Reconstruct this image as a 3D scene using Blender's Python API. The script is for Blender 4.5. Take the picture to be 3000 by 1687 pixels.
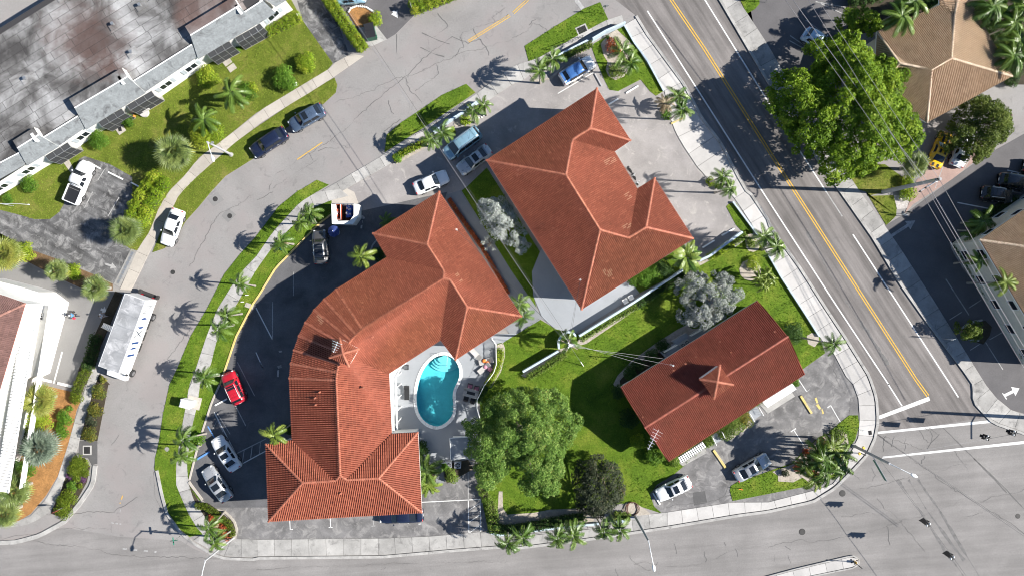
import bpy, bmesh, math, random
import numpy as np
from mathutils import Vector, Matrix, geometry
random.seed(7); RNG = np.random.default_rng(7)
sc = bpy.context.scene
for o in list(bpy.data.objects): bpy.data.objects.remove(o)
COL = sc.collection
R = math.radians
# ---------------------------------------------------------------- camera, sky, sun, exposure
CAM_H = 86.0          # drone height, metres
PXM = 24.0            # photo pixels per metre on the ground
cam = bpy.data.cameras.new('drone_camera'); camo = bpy.data.objects.new('drone_camera', cam); COL.objects.link(camo)
camo.location = (0, 0, CAM_H); camo.rotation_euler = (0, 0, 0)
cam.sensor_width = 36; cam.lens = 36 * CAM_H / (3000 / PXM); cam.clip_end = 2000
sc.camera = camo
SUN_EL, SUN_TILT = 35.0, 3.0
world = bpy.data.worlds.new('World'); sc.world = world; world.use_nodes = True
wn = world.node_tree.nodes; bg = wn['Background']
sky = wn.new('ShaderNodeTexSky'); sky.sky_type = 'NISHITA'; sky.sun_disc = False
sky.air_density = 1.0; sky.dust_density = .2; sky.ozone_density = 4.0; sky.sun_elevation = R(SUN_EL); sky.sun_rotation = R(90 + SUN_TILT)
world.node_tree.links.new(sky.outputs[0], bg.inputs[0]); bg.inputs[1].default_value = 0.060
sl = bpy.data.lights.new('sun', 'SUN'); sl.energy = 5.0; sl.angle = R(0.5); sl.color = (1, 0.955, 0.88)
so = bpy.data.objects.new('sun', sl); COL.objects.link(so); so.location = (60, -3, 60)
_d = Vector((-math.cos(R(SUN_TILT)) * math.cos(R(SUN_EL)), math.sin(R(SUN_TILT)) * math.cos(R(SUN_EL)), -math.sin(R(SUN_EL))))
so.rotation_euler = _d.to_track_quat('-Z', 'Y').to_euler()
vs = sc.view_settings; vs.view_transform = 'Standard'; vs.look = 'None'; vs.gamma = 1; vs.use_curve_mapping = False
vs.exposure = 1.06
sc.cycles.filter_width = 1.05

# ---------------------------------------------------------------- helpers
# places are read off survey windows of the photograph: key -> (left, top, photo px per window px)
K = 750 / 1930
WIN = {'s': (0, 0, 1), 'o': (0, 0, 3000 / 2576), 'A': (1920, 1080, .276), 'P': (1120, 980, .19324), 'Q': (1180, 1230, .16561),
       'D': (1780, 880, .20704), 'E': (2600, 420, .19324), 'F': (2740, 640, .31746), 'G': (2180, 0, .20702), 'H': (2600, 0, .20704),
       'J': (940, 560, .15184), 'K': (280, 840, .19324), 'L': (1980, 660, .1656), 'M': (1440, 1420, .17857), 'N': (0, 1080, .5618),
       'O': (440, 1060, .5862), 'R': (0, 800, .2346), 'S': (2560, 1180, .39076), 'U': (1820, 480, .14644)}
for i in range(12): WIN['%x' % i if i < 10 else 'ab'[i - 10]] = ((i % 4) * 750, (0, 563, 1124)[i // 4], K)
WIN['x'] = WIN['a']; WIN['y'] = WIN['b']
def pts(s):
    k = 's'; out = []
    for w in s.split():
        if ':' in w: k, w = w.split(':')
        a, b = w.split(','); ox, oy, f = WIN[k]
        out.append((ox + float(a) * f, oy + float(b) * f))
    return out
def G(uv, z=0.0):
    f = (CAM_H - z) / CAM_H / PXM
    return Vector(((uv[0] - 1500) * f, -(uv[1] - 843.5) * f, z))
def gp(s, z=0.0): return [G(p, z) for p in pts(s)]
def g1(s, z=0.0): return G(pts(s)[0], z)

def tag(o, label=None, cat=None, group=None, kind=None):
    if label: o['label'] = label
    if cat: o['category'] = cat
    if group: o['group'] = group
    if kind: o['kind'] = kind
    return o
def thing(name, label, cat, loc=(0, 0, 0), rz=0.0, group=None):
    o = bpy.data.objects.new(name, None); COL.objects.link(o); o.empty_display_size = .3
    o.location = loc; o.rotation_euler = (0, 0, rz)
    return tag(o, label, cat, group)
def wloc(o):
    v = Vector((0, 0, 0))
    while o is not None: v += o.location; o = o.parent
    return v
def link(name, me, parent=None, loc=(0, 0, 0), rot=(0, 0, 0), scale=None):
    o = bpy.data.objects.new(name, me); COL.objects.link(o); o.parent = parent
    o.location = loc; o.rotation_euler = rot
    if scale is not None: o.scale = (scale,) * 3 if not hasattr(scale, '__len__') else scale
    return o
def copy_tree(o, parent=None):
    c = o.copy(); COL.objects.link(c)
    if parent is not None: c.parent = parent
    for ch in list(o.children): copy_tree(ch, c)
    return c
class MB:
    def __init__(s): s.v = []; s.f = []; s.m = []
    def add(s, vs, fs, mi=0):
        b = len(s.v); s.v += [tuple(v) for v in vs]; s.f += [tuple(b + i for i in f) for f in fs]; s.m += [mi] * len(fs); return s
    def box(s, c, d, rz=0.0, mi=0):
        cx, cy, cz = c; a, b, h = d[0] / 2, d[1] / 2, d[2] / 2; co, si = math.cos(rz), math.sin(rz)
        vs = [(cx + x * co - y * si, cy + x * si + y * co, cz + z) for z in (-h, h) for x, y in ((-a, -b), (a, -b), (a, b), (-a, b))]
        return s.add(vs, [(3, 2, 1, 0), (4, 5, 6, 7), (0, 1, 5, 4), (1, 2, 6, 5), (2, 3, 7, 6), (3, 0, 4, 7)], mi)
    def prism(s, poly, z0, z1, mi=0, bottom=True):
        p = [(q[0], q[1]) for q in poly]; n = len(p)
        if sum(p[i][0] * p[(i + 1) % n][1] - p[(i + 1) % n][0] * p[i][1] for i in range(n)) < 0: p.reverse()
        vs = [(x, y, z0) for x, y in p] + [(x, y, z1) for x, y in p]
        fs = [tuple(range(n, 2 * n))] + [(i, (i + 1) % n, n + (i + 1) % n, n + i) for i in range(n)]
        if bottom: fs.append(tuple(range(n - 1, -1, -1)))
        return s.add(vs, fs, mi)
    def sheet(s, poly, z, mi=0):
        p = [(q[0], q[1]) for q in poly]; n = len(p)
        if sum(p[i][0] * p[(i + 1) % n][1] - p[(i + 1) % n][0] * p[i][1] for i in range(n)) < 0: p.reverse()
        return s.add([(x, y, z) for x, y in p], [tuple(range(n))], mi)
    def cyl(s, p0, p1, r0, r1=None, n=8, mi=0, caps=True):
        r1 = r0 if r1 is None else r1; p0 = Vector(p0); p1 = Vector(p1); d = (p1 - p0)
        if d.length < 1e-6: return s
        d.normalize(); a = d.orthogonal().normalized(); b = d.cross(a)
        vs = [p + r * (math.cos(t) * a + math.sin(t) * b) for p, r in ((p0, r0), (p1, r1)) for t in (2 * math.pi * i / n for i in range(n))]
        fs = [(i, (i + 1) % n, n + (i + 1) % n, n + i) for i in range(n)]
        if caps: fs += [tuple(range(n - 1, -1, -1)), tuple(range(n, 2 * n))]
        return s.add(vs, fs, mi)
    def tube(s, P, r, n=6, mi=0):
        P = [Vector(p) for p in P]; m = len(P); rr = r if hasattr(r, '__len__') else [r] * m; vs = []; a = None
        for i, p in enumerate(P):
            d = (P[min(i + 1, m - 1)] - P[max(i - 1, 0)])
            d = d.normalized() if d.length > 1e-9 else Vector((0, 0, 1))
            if a is None: a = d.orthogonal().normalized()
            else:
                a = a - d * a.dot(d); a = a.normalized() if a.length > 1e-6 else d.orthogonal().normalized()
            b = d.cross(a)
            vs += [p + rr[i] * (math.cos(t) * a + math.sin(t) * b) for t in (2 * math.pi * k / n for k in range(n))]
        fs = [(i * n + k, i * n + (k + 1) % n, (i + 1) * n + (k + 1) % n, (i + 1) * n + k) for i in range(m - 1) for k in range(n)]
        fs += [tuple(range(n - 1, -1, -1)), tuple(range((m - 1) * n, m * n))]
        return s.add(vs, fs, mi)
    def ball(s, c, r, nu=8, nv=5, mi=0):
        r = r if hasattr(r, '__len__') else (r, r, r); vs = [(c[0], c[1], c[2] - r[2])]
        for j in range(1, nv):
            t = -math.pi / 2 + math.pi * j / nv
            vs += [(c[0] + r[0] * math.cos(t) * math.cos(2 * math.pi * i / nu), c[1] + r[1] * math.cos(t) * math.sin(2 * math.pi * i / nu), c[2] + r[2] * math.sin(t)) for i in range(nu)]
        vs.append((c[0], c[1], c[2] + r[2])); L = len(vs) - 1
        fs = [(0, 1 + (i + 1) % nu, 1 + i) for i in range(nu)]
        for j in range(nv - 2):
            b = 1 + j * nu; fs += [(b + i, b + (i + 1) % nu, b + nu + (i + 1) % nu, b + nu + i) for i in range(nu)]
        b = 1 + (nv - 2) * nu; fs += [(b + i, b + (i + 1) % nu, L) for i in range(nu)]
        return s.add(vs, fs, mi)
    def mesh(s, name, mats, smooth=False, off=None):
        me = bpy.data.meshes.new(name)
        v = s.v if off is None else [(x - off[0], y - off[1], z - off[2]) for x, y, z in s.v]
        me.from_pydata(v, [], s.f)
        for m in (mats if isinstance(mats, (list, tuple)) else [mats]): me.materials.append(m)
        if len(me.materials) > 1: me.polygons.foreach_set('material_index', s.m)
        if smooth: me.polygons.foreach_set('use_smooth', [True] * len(me.polygons))
        me.update(); return me
    def build(s, name, mats, parent=None, smooth=False, local=False):
        off = None if (parent is None or local) else wloc(parent)
        return link(name, s.mesh(name, mats, smooth, off), parent)

# ---------------------------------------------------------------- materials
def nt(name):
    m = bpy.data.materials.new(name); m.use_nodes = True; t = m.node_tree; return m, t, t.nodes, t.nodes['Principled BSDF']
def noise(t, vec, scale, detail=4, rough=.55, dist=0.0):
    n = t.nodes.new('ShaderNodeTexNoise'); n.inputs['Scale'].default_value = scale; n.inputs['Detail'].default_value = detail
    n.inputs['Roughness'].default_value = rough; n.inputs['Distortion'].default_value = dist
    t.links.new(vec, n.inputs['Vector']); return n.outputs['Fac']
def ramp(t, fac, stops):
    n = t.nodes.new('ShaderNodeValToRGB'); cr = n.color_ramp
    while len(cr.elements) < len(stops): cr.elements.new(.5)
    for e, (p, c) in zip(cr.elements, stops): e.position = p; e.color = (c[0], c[1], c[2], 1) if hasattr(c, '__len__') else (c, c, c, 1)
    t.links.new(fac, n.inputs['Fac']); return n.outputs['Color']
def mixc(t, fac, a, b, mode='MIX'):
    n = t.nodes.new('ShaderNodeMix'); n.data_type = 'RGBA'; n.blend_type = mode
    if isinstance(fac, (int, float)): n.inputs[0].default_value = fac
    else: t.links.new(fac, n.inputs[0])
    for s, x in ((6, a), (7, b)):
        if hasattr(x, 'default_value') or hasattr(x, 'links'): t.links.new(x, n.inputs[s])
        else: n.inputs[s].default_value = (x[0], x[1], x[2], 1)
    return n.outputs[2]
def math_(t, op, a, b):
    n = t.nodes.new('ShaderNodeMath'); n.operation = op
    for i, x in enumerate((a, b)):
        if isinstance(x, (int, float)): n.inputs[i].default_value = x
        else: t.links.new(x, n.inputs[i])
    return n.outputs[0]
def pos(t, scale=(1, 1, 1), rot=0.0, kind='POINT'):
    g = t.nodes.new('ShaderNodeNewGeometry'); m = t.nodes.new('ShaderNodeMapping'); m.vector_type = kind; m.inputs['Scale'].default_value = scale; m.inputs['Rotation'].default_value = (0, 0, rot)
    t.links.new(g.outputs['Position'], m.inputs['Vector']); return m.outputs['Vector']
def bump(t, b, h, strength=.3, dist=.02):
    n = t.nodes.new('ShaderNodeBump'); n.inputs['Strength'].default_value = strength; n.inputs['Distance'].default_value = dist
    t.links.new(h, n.inputs['Height']); t.links.new(n.outputs['Normal'], b.inputs['Normal'])
def plain(name, c, rough=.6, metal=0.0, coat=0.0, var=0.0):
    m, t, n, b = nt(name); b.inputs['Base Color'].default_value = (*c, 1); b.inputs['Roughness'].default_value = rough; b.inputs['Metallic'].default_value = metal
    if coat: b.inputs['Coat Weight'].default_value = coat; b.inputs['Coat Roughness'].default_value = .05
    if var:
        f = noise(t, pos(t), 2.3, 5); r = ramp(t, f, [(.3, (1 - var,) * 3), (.7, (1 + var * .4,) * 3)])
        t.links.new(mixc(t, 1.0, c, r, 'MULTIPLY'), b.inputs['Base Color'])
    return m
def ground_mat(name, c, mott=.22, fine=.12, scale=.35, streak=None, stain=None, rough=.9, objvar=0.0, stain_at=(.58, .74), warm=None):
    m, t, n, b = nt(name); p = pos(t)
    a = ramp(t, noise(t, p, scale, 5, .6, .3), [(.28, 1 - mott), (.72, 1 + mott * .55)])
    col = mixc(t, 1.0, c, a, 'MULTIPLY')
    f2 = ramp(t, noise(t, p, 5.5, 6, .7), [(.25, 1 - fine), (.75, 1 + fine)])
    col = mixc(t, 1.0, col, f2, 'MULTIPLY')
    f3 = ramp(t, noise(t, p, 45, 2, .6), [(.3, 1 - fine), (.7, 1 + fine)])
    col = mixc(t, 1.0, col, f3, 'MULTIPLY')
    if warm: col = mixc(t, ramp(t, noise(t, p, .22, 3), [(.45, 0.0), (.62, .55)]), col, warm)
    if streak:
        f4 = ramp(t, noise(t, pos(t, (streak[1], streak[2], 1), streak[0], 'TEXTURE'), 1.0, 4, .6), [(.35, 1 - streak[3]), (.65, 1 + streak[3] * .5)])
        col = mixc(t, 1.0, col, f4, 'MULTIPLY')
    if stain:
        f5 = ramp(t, noise(t, p, .8, 6, .68, .8), [(stain_at[0], 0.0), (stain_at[1], 1.0)])
        col = mixc(t, f5, col, stain)
    if objvar:
        oi = n.new('ShaderNodeObjectInfo'); r = ramp(t, oi.outputs['Random'], [(0, 1 - objvar), (1, 1 + objvar * .6)]); col = mixc(t, 1.0, col, r, 'MULTIPLY')
    t.links.new(col, b.inputs['Base Color']); b.inputs['Roughness'].default_value = rough
    b.inputs['Specular IOR Level'].default_value = .25
    bump(t, b, noise(t, p, 30, 4, .7), .35, .015); return m
M = {}
M['road'] = ground_mat('weathered asphalt', (.25, .24, .233), .2, .12, .14, stain=(.15, .144, .142), stain_at=(.57, .8), warm=(.255, .228, .222))
M['road_b'] = ground_mat('brownish avenue asphalt', (.19, .175, .168), .2, .13, .2, streak=(R(-57), 14, .9, .34), stain=(.115, .11, .108), stain_at=(.6, .8))
M['road_c'] = ground_mat('cross street asphalt', (.226, .215, .208), .18, .12, .2, streak=(R(5), 18, 1.3, .16), stain=(.165, .16, .157), stain_at=(.6, .85))
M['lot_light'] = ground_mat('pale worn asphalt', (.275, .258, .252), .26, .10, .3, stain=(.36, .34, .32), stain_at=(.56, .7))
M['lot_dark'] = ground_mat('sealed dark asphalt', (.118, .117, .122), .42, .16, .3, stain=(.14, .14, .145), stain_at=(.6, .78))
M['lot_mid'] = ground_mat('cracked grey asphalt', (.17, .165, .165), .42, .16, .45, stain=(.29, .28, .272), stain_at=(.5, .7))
M['drive'] = ground_mat('patchy dark driveway asphalt', (.125, .124, .125), .5, .2, .5, stain=(.29, .285, .28), stain_at=(.5, .68), streak=(R(-30), 5, .7, .35))
M['lot_grey'] = ground_mat('smooth grey asphalt', (.21, .205, .20), .1, .06, .3)
M['drive_new'] = ground_mat('dark driveway asphalt', (.12, .115, .118), .2, .1, .3)
M['concrete'] = ground_mat('pavement concrete', (.37, .36, .345), .26, .1, .6, stain=(.17, .165, .16), stain_at=(.54, .74), objvar=.2)
M['concrete_tan'] = ground_mat('tan pavement concrete', (.42, .385, .34), .14, .08, .5, stain=(.28, .26, .235), objvar=.12)
M['concrete_new'] = ground_mat('clean pale concrete', (.45, .435, .42), .14, .06, .5, stain=(.34, .325, .31), stain_at=(.6, .8), objvar=.12)
M['kerb'] = ground_mat('kerb concrete', (.37, .36, .345), .3, .1, 1.0, stain=(.16, .155, .15), stain_at=(.56, .72))
M['joint'] = plain('joint dirt', (.06, .058, .055), .95)
M['patio'] = ground_mat('painted pale deck', (.285, .302, .325), .08, .03, .4, stain=(.25, .25, .25), stain_at=(.62, .8))
M['path'] = ground_mat('painted grey path', (.21, .22, .235), .12, .04, .4, stain=(.33, .33, .33), stain_at=(.66, .74))
M['sand'] = ground_mat('pale stone chip bed', (.37, .33, .28), .2, .3, 1.2)
M['mulch'] = ground_mat('orange bark mulch', (.32, .165, .06), .3, .4, 1.0)
M['mulch_dark'] = ground_mat('brown leaf mulch', (.15, .095, .05), .35, .4, 1.2)
M['soil'] = ground_mat('dark leafy soil', (.055, .045, .03), .35, .35, 1.2)
M['gravel_w'] = ground_mat('white gravel', (.42, .39, .37), .2, .35, 1.4)
M['crack_or_shadow'] = plain('crack filler', (.12, .116, .113), .95)
def paver_mat():
    m, t, n, b = nt('pink clay paver'); br = n.new('ShaderNodeTexBrick'); br.inputs['Scale'].default_value = 1.0; br.inputs['Brick Width'].default_value = .22; br.inputs['Row Height'].default_value = .11; br.inputs['Mortar Size'].default_value = .012
    br.inputs['Color1'].default_value = (.40, .27, .23, 1); br.inputs['Color2'].default_value = (.33, .22, .19, 1); br.inputs['Mortar'].default_value = (.17, .14, .13, 1); t.links.new(pos(t, (.6, .6, .6), R(32), 'TEXTURE'), br.inputs['Vector'])
    c = mixc(t, 1.0, br.outputs['Color'], ramp(t, noise(t, pos(t), .6, 5, .6), [(.3, .8), (.7, 1.15)]), 'MULTIPLY'); t.links.new(c, b.inputs['Base Color']); b.inputs['Roughness'].default_value = .9; bump(t, b, br.outputs['Fac'], -.4, .01); return m
M['paver'] = paver_mat()
M['tar'] = plain('tar seam', (.155, .15, .147), .95, var=.3)
M['patch'] = ground_mat('asphalt patch', (.10, .098, .098), .15, .1, .8)
M['white_line'] = ground_mat('worn white road paint', (.62, .62, .61), .14, .1, 1.5, stain=(.40, .40, .40), stain_at=(.62, .75))
M['faint_line'] = ground_mat('faded white road paint', (.36, .355, .35), .3, .2, 1.5, stain=(.2, .195, .19), stain_at=(.52, .66))
M['yellow_line'] = ground_mat('worn yellow road paint', (.60, .36, .07), .15, .12, 1.6, stain=(.36, .26, .12), stain_at=(.6, .75))
M['yellow_kerb'] = ground_mat('yellow kerb paint', (.60, .46, .17), .2, .12, 1.6, stain=(.42, .37, .26), stain_at=(.52, .7))
M['blue_line'] = plain('blue paint', (.10, .25, .55), .7)
M['white'] = plain('white paint', (.80, .80, .79), .55, var=.06)
M['stucco'] = plain('white stucco', (.76, .75, .72), .85, var=.10)
M['stucco_grey'] = plain('grey blue stucco', (.40, .44, .47), .85, var=.1)
M['stucco_cream'] = plain('cream stucco', (.62, .58, .48), .85, var=.1)
M['wall_blue'] = plain('pale blue wall paint', (.44, .53, .60), .8, var=.1)
M['glass'] = plain('dark window glass', (.015, .02, .028), .06)
M['dark'] = plain('black plastic', (.018, .018, .02), .5)
M['screen'] = plain('dark insect screen', (.035, .037, .04), .85)
M['metal'] = plain('galvanised metal', (.42, .43, .44), .45, .7)
M['alu'] = plain('painted aluminium', (.70, .71, .72), .4, .2)
M['polecon'] = plain('grey concrete pole', (.36, .36, .37), .8, var=.12)
M['wood'] = plain('weathered wood', (.30, .24, .18), .85, var=.2)
M['bark'] = plain('grey brown bark', (.17, .14, .11), .95, var=.3)
M['palm_bark'] = plain('palm bark', (.30, .275, .24), .95, var=.25)
M['iron'] = plain('cast iron', (.05, .048, .047), .7, .3, var=.3)
M['black_rail'] = plain('black rail paint', (.03, .03, .032), .45)
M['wire'] = plain('aerial cable', (.26, .25, .26), .5, .2)
M['wire_dark'] = plain('black cable', (.05, .05, .055), .5)
M['orange'] = plain('orange cushion', (.75, .20, .03), .8)
M['pink'] = plain('pink cushion', (.62, .25, .33), .8)
M['blue_fabric'] = plain('navy canvas', (.02, .04, .16), .8)
M['green_paint'] = plain('dark green paint', (.01, .09, .05), .5)
M['rust'] = plain('rust red paint', (.35, .07, .03), .7)
M['red'] = plain('red sign paint', (.62, .02, .03), .5)
M['sign_green'] = plain('green sign paint', (.01, .16, .10), .5)
M['yellow'] = plain('yellow plastic', (.75, .45, .03), .5)

def tile_mat(name, c1, c2, c3, pale):
    m, t, n, b = nt(name); at = n.new('ShaderNodeAttribute'); at.attribute_name = 'tint'
    col = ramp(t, at.outputs['Fac'], [(0, c1), (.5, c2), (.9, c3), (.965, c3), (.985, pale)])
    f = ramp(t, noise(t, pos(t), .5, 5, .65), [(.3, .82), (.62, 1.06)])
    col = mixc(t, 1.0, col, f, 'MULTIPLY')
    f3 = ramp(t, noise(t, pos(t), 1.6, 6, .75, .6), [(.56, 1.0), (.78, .55)]); col = mixc(t, 1.0, col, f3, 'MULTIPLY')
    f2 = ramp(t, noise(t, pos(t), 9, 4, .7), [(.3, .85), (.7, 1.12)])
    col = mixc(t, 1.0, col, f2, 'MULTIPLY')
    t.links.new(col, b.inputs['Base Color']); b.inputs['Roughness'].default_value = .75; b.inputs['Specular IOR Level'].default_value = .3
    return m
M['tile'] = tile_mat('terracotta roof tile', (.255, .072, .043), (.32, .097, .057), (.385, .126, .075), (.47, .24, .155))
M['tile_red'] = tile_mat('dark red roof tile', (.22, .05, .034), (.265, .066, .044), (.31, .085, .056), (.4, .18, .12))
M['tile_tan'] = tile_mat('tan roof tile', (.36, .25, .16), (.42, .30, .20), (.46, .34, .23), (.52, .42, .32))
def cap_mat(name, c):
    m, t, n, b = nt(name); oi = n.new('ShaderNodeObjectInfo'); col = ramp(t, oi.outputs['Random'], [(0, tuple(x * .8 for x in c)), (1, tuple(x * 1.18 for x in c))])
    f = ramp(t, noise(t, pos(t), 6, 4, .7), [(.3, .75), (.7, 1.15)]); t.links.new(mixc(t, 1.0, col, f, 'MULTIPLY'), b.inputs['Base Color']); b.inputs['Roughness'].default_value = .75
    return m
M['cap'] = cap_mat('terracotta ridge tile', (.39, .135, .08)); M['cap_red'] = cap_mat('dark red ridge tile', (.30, .085, .055)); M['cap_tan'] = cap_mat('tan ridge tile', (.52, .40, .29))
def leaf_mat(name, stops, trans=.3, rough=.55):
    m, t, n, b = nt(name); at = n.new('ShaderNodeAttribute'); at.attribute_name = 'tint'
    oi = n.new('ShaderNodeObjectInfo'); col = ramp(t, at.outputs['Fac'], stops)
    col = mixc(t, 1.0, col, ramp(t, oi.outputs['Random'], [(0, .82), (1, 1.15)]), 'MULTIPLY')
    t.links.new(col, b.inputs['Base Color']); b.inputs['Roughness'].default_value = rough; b.inputs['Specular IOR Level'].default_value = .18
    tr = n.new('ShaderNodeBsdfTranslucent'); t.links.new(col, tr.inputs['Color']); mx = n.new('ShaderNodeMixShader'); mx.inputs[0].default_value = trans
    t.links.new(b.outputs[0], mx.inputs[1]); t.links.new(tr.outputs[0], mx.inputs[2]); t.links.new(mx.outputs[0], n['Material Output'].inputs['Surface'])
    return m
M['leaf'] = leaf_mat('broad green leaf', [(0, (.045, .11, .01)), (.5, (.10, .21, .02)), (1, (.21, .33, .04))])
M['leaf_ne'] = leaf_mat('bright lobed tree leaf', [(0, (.05, .11, .008)), (.5, (.15, .25, .014)), (1, (.31, .39, .04))])
M['leaf_oak'] = leaf_mat('oak leaf', [(0, (.05, .12, .018)), (.5, (.17, .30, .055)), (.9, (.36, .48, .12)), (1, (.38, .28, .09))])
M['leaf_dark'] = leaf_mat('dark bronze leaf', [(0, (.022, .032, .02)), (.5, (.05, .065, .035)), (.85, (.105, .115, .065)), (1, (.20, .13, .08))])
M['leaf_olive'] = leaf_mat('olive leaf', [(0, (.05, .085, .012)), (.5, (.115, .165, .024)), (1, (.20, .24, .045))])
M['leaf_silver'] = leaf_mat('silver leaf', [(0, (.13, .155, .13)), (.5, (.32, .345, .315)), (1, (.52, .535, .51))], .12)
M['leaf_yellow'] = leaf_mat('yellow green hedge leaf', [(0, (.08, .16, .008)), (.5, (.22, .32, .02)), (1, (.44, .45, .05))])
M['leaf_hedge'] = leaf_mat('hedge leaf', [(0, (.05, .105, .012)), (.5, (.12, .195, .026)), (1, (.26, .30, .075))])
M['leaf_trim'] = leaf_mat('clipped shrub leaf', [(0, (.06, .105, .008)), (.5, (.12, .175, .014)), (1, (.2, .235, .025))])
M['leaf_shade'] = leaf_mat('deep green and shaded shrub leaf', [(0, (.02, .05, .015)), (.5, (.045, .10, .02)), (1, (.09, .15, .035))])  # darker leaf; on hedges in shadow part of the shade is in this colour
M['leaf_red'] = leaf_mat('red croton leaf', [(0, (.05, .09, .02)), (.35, (.30, .06, .03)), (.8, (.52, .13, .04)), (1, (.6, .32, .08))])
M['leaf_purple'] = leaf_mat('purple ground cover leaf', [(0, (.05, .02, .06)), (1, (.20, .10, .20))])
M['leaf_croton'] = leaf_mat('yellow croton leaf', [(0, (.05, .08, .015)), (.5, (.14, .16, .03)), (1, (.42, .30, .04))])
def frond_mat(name, c, c2, trans=.2):
    m, t, n, b = nt(name); oi = n.new('ShaderNodeObjectInfo'); col = ramp(t, oi.outputs['Random'], [(0, c), (1, c2)])
    col = mixc(t, 1.0, col, ramp(t, noise(t, pos(t), 7, 3), [(.3, .7), (.7, 1.25)]), 'MULTIPLY')
    t.links.new(col, b.inputs['Base Color']); b.inputs['Roughness'].default_value = .42
    tr = n.new('ShaderNodeBsdfTranslucent'); t.links.new(col, tr.inputs['Color']); mx = n.new('ShaderNodeMixShader'); mx.inputs[0].default_value = trans
    t.links.new(b.outputs[0], mx.inputs[1]); t.links.new(tr.outputs[0], mx.inputs[2]); t.links.new(mx.outputs[0], n['Material Output'].inputs['Surface'])
    return m
M['frond'] = frond_mat('green palm frond', (.06, .125, .016), (.16, .245, .04)); M['frond_y'] = frond_mat('yellow green palm frond', (.13, .20, .025), (.24, .30, .05))
M['frond_dead'] = frond_mat('dry palm frond', (.25, .19, .11), (.36, .29, .18)); M['fan'] = frond_mat('fan palm leaf', (.09, .14, .035), (.22, .27, .075))
M['fan_silver'] = frond_mat('silver fan palm leaf', (.11, .15, .105), (.20, .25, .18)); M['fan_y'] = frond_mat('yellowing fan palm leaf', (.14, .19, .03), (.30, .30, .06))
def grass_mat(name='lawn grass', st=[(.3, (.06, .115, .010)), (.5, (.10, .17, .014)), (.7, (.18, .22, .03))]):
    m, t, n, b = nt(name); p = pos(t)
    c = ramp(t, noise(t, p, .35, 5, .65, .4), st)
    c = mixc(t, 1.0, c, ramp(t, noise(t, p, 6, 5, .75), [(.3, .55), (.7, 1.3)]), 'MULTIPLY')
    c = mixc(t, ramp(t, noise(t, p, .9, 5, .7), [(.66, 0.0), (.8, .6)]), c, (.2, .17, .06))
    t.links.new(c, b.inputs['Base Color']); b.inputs['Roughness'].default_value = .9; b.inputs['Specular IOR Level'].default_value = .15
    bump(t, b, noise(t, p, 14, 5, .8), .9, .06); return m
M['grass'] = grass_mat(); M['grass_dry'] = grass_mat('dry lawn grass', [(.3, (.085, .12, .014)), (.5, (.13, .165, .022)), (.7, (.21, .20, .05))])
M['blade'] = leaf_mat('grass blade', [(0, (.05, .105, .008)), (.5, (.115, .20, .014)), (1, (.26, .32, .05))], .25, .9)
def water_mat():
    m, t, n, b = nt('pool water'); n.remove(b); tr = n.new('ShaderNodeBsdfTransparent'); tr.inputs[0].default_value = (.72, .95, .97, 1)
    gl = n.new('ShaderNodeBsdfGlossy'); gl.inputs['Roughness'].default_value = .04; fr = n.new('ShaderNodeLayerWeight'); fr.inputs[0].default_value = .5
    bn = n.new('ShaderNodeBump'); bn.inputs['Strength'].default_value = .15; bn.inputs['Distance'].default_value = .05
    t.links.new(noise(t, pos(t), 3.0, 3, .5, .3), bn.inputs['Height']); t.links.new(bn.outputs[0], gl.inputs['Normal']); t.links.new(bn.outputs[0], fr.inputs['Normal']); fac = math_(t, 'ADD', math_(t, 'MULTIPLY', math_(t, 'POWER', fr.outputs['Facing'], 5.0), .9), .02)
    mx = n.new('ShaderNodeMixShader'); t.links.new(fac, mx.inputs[0]); t.links.new(tr.outputs[0], mx.inputs[1]); t.links.new(gl.outputs[0], mx.inputs[2])
    t.links.new(mx.outputs[0], n['Material Output'].inputs['Surface']); return m
M['water'] = water_mat()
M['pool'] = ground_mat('pool plaster', (.13, .50, .56), .10, .05, 1.5, rough=.6)
M['pool_step'] = plain('pool step plaster', (.25, .60, .64), .6)
# ---------------------------------------------------------------- the ground and everything flat
def structure(name, mb, mat, parent=None, smooth=False):
    o = mb.build(name, mat, parent, smooth)
    if parent is None: o['kind'] = 'structure'
    return o
def sheet(name, s, mat, z): return structure(name, MB().sheet(gp(s), z), M[mat])
def slab(name, s, mat, z1, z0=-.02): return structure(name, MB().prism(gp(s), z0, z1, bottom=False), M[mat])
def text_mesh(body, size, mat):
    cu = bpy.data.curves.new('lettering', 'FONT'); cu.body = body; cu.size = size; cu.align_x = 'CENTER'; cu.align_y = 'CENTER'
    o = bpy.data.objects.new('lettering', cu); COL.objects.link(o); bpy.context.view_layer.update()
    me = bpy.data.meshes.new_from_object(o.evaluated_get(bpy.context.evaluated_depsgraph_get())); bpy.data.objects.remove(o); me.materials.clear(); me.materials.append(M[mat]); return me
POOL_HOLE = "P:940,298 1040,328 1125,398 1170,500 1180,600 1155,700 1105,780 1075,860 1070,960 1085,1080 1080,1180 1035,1275 960,1345 860,1395 780,1390 675,1350 595,1272 540,1170 515,1040 515,900 535,760 575,620 635,500 715,398 820,322"
def holed(name, outer, z, mat):
    bm = bmesh.new(); rings = []
    for P in (outer, [(p.x, p.y) for p in gp(POOL_HOLE)]):
        v = [bm.verts.new((x, y, z)) for x, y in P]; rings += [bm.edges.new((v[i - 1], v[i])) for i in range(len(v))]
    bmesh.ops.triangle_fill(bm, edges=rings, use_beauty=True)
    for f in bm.faces:
        if f.normal.z < 0: f.normal_flip()
    me = bpy.data.meshes.new(name); bm.to_mesh(me); bm.free(); me.materials.append(M[mat]); o = link(name, me); o['kind'] = 'structure'; return o
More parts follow.
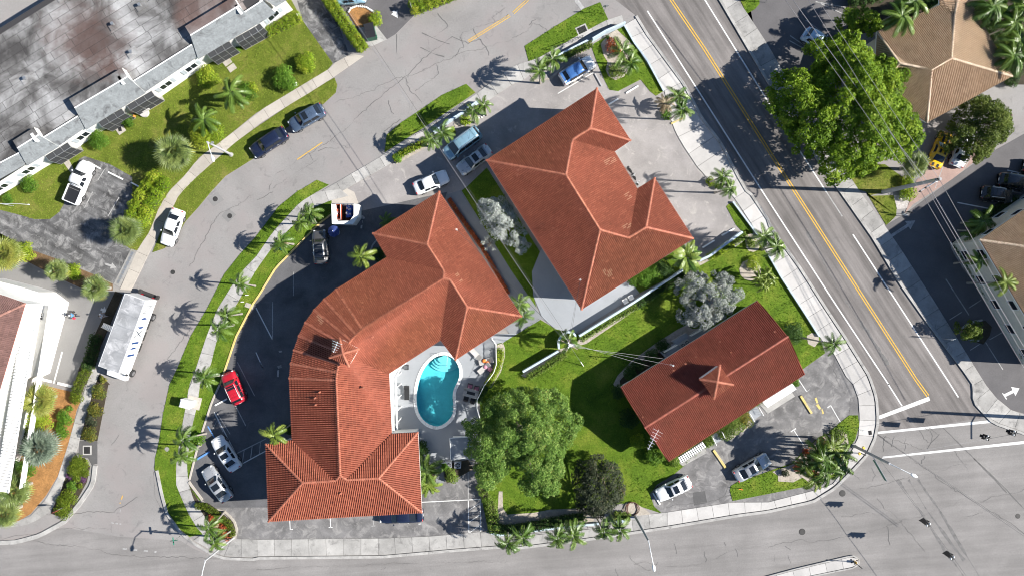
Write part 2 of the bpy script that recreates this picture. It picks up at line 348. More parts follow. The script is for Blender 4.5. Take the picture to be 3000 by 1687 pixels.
holed('ground', [(-500, -500), (500, -500), (500, 500), (-500, 500)], -.06, 'grass')
ROAD = holed('road', [(-95, -62), (95, -62), (95, 62), (-95, 62)], 0, 'road')
structure('road', MB().sheet(gp("s:1900,-300 2140,-300 2:1880,520 7:1480,1340 y:1555,130 1650,250 820,380 815,280 775,30 7:560,1090 7:240,572 2:1290,645 940,125 790,10 700,-40"), .004), M['road_b'])
structure('road', MB().sheet(gp("s:-300,1580 8:0,1190 130,1190 320,1125 480,1080 900,1150 1360,1180 1460,1240 1600,1300 1930,1320 9:960,1300 1930,1220 x:550,1172 1170,1080 y:0,960 330,890 500,790 640,650 740,540 830,380 1650,250 1930,360 s:3300,1300 3300,1950 -300,1950"), .006), M['road_c'])

POLY = {
 'lawn_nw': "1:350,155 580,480 540,530 290,680 0,855 0:1640,1090 1500,1190 1400,1320 1270,1449 4:1200,120 1130,300 1040,440 -600,440 s:-230,200 s:560,-150 s:820,-60",
 'verge_nw': "1:592,588 612,640 602,700 510,785 200,985 0:1930,1185 1700,1330 1590,1449 4:1500,110 1400,220 1330,340 1240,425 1150,455 1230,260 1290,150 1360,0 0:1480,1340 1580,1250 1770,1080 1930,965 1:290,770",
 'verge_w': "1:460,1358 350,1425 5:320,-10 170,110 4:1930,335 1800,480 1690,620 1640,720 1560,880 1440,1080 1340,1320 8:1280,0 1230,230 1200,430 1170,560 1165,640 1205,720 1225,830 1265,960 1340,1080 1430,1150 1530,1130 1490,1085 1430,990 1380,880 1330,760 1330,610 1370,340 1400,180 1430,0 4:1500,1260 1560,1080 1640,880 1740,720 1830,590 1930,490 5:130,300 330,80 460,0 1:550,1395",
 'verge_w_inner': "5:570,60 430,120 300,235 150,380 0,590 4:1830,765 1760,890 1680,1015 1630,1135 1590,1300 1520,1449 8:1510,0 1490,150 1440,360 1410,600 1415,720 1430,700 1500,440 1600,130 1680,-60 4:1780,1090 1930,800 5:0,815 150,570 300,420 480,235 575,165",
 'lawn_a': "1:1585,635 1655,700 1270,960 970,1150 985,1020 1090,930 1270,810 1400,720",
 'lawn_b': "2:665,20 725,150 500,270 130,478 95,350 320,205 540,70",
 'lawn_island': "2:820,205 860,205 1140,690 1085,725 1040,690 970,602 800,690 735,680 690,590 640,470 605,370 620,330 700,285",
 'lawn_strip': "5:1550,-10 1:1600,1400 1740,1265 6:210,450 150,600 160,780 185,870 0,600",
 'lawn_court': "6:1440,505 1720,300 1770,280 1830,330 7:0,480 390,1095 430,1210 270,1325 a:1290,622 1220,680 1090,760 1040,830 1070,920 1130,975 870,890 M:2240,290 1360,390 200,520 9:1750,1100 1700,860 1690,120 P:1480,960 1580,760 1750,440 1750,140 1860,90 6:0,1080 200,950 330,1030 500,1070",
 'lawn_shade': "6:890,660 945,770 1290,585 1215,450",
 'lawn_sliver': "6:1615,110 1640,85 1690,85 1820,310 1760,325 1690,250",
 'island_b3': "A:790,1290 800,1240 900,1180 1020,1150 1240,1070 1450,1000 1720,730 1850,680 1950,575 2060,490 2150,490 2160,600 2120,750 2080,800 1980,960 2000,1050 1900,1150 1600,1245 820,1398",
 'lawn_e': "E:-300,800 90,790 140,900 130,1100 30,1200 7:890,250 740,0 3:680,1430 3:560,1250 880,1240 1100,1400",
 'verge_ne': "2:1690,-60 1860,-40 1866,30 1832,72 1770,105",
 'sliver_s': "8:1430,740 1520,870 1510,880 1420,790",
}
LAWNS = ['lawn_nw', 'verge_nw', 'verge_w', 'verge_w_inner', 'lawn_a', 'lawn_b', 'lawn_island', 'lawn_strip', 'lawn_court', 'lawn_shade', 'lawn_sliver', 'island_b3', 'lawn_e', 'verge_ne', 'sliver_s']
# lots and drives
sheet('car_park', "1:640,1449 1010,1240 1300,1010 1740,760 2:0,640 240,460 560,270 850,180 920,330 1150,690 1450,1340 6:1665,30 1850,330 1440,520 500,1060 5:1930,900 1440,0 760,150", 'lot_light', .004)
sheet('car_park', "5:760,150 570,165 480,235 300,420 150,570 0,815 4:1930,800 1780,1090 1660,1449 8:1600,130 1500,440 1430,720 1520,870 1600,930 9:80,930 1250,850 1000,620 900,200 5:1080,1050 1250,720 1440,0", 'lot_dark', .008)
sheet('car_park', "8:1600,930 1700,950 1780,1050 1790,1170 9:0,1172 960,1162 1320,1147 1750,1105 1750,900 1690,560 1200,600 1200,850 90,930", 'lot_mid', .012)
sheet('car_park', "a:1290,620 1200,690 1090,760 1040,830 1070,920 1130,975 1170,965 1650,890 y:0,890 340,800 640,470 690,250 680,110 640,0 7:490,1205 430,1205 240,1330 x:1700,300", 'lot_mid', .004)
sheet('driveway', "0:640,1180 830,1240 1000,1335 4:1000,80 900,230 940,400 985,428 870,690 690,612 420,500 250,440 0,310 -300,250 -300,100 0,135 120,165 260,205 380,205 450,150 485,90 0:500,1440 560,1290 600,1200", 'drive', .056)
sheet('driveway', "1:285,-80 350,155 580,480 720,412 690,380 600,130 520,-80", 'drive', .008)
sheet('driveway', "1:590,-80 1500,-80 1490,10 1330,80 1200,110 1050,262 985,300 860,350 800,330 640,40", 'drive_new', .008)
sheet('car_park', "4:-260,480 0,590 170,515 250,560 420,650 640,740 820,770 850,745 905,745 980,760 830,830 700,1300 600,1330 580,1449 250,1400 0,1500 -260,1400", 'lot_grey', .004)
sheet('car_park', "2:1700,-80 1770,100 3:140,590 420,640 560,400 700,120 700,-80", 'drive_new', .004)
sheet('driveway', "7:880,255 E:250,1080 960,560 1460,200 2070,-140 2400,-300 s:3300,1260 y:2000,240 1830,195 1720,105 1600,0 7:1640,1449 1250,820 930,340", 'drive_new', .008)
slab('driveway', "E:260,1070 340,870 440,560 560,470 700,-10 1400,-60 1470,190 1250,330 960,560 380,930", 'paver', .05)
slab('planting_bed', "E:90,790 350,790 290,990 140,1000", 'gravel_w', .07)
# beds
def bed(s, mat, z=.07): return slab('planting_bed', s, mat, z)
bed("N:170,70 385,122 420,168 400,215 360,380 300,560 240,660 160,755 100,790 60,800 -80,860 -60,480 100,330 130,180", 'mulch')
bed("1:700,105 715,70 760,52 830,60 890,95 905,130 880,190 770,215", 'mulch', .1)
bed("1:520,-60 580,60 640,100 850,355 800,400 700,230 540,60", 'soil', .05)
bed("8:720,-10 820,-10 790,150 735,430 605,420 680,150", 'soil', .06)
bed("8:560,555 640,555 680,625 655,740 600,840 520,990 460,1000 385,975 430,830 500,700", 'soil', .06)
bed("4:0,300 190,420 250,440 420,500 690,612 850,690 850,740 640,735 430,640 250,545 180,510 0,560 -100,500", 'mulch_dark', .05)
bed("4:560,1449 600,1320 830,830 870,745 930,770 700,1300 830,1449", 'soil', .045)
bed("2:668,335 720,270 790,225 905,335 922,410 880,425 870,520 845,580 780,608 725,575 705,530 720,470 690,420", 'sand', .075)
bed("1:1060,1240 1040,1205 1290,1080 1310,1100", 'sand', .06); bed("1:1500,960 1580,930 1680,905 1740,850 1735,805 1640,850 1490,930", 'sand', .06)
bed("2:130,560 180,600 280,590 600,330 600,350 430,470 300,600 170,620", 'sand', .06)
bed("L:1120,770 1180,650 1280,610 1420,640 1500,740 1500,850 1430,940 1320,985 1210,950 1140,880", 'sand', .075)
bed("L:1240,170 1360,150 1400,190 1480,380 1450,440 1370,475 1290,460 1250,410 1220,280", 'sand', .075)
bed("7:290,1080 330,1058 375,1070 385,1120 350,1165 300,1140", 'sand', .075)
bed("P:1730,160 1830,120 1860,200 1860,320 1800,560 1650,800 1610,790 1760,560 1810,330", 'concrete_tan' if False else 'sand', .075)
bed("P:1500,950 1590,760 1760,440 1745,200 1800,230 1810,330 1740,560 1640,780 1590,830", 'soil', .07)
bed("M:90,560 120,100 180,100 190,380 260,480 700,450 960,400 1400,380 1440,470 1700,480 1660,630 600,690 100,740", 'sand', .065)
bed("a:860,890 930,895 1000,940 1050,985 850,1000 800,1010", 'sand', .07)
bed("6:500,1110 920,860 935,885 560,1140 480,1160", 'sand', .065)
bed("6:70,1380 100,1395 400,1215 440,1160 360,1180 100,1350", 'sand', .065)
bed("6:1290,610 1480,520 1740,330 1700,340 1440,480 1280,580", 'sand', .06)
bed("D:80,1180 140,1060 340,850 700,590 1000,400 1120,340 1200,400 1300,390 1000,700 600,1000 250,1230 110,1230", 'sand', .065)
bed("D:170,1130 330,960 620,760 760,720 860,790 500,1010 180,1210", 'soil', .08)
bed("A:1450,1010 1720,740 1850,690 1950,640 2030,690 2050,790 1990,960 1980,1050 1680,1240 1560,1150 1460,1200 1300,1190 1300,1130 1240,1090", 'sand', .075)
bed("A:680,680 960,480 1010,520 1010,600 900,690 780,755 720,740", 'sand', .06)
bed("L:390,640 460,680 500,620 700,480 900,440 1010,300 1150,270 900,420 640,600 420,720", 'sand', .063)
bed("8:1420,740 1500,885 1600,935 1770,1060 1790,1120 1770,1160 1640,1110 1540,1000 1420,800", 'soil', .05)
bed("F:140,220 200,200 430,240 560,620 540,760 420,640 240,400", 'soil', .06)
bed("F:240,1010 460,940 520,1000 500,1080 440,1160 330,1120 240,1090", 'soil', .06)
bed("3:700,-60 1290,-60 1290,40 820,245 600,260 590,60", 'soil', .06)
bed("3:1440,-60 2000,-60 2000,640 1800,640 1840,570 1530,120 1440,60", 'soil', .055)
bed("9:1240,380 1275,390 1275,560 1340,600 1360,760 1260,830 1240,800", 'soil', .02)
bed("9:1420,610 1600,570 1640,640 1440,750 1420,700", 'soil', .02)
# courtyard surfaces
slab('patio', "6:215,440 150,600 160,780 230,950 330,1030 480,1060 960,760 880,650 400,300", 'patio', .07)
slab('path', "5:1435,20 1545,-12 1930,600 6:180,865 230,950 0,1090 -60,1010 5:1930,830", 'path', .06)
slab('path', "A:1110,380 1200,330 1430,220 1480,290 1190,475", 'concrete', .06)
slab('path', "A:240,990 520,830 545,890 290,1030", 'concrete', .06)
slab('path', "9:1335,600 1400,590 1420,740 1360,760", 'path', .03)
slab('path', "0:460,1200 510,1185 560,1280 540,1310", 'concrete_tan', .08)
slab('pad', "1:770,215 900,190 988,300 870,352 840,342", 'concrete', .06)
slab('pad', "5:530,40 660,-40 740,0 770,80 740,110 570,100", 'concrete_tan', .03)

# ---- pavements: bands of single slabs
def resample(P, n):
    P = [Vector(p) for p in P]; d = [0]
    for a, b in zip(P, P[1:]): d.append(d[-1] + (b - a).length)
    out = []
    for i in range(n + 1):
        x = d[-1] * i / n; k = 0
        while k < len(d) - 2 and d[k + 1] < x: k += 1
        f = (x - d[k]) / max(1e-9, d[k + 1] - d[k]); out.append(P[k].lerp(P[k + 1], f))
    return out
def plen(P): return sum((Vector(b) - Vector(a)).length for a, b in zip(P, P[1:]))
def pavement(name, left, right, mat, step=1.9, z=.07, gap=.018, sub=2, piece='slab'):
    Lp, Rp = gp(left), gp(right); n = max(1, round((plen(Lp) + plen(Rp)) / 2 / step))
    A = resample(Lp, n * sub); F = resample(Rp, 600); B = []; j0 = 0                      # joints square to the kerb edge
    for i, a in enumerate(A):
        c_ = int(600 * i / len(A)); w_ = range(max(j0, c_ - 75), min(601, max(j0 + 1, c_ + 76))); j = min(w_, key=lambda q: (F[q] - a).length); j = 0 if i == 0 else 600 if i == len(A) - 1 else j; j0 = j; B.append(F[j])
    root = structure(name, MB().sheet(A + B[::-1], z - .045), M['joint'])
    for i in range(n):
        a = A[i * sub:i * sub + sub + 1]; b = B[i * sub:i * sub + sub + 1]
        def sh(q0, q1, e): d = (q1 - q0); return q0 + d * min(.4, e / max(d.length, .01))
        a = [sh(a[0], a[1], gap)] + a[1:-1] + [sh(a[-1], a[-2], gap)]; b = [sh(b[0], b[1], gap)] + b[1:-1] + [sh(b[-1], b[-2], gap)]
        mb = MB(); dz = random.uniform(-.006, .006)
        nn = len(a); vs = [(p.x, p.y, z + dz) for p in a] + [(p.x, p.y, z + dz) for p in b] + [(p.x, p.y, z - .06) for p in a] + [(p.x, p.y, z - .06) for p in b]
        fs = [(k, k + 1, nn + k + 1, nn + k) for k in range(nn - 1)]
        ring = list(range(nn)) + list(range(2 * nn - 1, nn - 1, -1))
        fs += [(ring[k], 2 * nn + ring[k], 2 * nn + ring[(k + 1) % (2 * nn)], ring[(k + 1) % (2 * nn)]) for k in range(2 * nn)]
        mb.add(vs, fs); mb.build(piece, M[mat], root)
    return root
pavement('sidewalk', "1:815,425 590,582 400,705 200,825 0,950 0:1930,960 1770,1080 1580,1250 1480,1340 1380,1440 4:1360,0 1290,150 1230,260 1130,450 1060,600 990,740", "1:720,410 580,485 540,530 290,680 0,855 0:1930,865 1640,1090 1500,1190 1400,1320 1270,1449 4:1200,120 1130,300 1040,430 905,735", 'concrete_tan', 2.3)
pavement('sidewalk', "1:500,1440 930,1190 1270,965 1640,725 2:0,505 200,440 490,275 700,160 830,118", "1:640,1449 1010,1240 1300,1015 1740,770 2:0,640 120,590 240,462 560,270 720,193 845,178", 'concrete', 2.0)
pavement('sidewalk', "5:640,-20 460,0 330,80 130,300 4:1930,490 1830,590 1740,720 1640,880 1560,1080 1500,1260 1440,1449 8:1430,0 1400,180 1370,340 1330,610 1330,760 1380,880 1430,990 1490,1085 1530,1130", "5:700,30 560,65 430,120 300,235 150,380 0,590 4:1830,765 1760,890 1680,1015 1630,1135 1590,1300 1520,1449 8:1510,0 1490,150 1440,360 1410,600 1420,740 1460,870 1520,960 1590,1070", 'concrete', 1.9)
pavement('sidewalk', "2:930,142 1010,270 1290,650 1420,900 1560,1080 1700,1350 1760,1449 6:1780,0 1930,225 7:0,262 230,580 420,880 560,1090 740,1380 y:765,0 800,110 812,280 790,400 735,520 630,630 490,770 330,870 0,945 x:1700,975 1170,1065", "2:850,190 920,330 1150,690 1200,930 1270,1070 1450,1340 6:1665,30 1800,230 1850,325 7:0,465 100,640 270,900 390,1095 490,1205 620,1449 y:640,0 680,110 690,250 680,400 630,500 590,620 480,760 350,800 0,890 x:1650,892 1170,966", 'concrete_new', 1.9)
pavement('sidewalk', "x:1170,1065 890,1108 550,1158 0,1226 9:1930,1206 1500,1238 960,1286 0,1296 8:1930,1306 1700,1296 1610,1262 1460,1175", "x:1170,966 870,1000 M:1760,620 600,700 0,758 9:1700,1112 1320,1147 960,1162 0,1172 8:1930,1167 1785,1167 1640,1105 1530,1130", 'concrete', 2.1)
pavement('sidewalk', "2:1555,-40 1780,340 1930,595 3:100,760 340,1130 560,1449 7:800,340 1010,690 1200,960 1480,1330 1560,1449 y:1560,130 1700,280 1930,362 2100,400", "2:1672,-40 1770,100 1930,345 3:140,590 300,850 680,1430 7:880,255 1000,430 1250,820 1640,1449 y:1720,105 1830,195 1930,230 2100,262", 'concrete', 2.0)
pavement('sidewalk', "N:530,0 505,60 470,170 430,300 405,420 365,500 330,600 310,660 270,735 200,785 140,812 60,824 -80,836", "N:480,0 440,120 400,240 355,400 300,570 240,680 160,765 80,795 0,806 -80,812", 'concrete', 1.8)
pavement('sidewalk', "4:760,1449 870,1130 960,800", "4:690,1449 700,1340 850,1000 925,765", 'concrete', 2.4, z=.03)
# kerbs
def kerb(s, w=.32, h=.15, mat='kerb', step=3.0, name='kerb'):
    P = gp(s); n = max(2, round(plen(P) / .9)); Q = resample(P, n); A = []; B = []
    for i, p in enumerate(Q):
        d = (Q[min(i + 1, n)] - Q[max(i - 1, 0)]).normalized(); q = Vector((-d.y, d.x, 0)) * w / 2; A.append(p + q); B.append(p - q)
    mb = MB(); vs = []
    for a, b in zip(A, B): vs += [(a.x, a.y, 0), (a.x, a.y, h), (b.x, b.y, h), (b.x, b.y, 0)]
    fs = [(4 * i + k, 4 * i + k + 1, 4 * i + k + 5, 4 * i + k + 4) for i in range(n) for k in range(3)] + [(0, 3, 2, 1), (4 * n, 4 * n + 1, 4 * n + 2, 4 * n + 3)]
    mb.add(vs, fs); return structure(name, mb, M[mat])
kerb("2:935,125 1020,265 1300,645 1430,895 1570,1075 1710,1345 1770,1449 6:1790,0 1930,212 7:0,240 240,572 432,872 572,1082 755,1375 y:782,0 815,108 826,282 804,406 748,530 642,644 500,786 336,886 0,960 x:1700,990 1170,1080 890,1122 550,1172 0,1240 9:1930,1220 1500,1252 960,1300 0,1310 8:1930,1320 1700,1312 1600,1280 1450,1190 1360,1112 1262,975 1222,830 1200,720 1185,650")
kerb("2:1542,-40 1768,345 1918,600 3:88,765 328,1135 548,1449 7:790,345 1000,695 1190,965 1470,1335 1548,1449 y:1548,135 1692,290 1928,374 2100,412")
kerb("8:720,612 705,750 605,900 485,1040 305,1140 130,1188 -100,1200", .5)
kerb("5:575,165 480,235 300,420 150,570 0,815 4:1930,800 1780,1090 1660,1449", .2, .13, 'yellow_kerb')
kerb("8:1660,0 1600,130 1500,440 1430,720", .2, .13, 'concrete_tan')
kerb("8:1425,735 1528,872", .26, .15, 'concrete_tan')
kerb("8:1640,945 1705,960 1780,1050 1790,1120 1770,1160 1640,1215", .25, .13, 'concrete_tan')
kerb("2:1200,935 1285,895", .2, .15, 'yellow_kerb')
kerb("5:860,460 880,400 920,350", .18, .12, 'kerb')
kerb("F:140,220 150,270 250,440 380,610 470,740", .2, .13, 'kerb')
kerb("F:190,1045 330,950 430,935", .2, .13, 'kerb'); kerb("F:240,1108 340,1115 400,1125", .2, .13, 'kerb')
# median strip: kerb ring and single slabs
pavement('traffic_island', "y:-60,1470 200,1400 630,1298 672,1312", "y:-60,1535 200,1462 640,1372 690,1345", 'concrete_new', 2.2, z=.16)
kerb("y:-60,1462 200,1392 630,1290 672,1298 698,1340 650,1380 200,1470", .16, .18)

# ---- painted lines and marks (thin sheets, children of the surface they lie on)
def line(s, w, mat='white_line', z=.016, name='marking', dash=None, off=0.0):
    P = gp(s); mb = MB(); n = max(1, round(plen(P) / 2.5)) if len(P) > 2 else 1
    Q = P if n == 1 else resample(P, n)
    if dash:
        L = plen(P); k = int(L / sum(dash)); segs = []
        for i in range(k + 1):
            a, b = i * sum(dash), min(L, i * sum(dash) + dash[0])
            if b - a < .1: continue
            R_ = resample(P, 400); segs.append((R_[int(400 * a / L)], R_[int(400 * b / L)]))
    else: segs = None
    if segs is None:
        vs = []
        for i, p in enumerate(Q):
            d = (Q[min(i + 1, len(Q) - 1)] - Q[max(i - 1, 0)]).normalized(); q = Vector((-d.y, d.x, 0)); p = p + q * off
            vs += [(p.x + q.x * w / 2, p.y + q.y * w / 2, z), (p.x - q.x * w / 2, p.y - q.y * w / 2, z)]
        mb.add(vs, [(2 * i, 2 * i + 1, 2 * i + 3, 2 * i + 2) for i in range(len(Q) - 1)])
    else:
        for a, b in segs:
            d = (b - a).normalized(); q = Vector((-d.y, d.x, 0)); o = q * off
            mb.add([(*(a + o + q * w / 2).xy, z), (*(a + o - q * w / 2).xy, z), (*(b + o - q * w / 2).xy, z), (*(b + o + q * w / 2).xy, z)], [(0, 1, 2, 3)])
    return mb.build(name, M[mat], ROAD)
def fig(s, mat='white_line', z=.016, name='marking'): return MB().sheet(gp(s), z).build(name, M[mat], ROAD)
line("2:1020,85 1890,1449 7:460,770 910,1449", .17); line("y:905,0 1010,165", .17)
line("2:1440,-20 1930,770 3:440,1449", .17); line("3:440,1449 7:560,185", .15, 'faint_line'); line("7:640,320 1375,1449 y:1435,100", .17)
for o in (-.14, .14): line("2:1185,-20 1450,370 1930,1130 3:205,1449 7:1140,1449 y:1205,90", .13, 'yellow_line', off=o)
fig("y:830,240 1212,94 1222,124 842,265"); fig("y:830,358 1688,270 1694,290 825,376"); fig("y:865,546 1930,428 2100,410 2100,432 1930,450 860,560")
for o in (-.12, .12): line("1:1600,315 1930,110 2:120,0", .09, 'yellow_line', off=o, dash=(6, .5))
line("1:310,1205 500,1075", .11, 'yellow_line'); line("8:925,840 905,900", .12, 'yellow_line', dash=(.5, .4)); line("8:912,930 905,965", .1, 'faint_line')
line("8:840,1045 915,1055", .16, 'faint_line', dash=(.3, .2)); line("8:925,1240 1180,1265", .2, 'faint_line', dash=(.5, .8))
line("2:480,0 535,70", .5, 'faint_line')
def arrow(s, L, w, mat='white_line', z=.02):          # two points: tail and tip
    a, b = gp(s); d = (b - a).normalized(); q = Vector((-d.y, d.x, 0)); h = b - d * L
    P = [a + q * w * .3, h + q * w * .3, h + q * w, b, h - q * w, h - q * w * .3, a - q * w * .3]
    return MB().sheet(P, z).build('arrow_marking', M[mat], ROAD)
arrow("1:1035,85 1070,140", .85, .45); arrow("4:795,540 880,570", .7, .4, 'faint_line', .062); arrow("4:760,880 805,898", .5, .48); arrow("y:1780,88 1895,32", .85, .62); arrow("7:930,330 1110,215", 1.1, .6, 'faint_line')
fig("y:1770,66 1802,112 1795,117 1764,70")
for s, w, m in [("4:470,1200 405,1440", .18, 'white_line'), ("O:320,250 430,460", .13, 'white_line'), ("O:332,250 400,360", .1, 'faint_line'), ("O:288,320 322,378", .14, 'blue_line'), ("O:310,340 335,290 365,350", .1, 'faint_line'),
                ("O:435,455 580,382", .12, 'faint_line'), ("O:400,540 580,442", .12, 'white_line'), ("O:460,505 470,440", .1, 'faint_line'), ("O:502,482 510,418", .1, 'faint_line'), ("O:545,462 552,395", .1, 'faint_line'),
                ("O:436,0 522,168", .11, 'faint_line'), ("O:425,215 478,318", .12, 'faint_line'), ("O:548,0 566,34", .1, 'faint_line'), ("5:0,870 125,1110", .13, 'white_line'), ("5:125,825 125,1110", .12, 'faint_line'), ("5:0,1205 55,1330", .12, 'white_line'),
                ("5:283,600 283,780", .07, 'faint_line'), ("9:1250,890 1690,868", .1, 'white_line'), ("9:1600,870 1605,1120", .1, 'white_line'), ("9:1690,868 1695,1225", .11, 'white_line'), ("9:1605,950 1690,895", .09, 'white_line'), ("9:1605,1040 1690,985", .09, 'white_line'), ("9:1610,1120 1690,1060", .09, 'white_line'),
                ("9:1600,640 1600,870", .1, 'faint_line'), ("9:255,1030 258,1095 280,1095", .1, 'white_line'), ("9:560,1010 563,1080", .1, 'white_line'), ("9:548,1080 578,1080", .1, 'white_line'), ("9:885,990 885,1070", .1, 'faint_line'), ("9:870,1070 900,1068", .1, 'faint_line'), ("9:1255,960 1250,1055", .1, 'faint_line'), ("9:1225,1055 1250,1052", .1, 'white_line'),
                ("A:1520,110 1605,240", .1, 'white_line'), ("A:1605,240 1640,215", .08, 'faint_line'), ("A:1860,385 1970,575", .1, 'white_line'), ("A:1825,410 1862,385", .12, 'white_line'), ("A:1470,650 1585,825", .1, 'white_line'), ("A:1437,665 1492,630", .13, 'white_line'),
                ("2:345,708 620,545", .1, 'white_line'), ("7:1340,655 1515,925", .13, 'faint_line'), ("7:1515,870 1605,812", .1, 'faint_line'), ("7:1368,960 1460,902", .1, 'faint_line'), ("7:1640,1130 1770,1335", .11, 'faint_line'), ("7:1670,1110 1765,1055", .1, 'faint_line'), ("7:1525,1188 1600,1140", .1, 'faint_line'),
                ("E:1060,900 1660,1015", .14, 'white_line'), ("E:1815,410 2070,465", .13, 'white_line'), ("E:1780,715 2030,760", .12, 'faint_line'), ("E:720,680 870,270", .1, 'faint_line'), ("E:1160,390 1250,220", .1, 'faint_line'), ("E:820,955 1110,1449", .06, 'faint_line'), ("E:768,868 800,920", .06, 'faint_line'),
                ("0:790,1280 740,1360", .1, 'faint_line'), ("4:700,0 640,120", .1, 'faint_line'), ("4:900,40 815,185", .1, 'faint_line'), ("G:650,510 1140,845", .13, 'faint_line'), ("G:640,580 860,700", .12, 'faint_line'), ("G:870,290 1110,460", .11, 'faint_line'), ("G:1010,30 1440,110", .13, 'faint_line'), ("G:1070,50 1440,220", .1, 'faint_line')]:
    line(s, w, m, .06 if s[:3] in ('0:7', '4:7', '4:9') else (.054 if s[:6] in ('E:720,', 'E:1160') else .018))
for s in ("5:790,190 800,175 815,182 822,200 806,205", "5:800,215 806,214 806,232 800,232", "5:790,250 803,250 800,275 788,275", "5:160,1310 190,1300 195,1320 168,1326", "5:160,1340 175,1335 172,1390 158,1390", "5:170,1195 196,1192 194,1204 176,1206", "A:1690,310 1710,300 1730,360 1710,365", "A:1700,380 1730,370 1760,420 1740,430", "A:1760,430 1775,425 1790,470 1775,480"):
    fig(s, 'faint_line' if s[0] == '5' else 'yellow_kerb', .02)
fig("A:395,1310 525,1295 550,1420 410,1449", 'patch', .01); fig("8:600,425 735,432 735,600 690,610 665,560 590,545", 'patch', .01)
fig("1:1290,150 1370,110 1440,195 1350,280 1330,180", 'patch', .008) if False else None
# cracks, tar seams and a painted cable shadow: thin strips lying on the asphalt
def crack_or_shadow(s, w=.05, jag=.35, mat='crack_or_shadow', z=.022, seed=0):
    r = random.Random(seed + len(s)); P = gp(s); n = max(3, int(plen(P) / .28)); Q = resample(P, n); a = b = 0.0
    for i in range(1, n):
        a = a * .93 + r.gauss(0, .10); b = b * .93 + r.gauss(0, .10); Q[i] = Q[i] + Vector((a + r.gauss(0, .06), b + r.gauss(0, .06), 0)) * jag * 1.6
    mb = MB(); vs = []; g = 1.0
    for i, p in enumerate(Q):
        d = (Q[min(i + 1, n)] - Q[max(i - 1, 0)]).normalized(); g = max(.12, min(1.3, g + r.gauss(0, .22))); q = Vector((-d.y, d.x, 0)) * w * .5 * g; vs += [(p.x + q.x, p.y + q.y, z), (p.x - q.x, p.y - q.y, z)]
    mb.add(vs, [(2 * i, 2 * i + 1, 2 * i + 3, 2 * i + 2) for i in range(n)]); return mb.build('crack_or_shadow', M[mat], ROAD)
for k, s in enumerate(["1:100,1440 160,1310 320,1190 520,1080 690,960 900,760 1130,590 1250,470 1480,290 1580,340 1700,300", "1:130,1420 330,1290 470,1190", "1:430,1210 380,1150", "1:470,1140 520,1120 700,1120 590,1080 550,1030", "1:1140,585 1300,500 1480,420 1930,300", "1:1130,585 1180,670 1250,780", "1:1370,100 1450,200 1340,280", "1:1540,270 1640,210 1900,110", "1:1535,280 1580,365 1500,430", "1:1640,220 1700,330 1750,420", "1:1880,60 1770,130 1790,180", "2:0,290 100,240 160,160 270,240", "2:130,190 180,150",
                       "1:580,790 920,640 1110,590", "1:1200,690 1380,540 1360,490", "1:970,990 1090,900", "1:1000,760 1040,860", "8:20,1170 400,1100 840,1100", "8:250,1180 620,1240 1000,1290 1930,1330", "8:840,1060 850,1130", "8:840,460 900,380", "8:300,990 860,960 1040,850", "9:0,1400 1930,1340", "9:940,1400 980,1380", "x:890,1290 920,1340 1050,1400", "x:920,1360 1100,1340", "x:1150,1370 1280,1390 1460,1340 1690,1260 1930,1195", "x:1450,1260 1460,1340", "x:1680,1240 1700,1300", "x:780,1390 800,1449", "x:1220,1200 1240,1280", "x:1600,1190 1610,1220",
                       "y:0,1230 130,1190 250,1170 330,1190 480,1150 760,1090 980,1030 1120,990 1430,880", "y:130,1220 170,1250", "y:20,1190 40,1300 40,1380", "y:150,1290 170,1350", "y:890,1070 920,1210", "y:820,860 880,940 980,1030 1050,1110 1180,1250 1290,1400", "y:690,790 900,760 1110,700 1260,670 1500,600", "y:830,380 1020,520 1240,660 1480,850 1700,960 1930,1130", "y:870,390 1180,500", "y:1140,350 1200,440 1250,420 1230,370 1180,330", "y:1210,330 1290,390 1240,440 1200,490", "y:1400,500 1490,640 1510,710", "y:780,630 800,680 760,770 700,740", "y:1160,600 1180,540", "y:1600,890 1880,810 1930,790", "y:1500,1000 1620,970", "y:870,510 890,390", "y:930,470 950,390", "y:1030,500 1060,400", "7:490,1330 540,1449 y:540,0 610,120 620,220", "7:470,1310 430,1270",
                       "y:1270,310 1240,370", "5:10,60 130,0", "4:1430,560 1640,180 1930,20", "4:1260,1260 1440,1010", "3:0,230 90,330", "8:1460,940 1500,980", "a:1380,770 1610,750 1590,850", "a:1160,930 1480,890 1700,850", "9:1010,1200 1930,1150" if False else "y:550,1000 800,980", "y:690,720 560,620"]):
    crack_or_shadow(s, .034 if k % 3 else .055, .4, seed=k)
for s in ("1:590,640 700,780 860,1040", "y:1440,250 1640,480 1930,850", "y:960,740 1120,930 1250,1100 1460,1380") if False else (): crack_or_shadow(s, .12, .02, 'tar')
for k, s in enumerate(["y:975,720 1130,930 1330,1250 1480,1449", "y:1060,720 1190,940 1400,1230 1480,1330", "y:1130,720 1290,950 1500,1300 1590,1449", "y:1310,320 1470,480 1800,800 1930,940", "y:1550,560 1800,820", "1:1250,250 1380,310 1460,335", "1:1240,360 1340,410 1420,430", "1:1060,260 1062,400", "8:1160,660 1170,850 1230,960"]):  # the long diagonal across the junction is a cable shadow laid down dark
    crack_or_shadow(s, .34 if k < 3 else .13, .06, 'tar' if k < 3 else 'crack_or_shadow', .012, 90 + k)
for k, s in enumerate(["7:300,300 430,560 600,830 680,960", "7:690,970 800,1130 900,1300"]): crack_or_shadow(s, .3, .25, 'tar', .010, 200 + k)

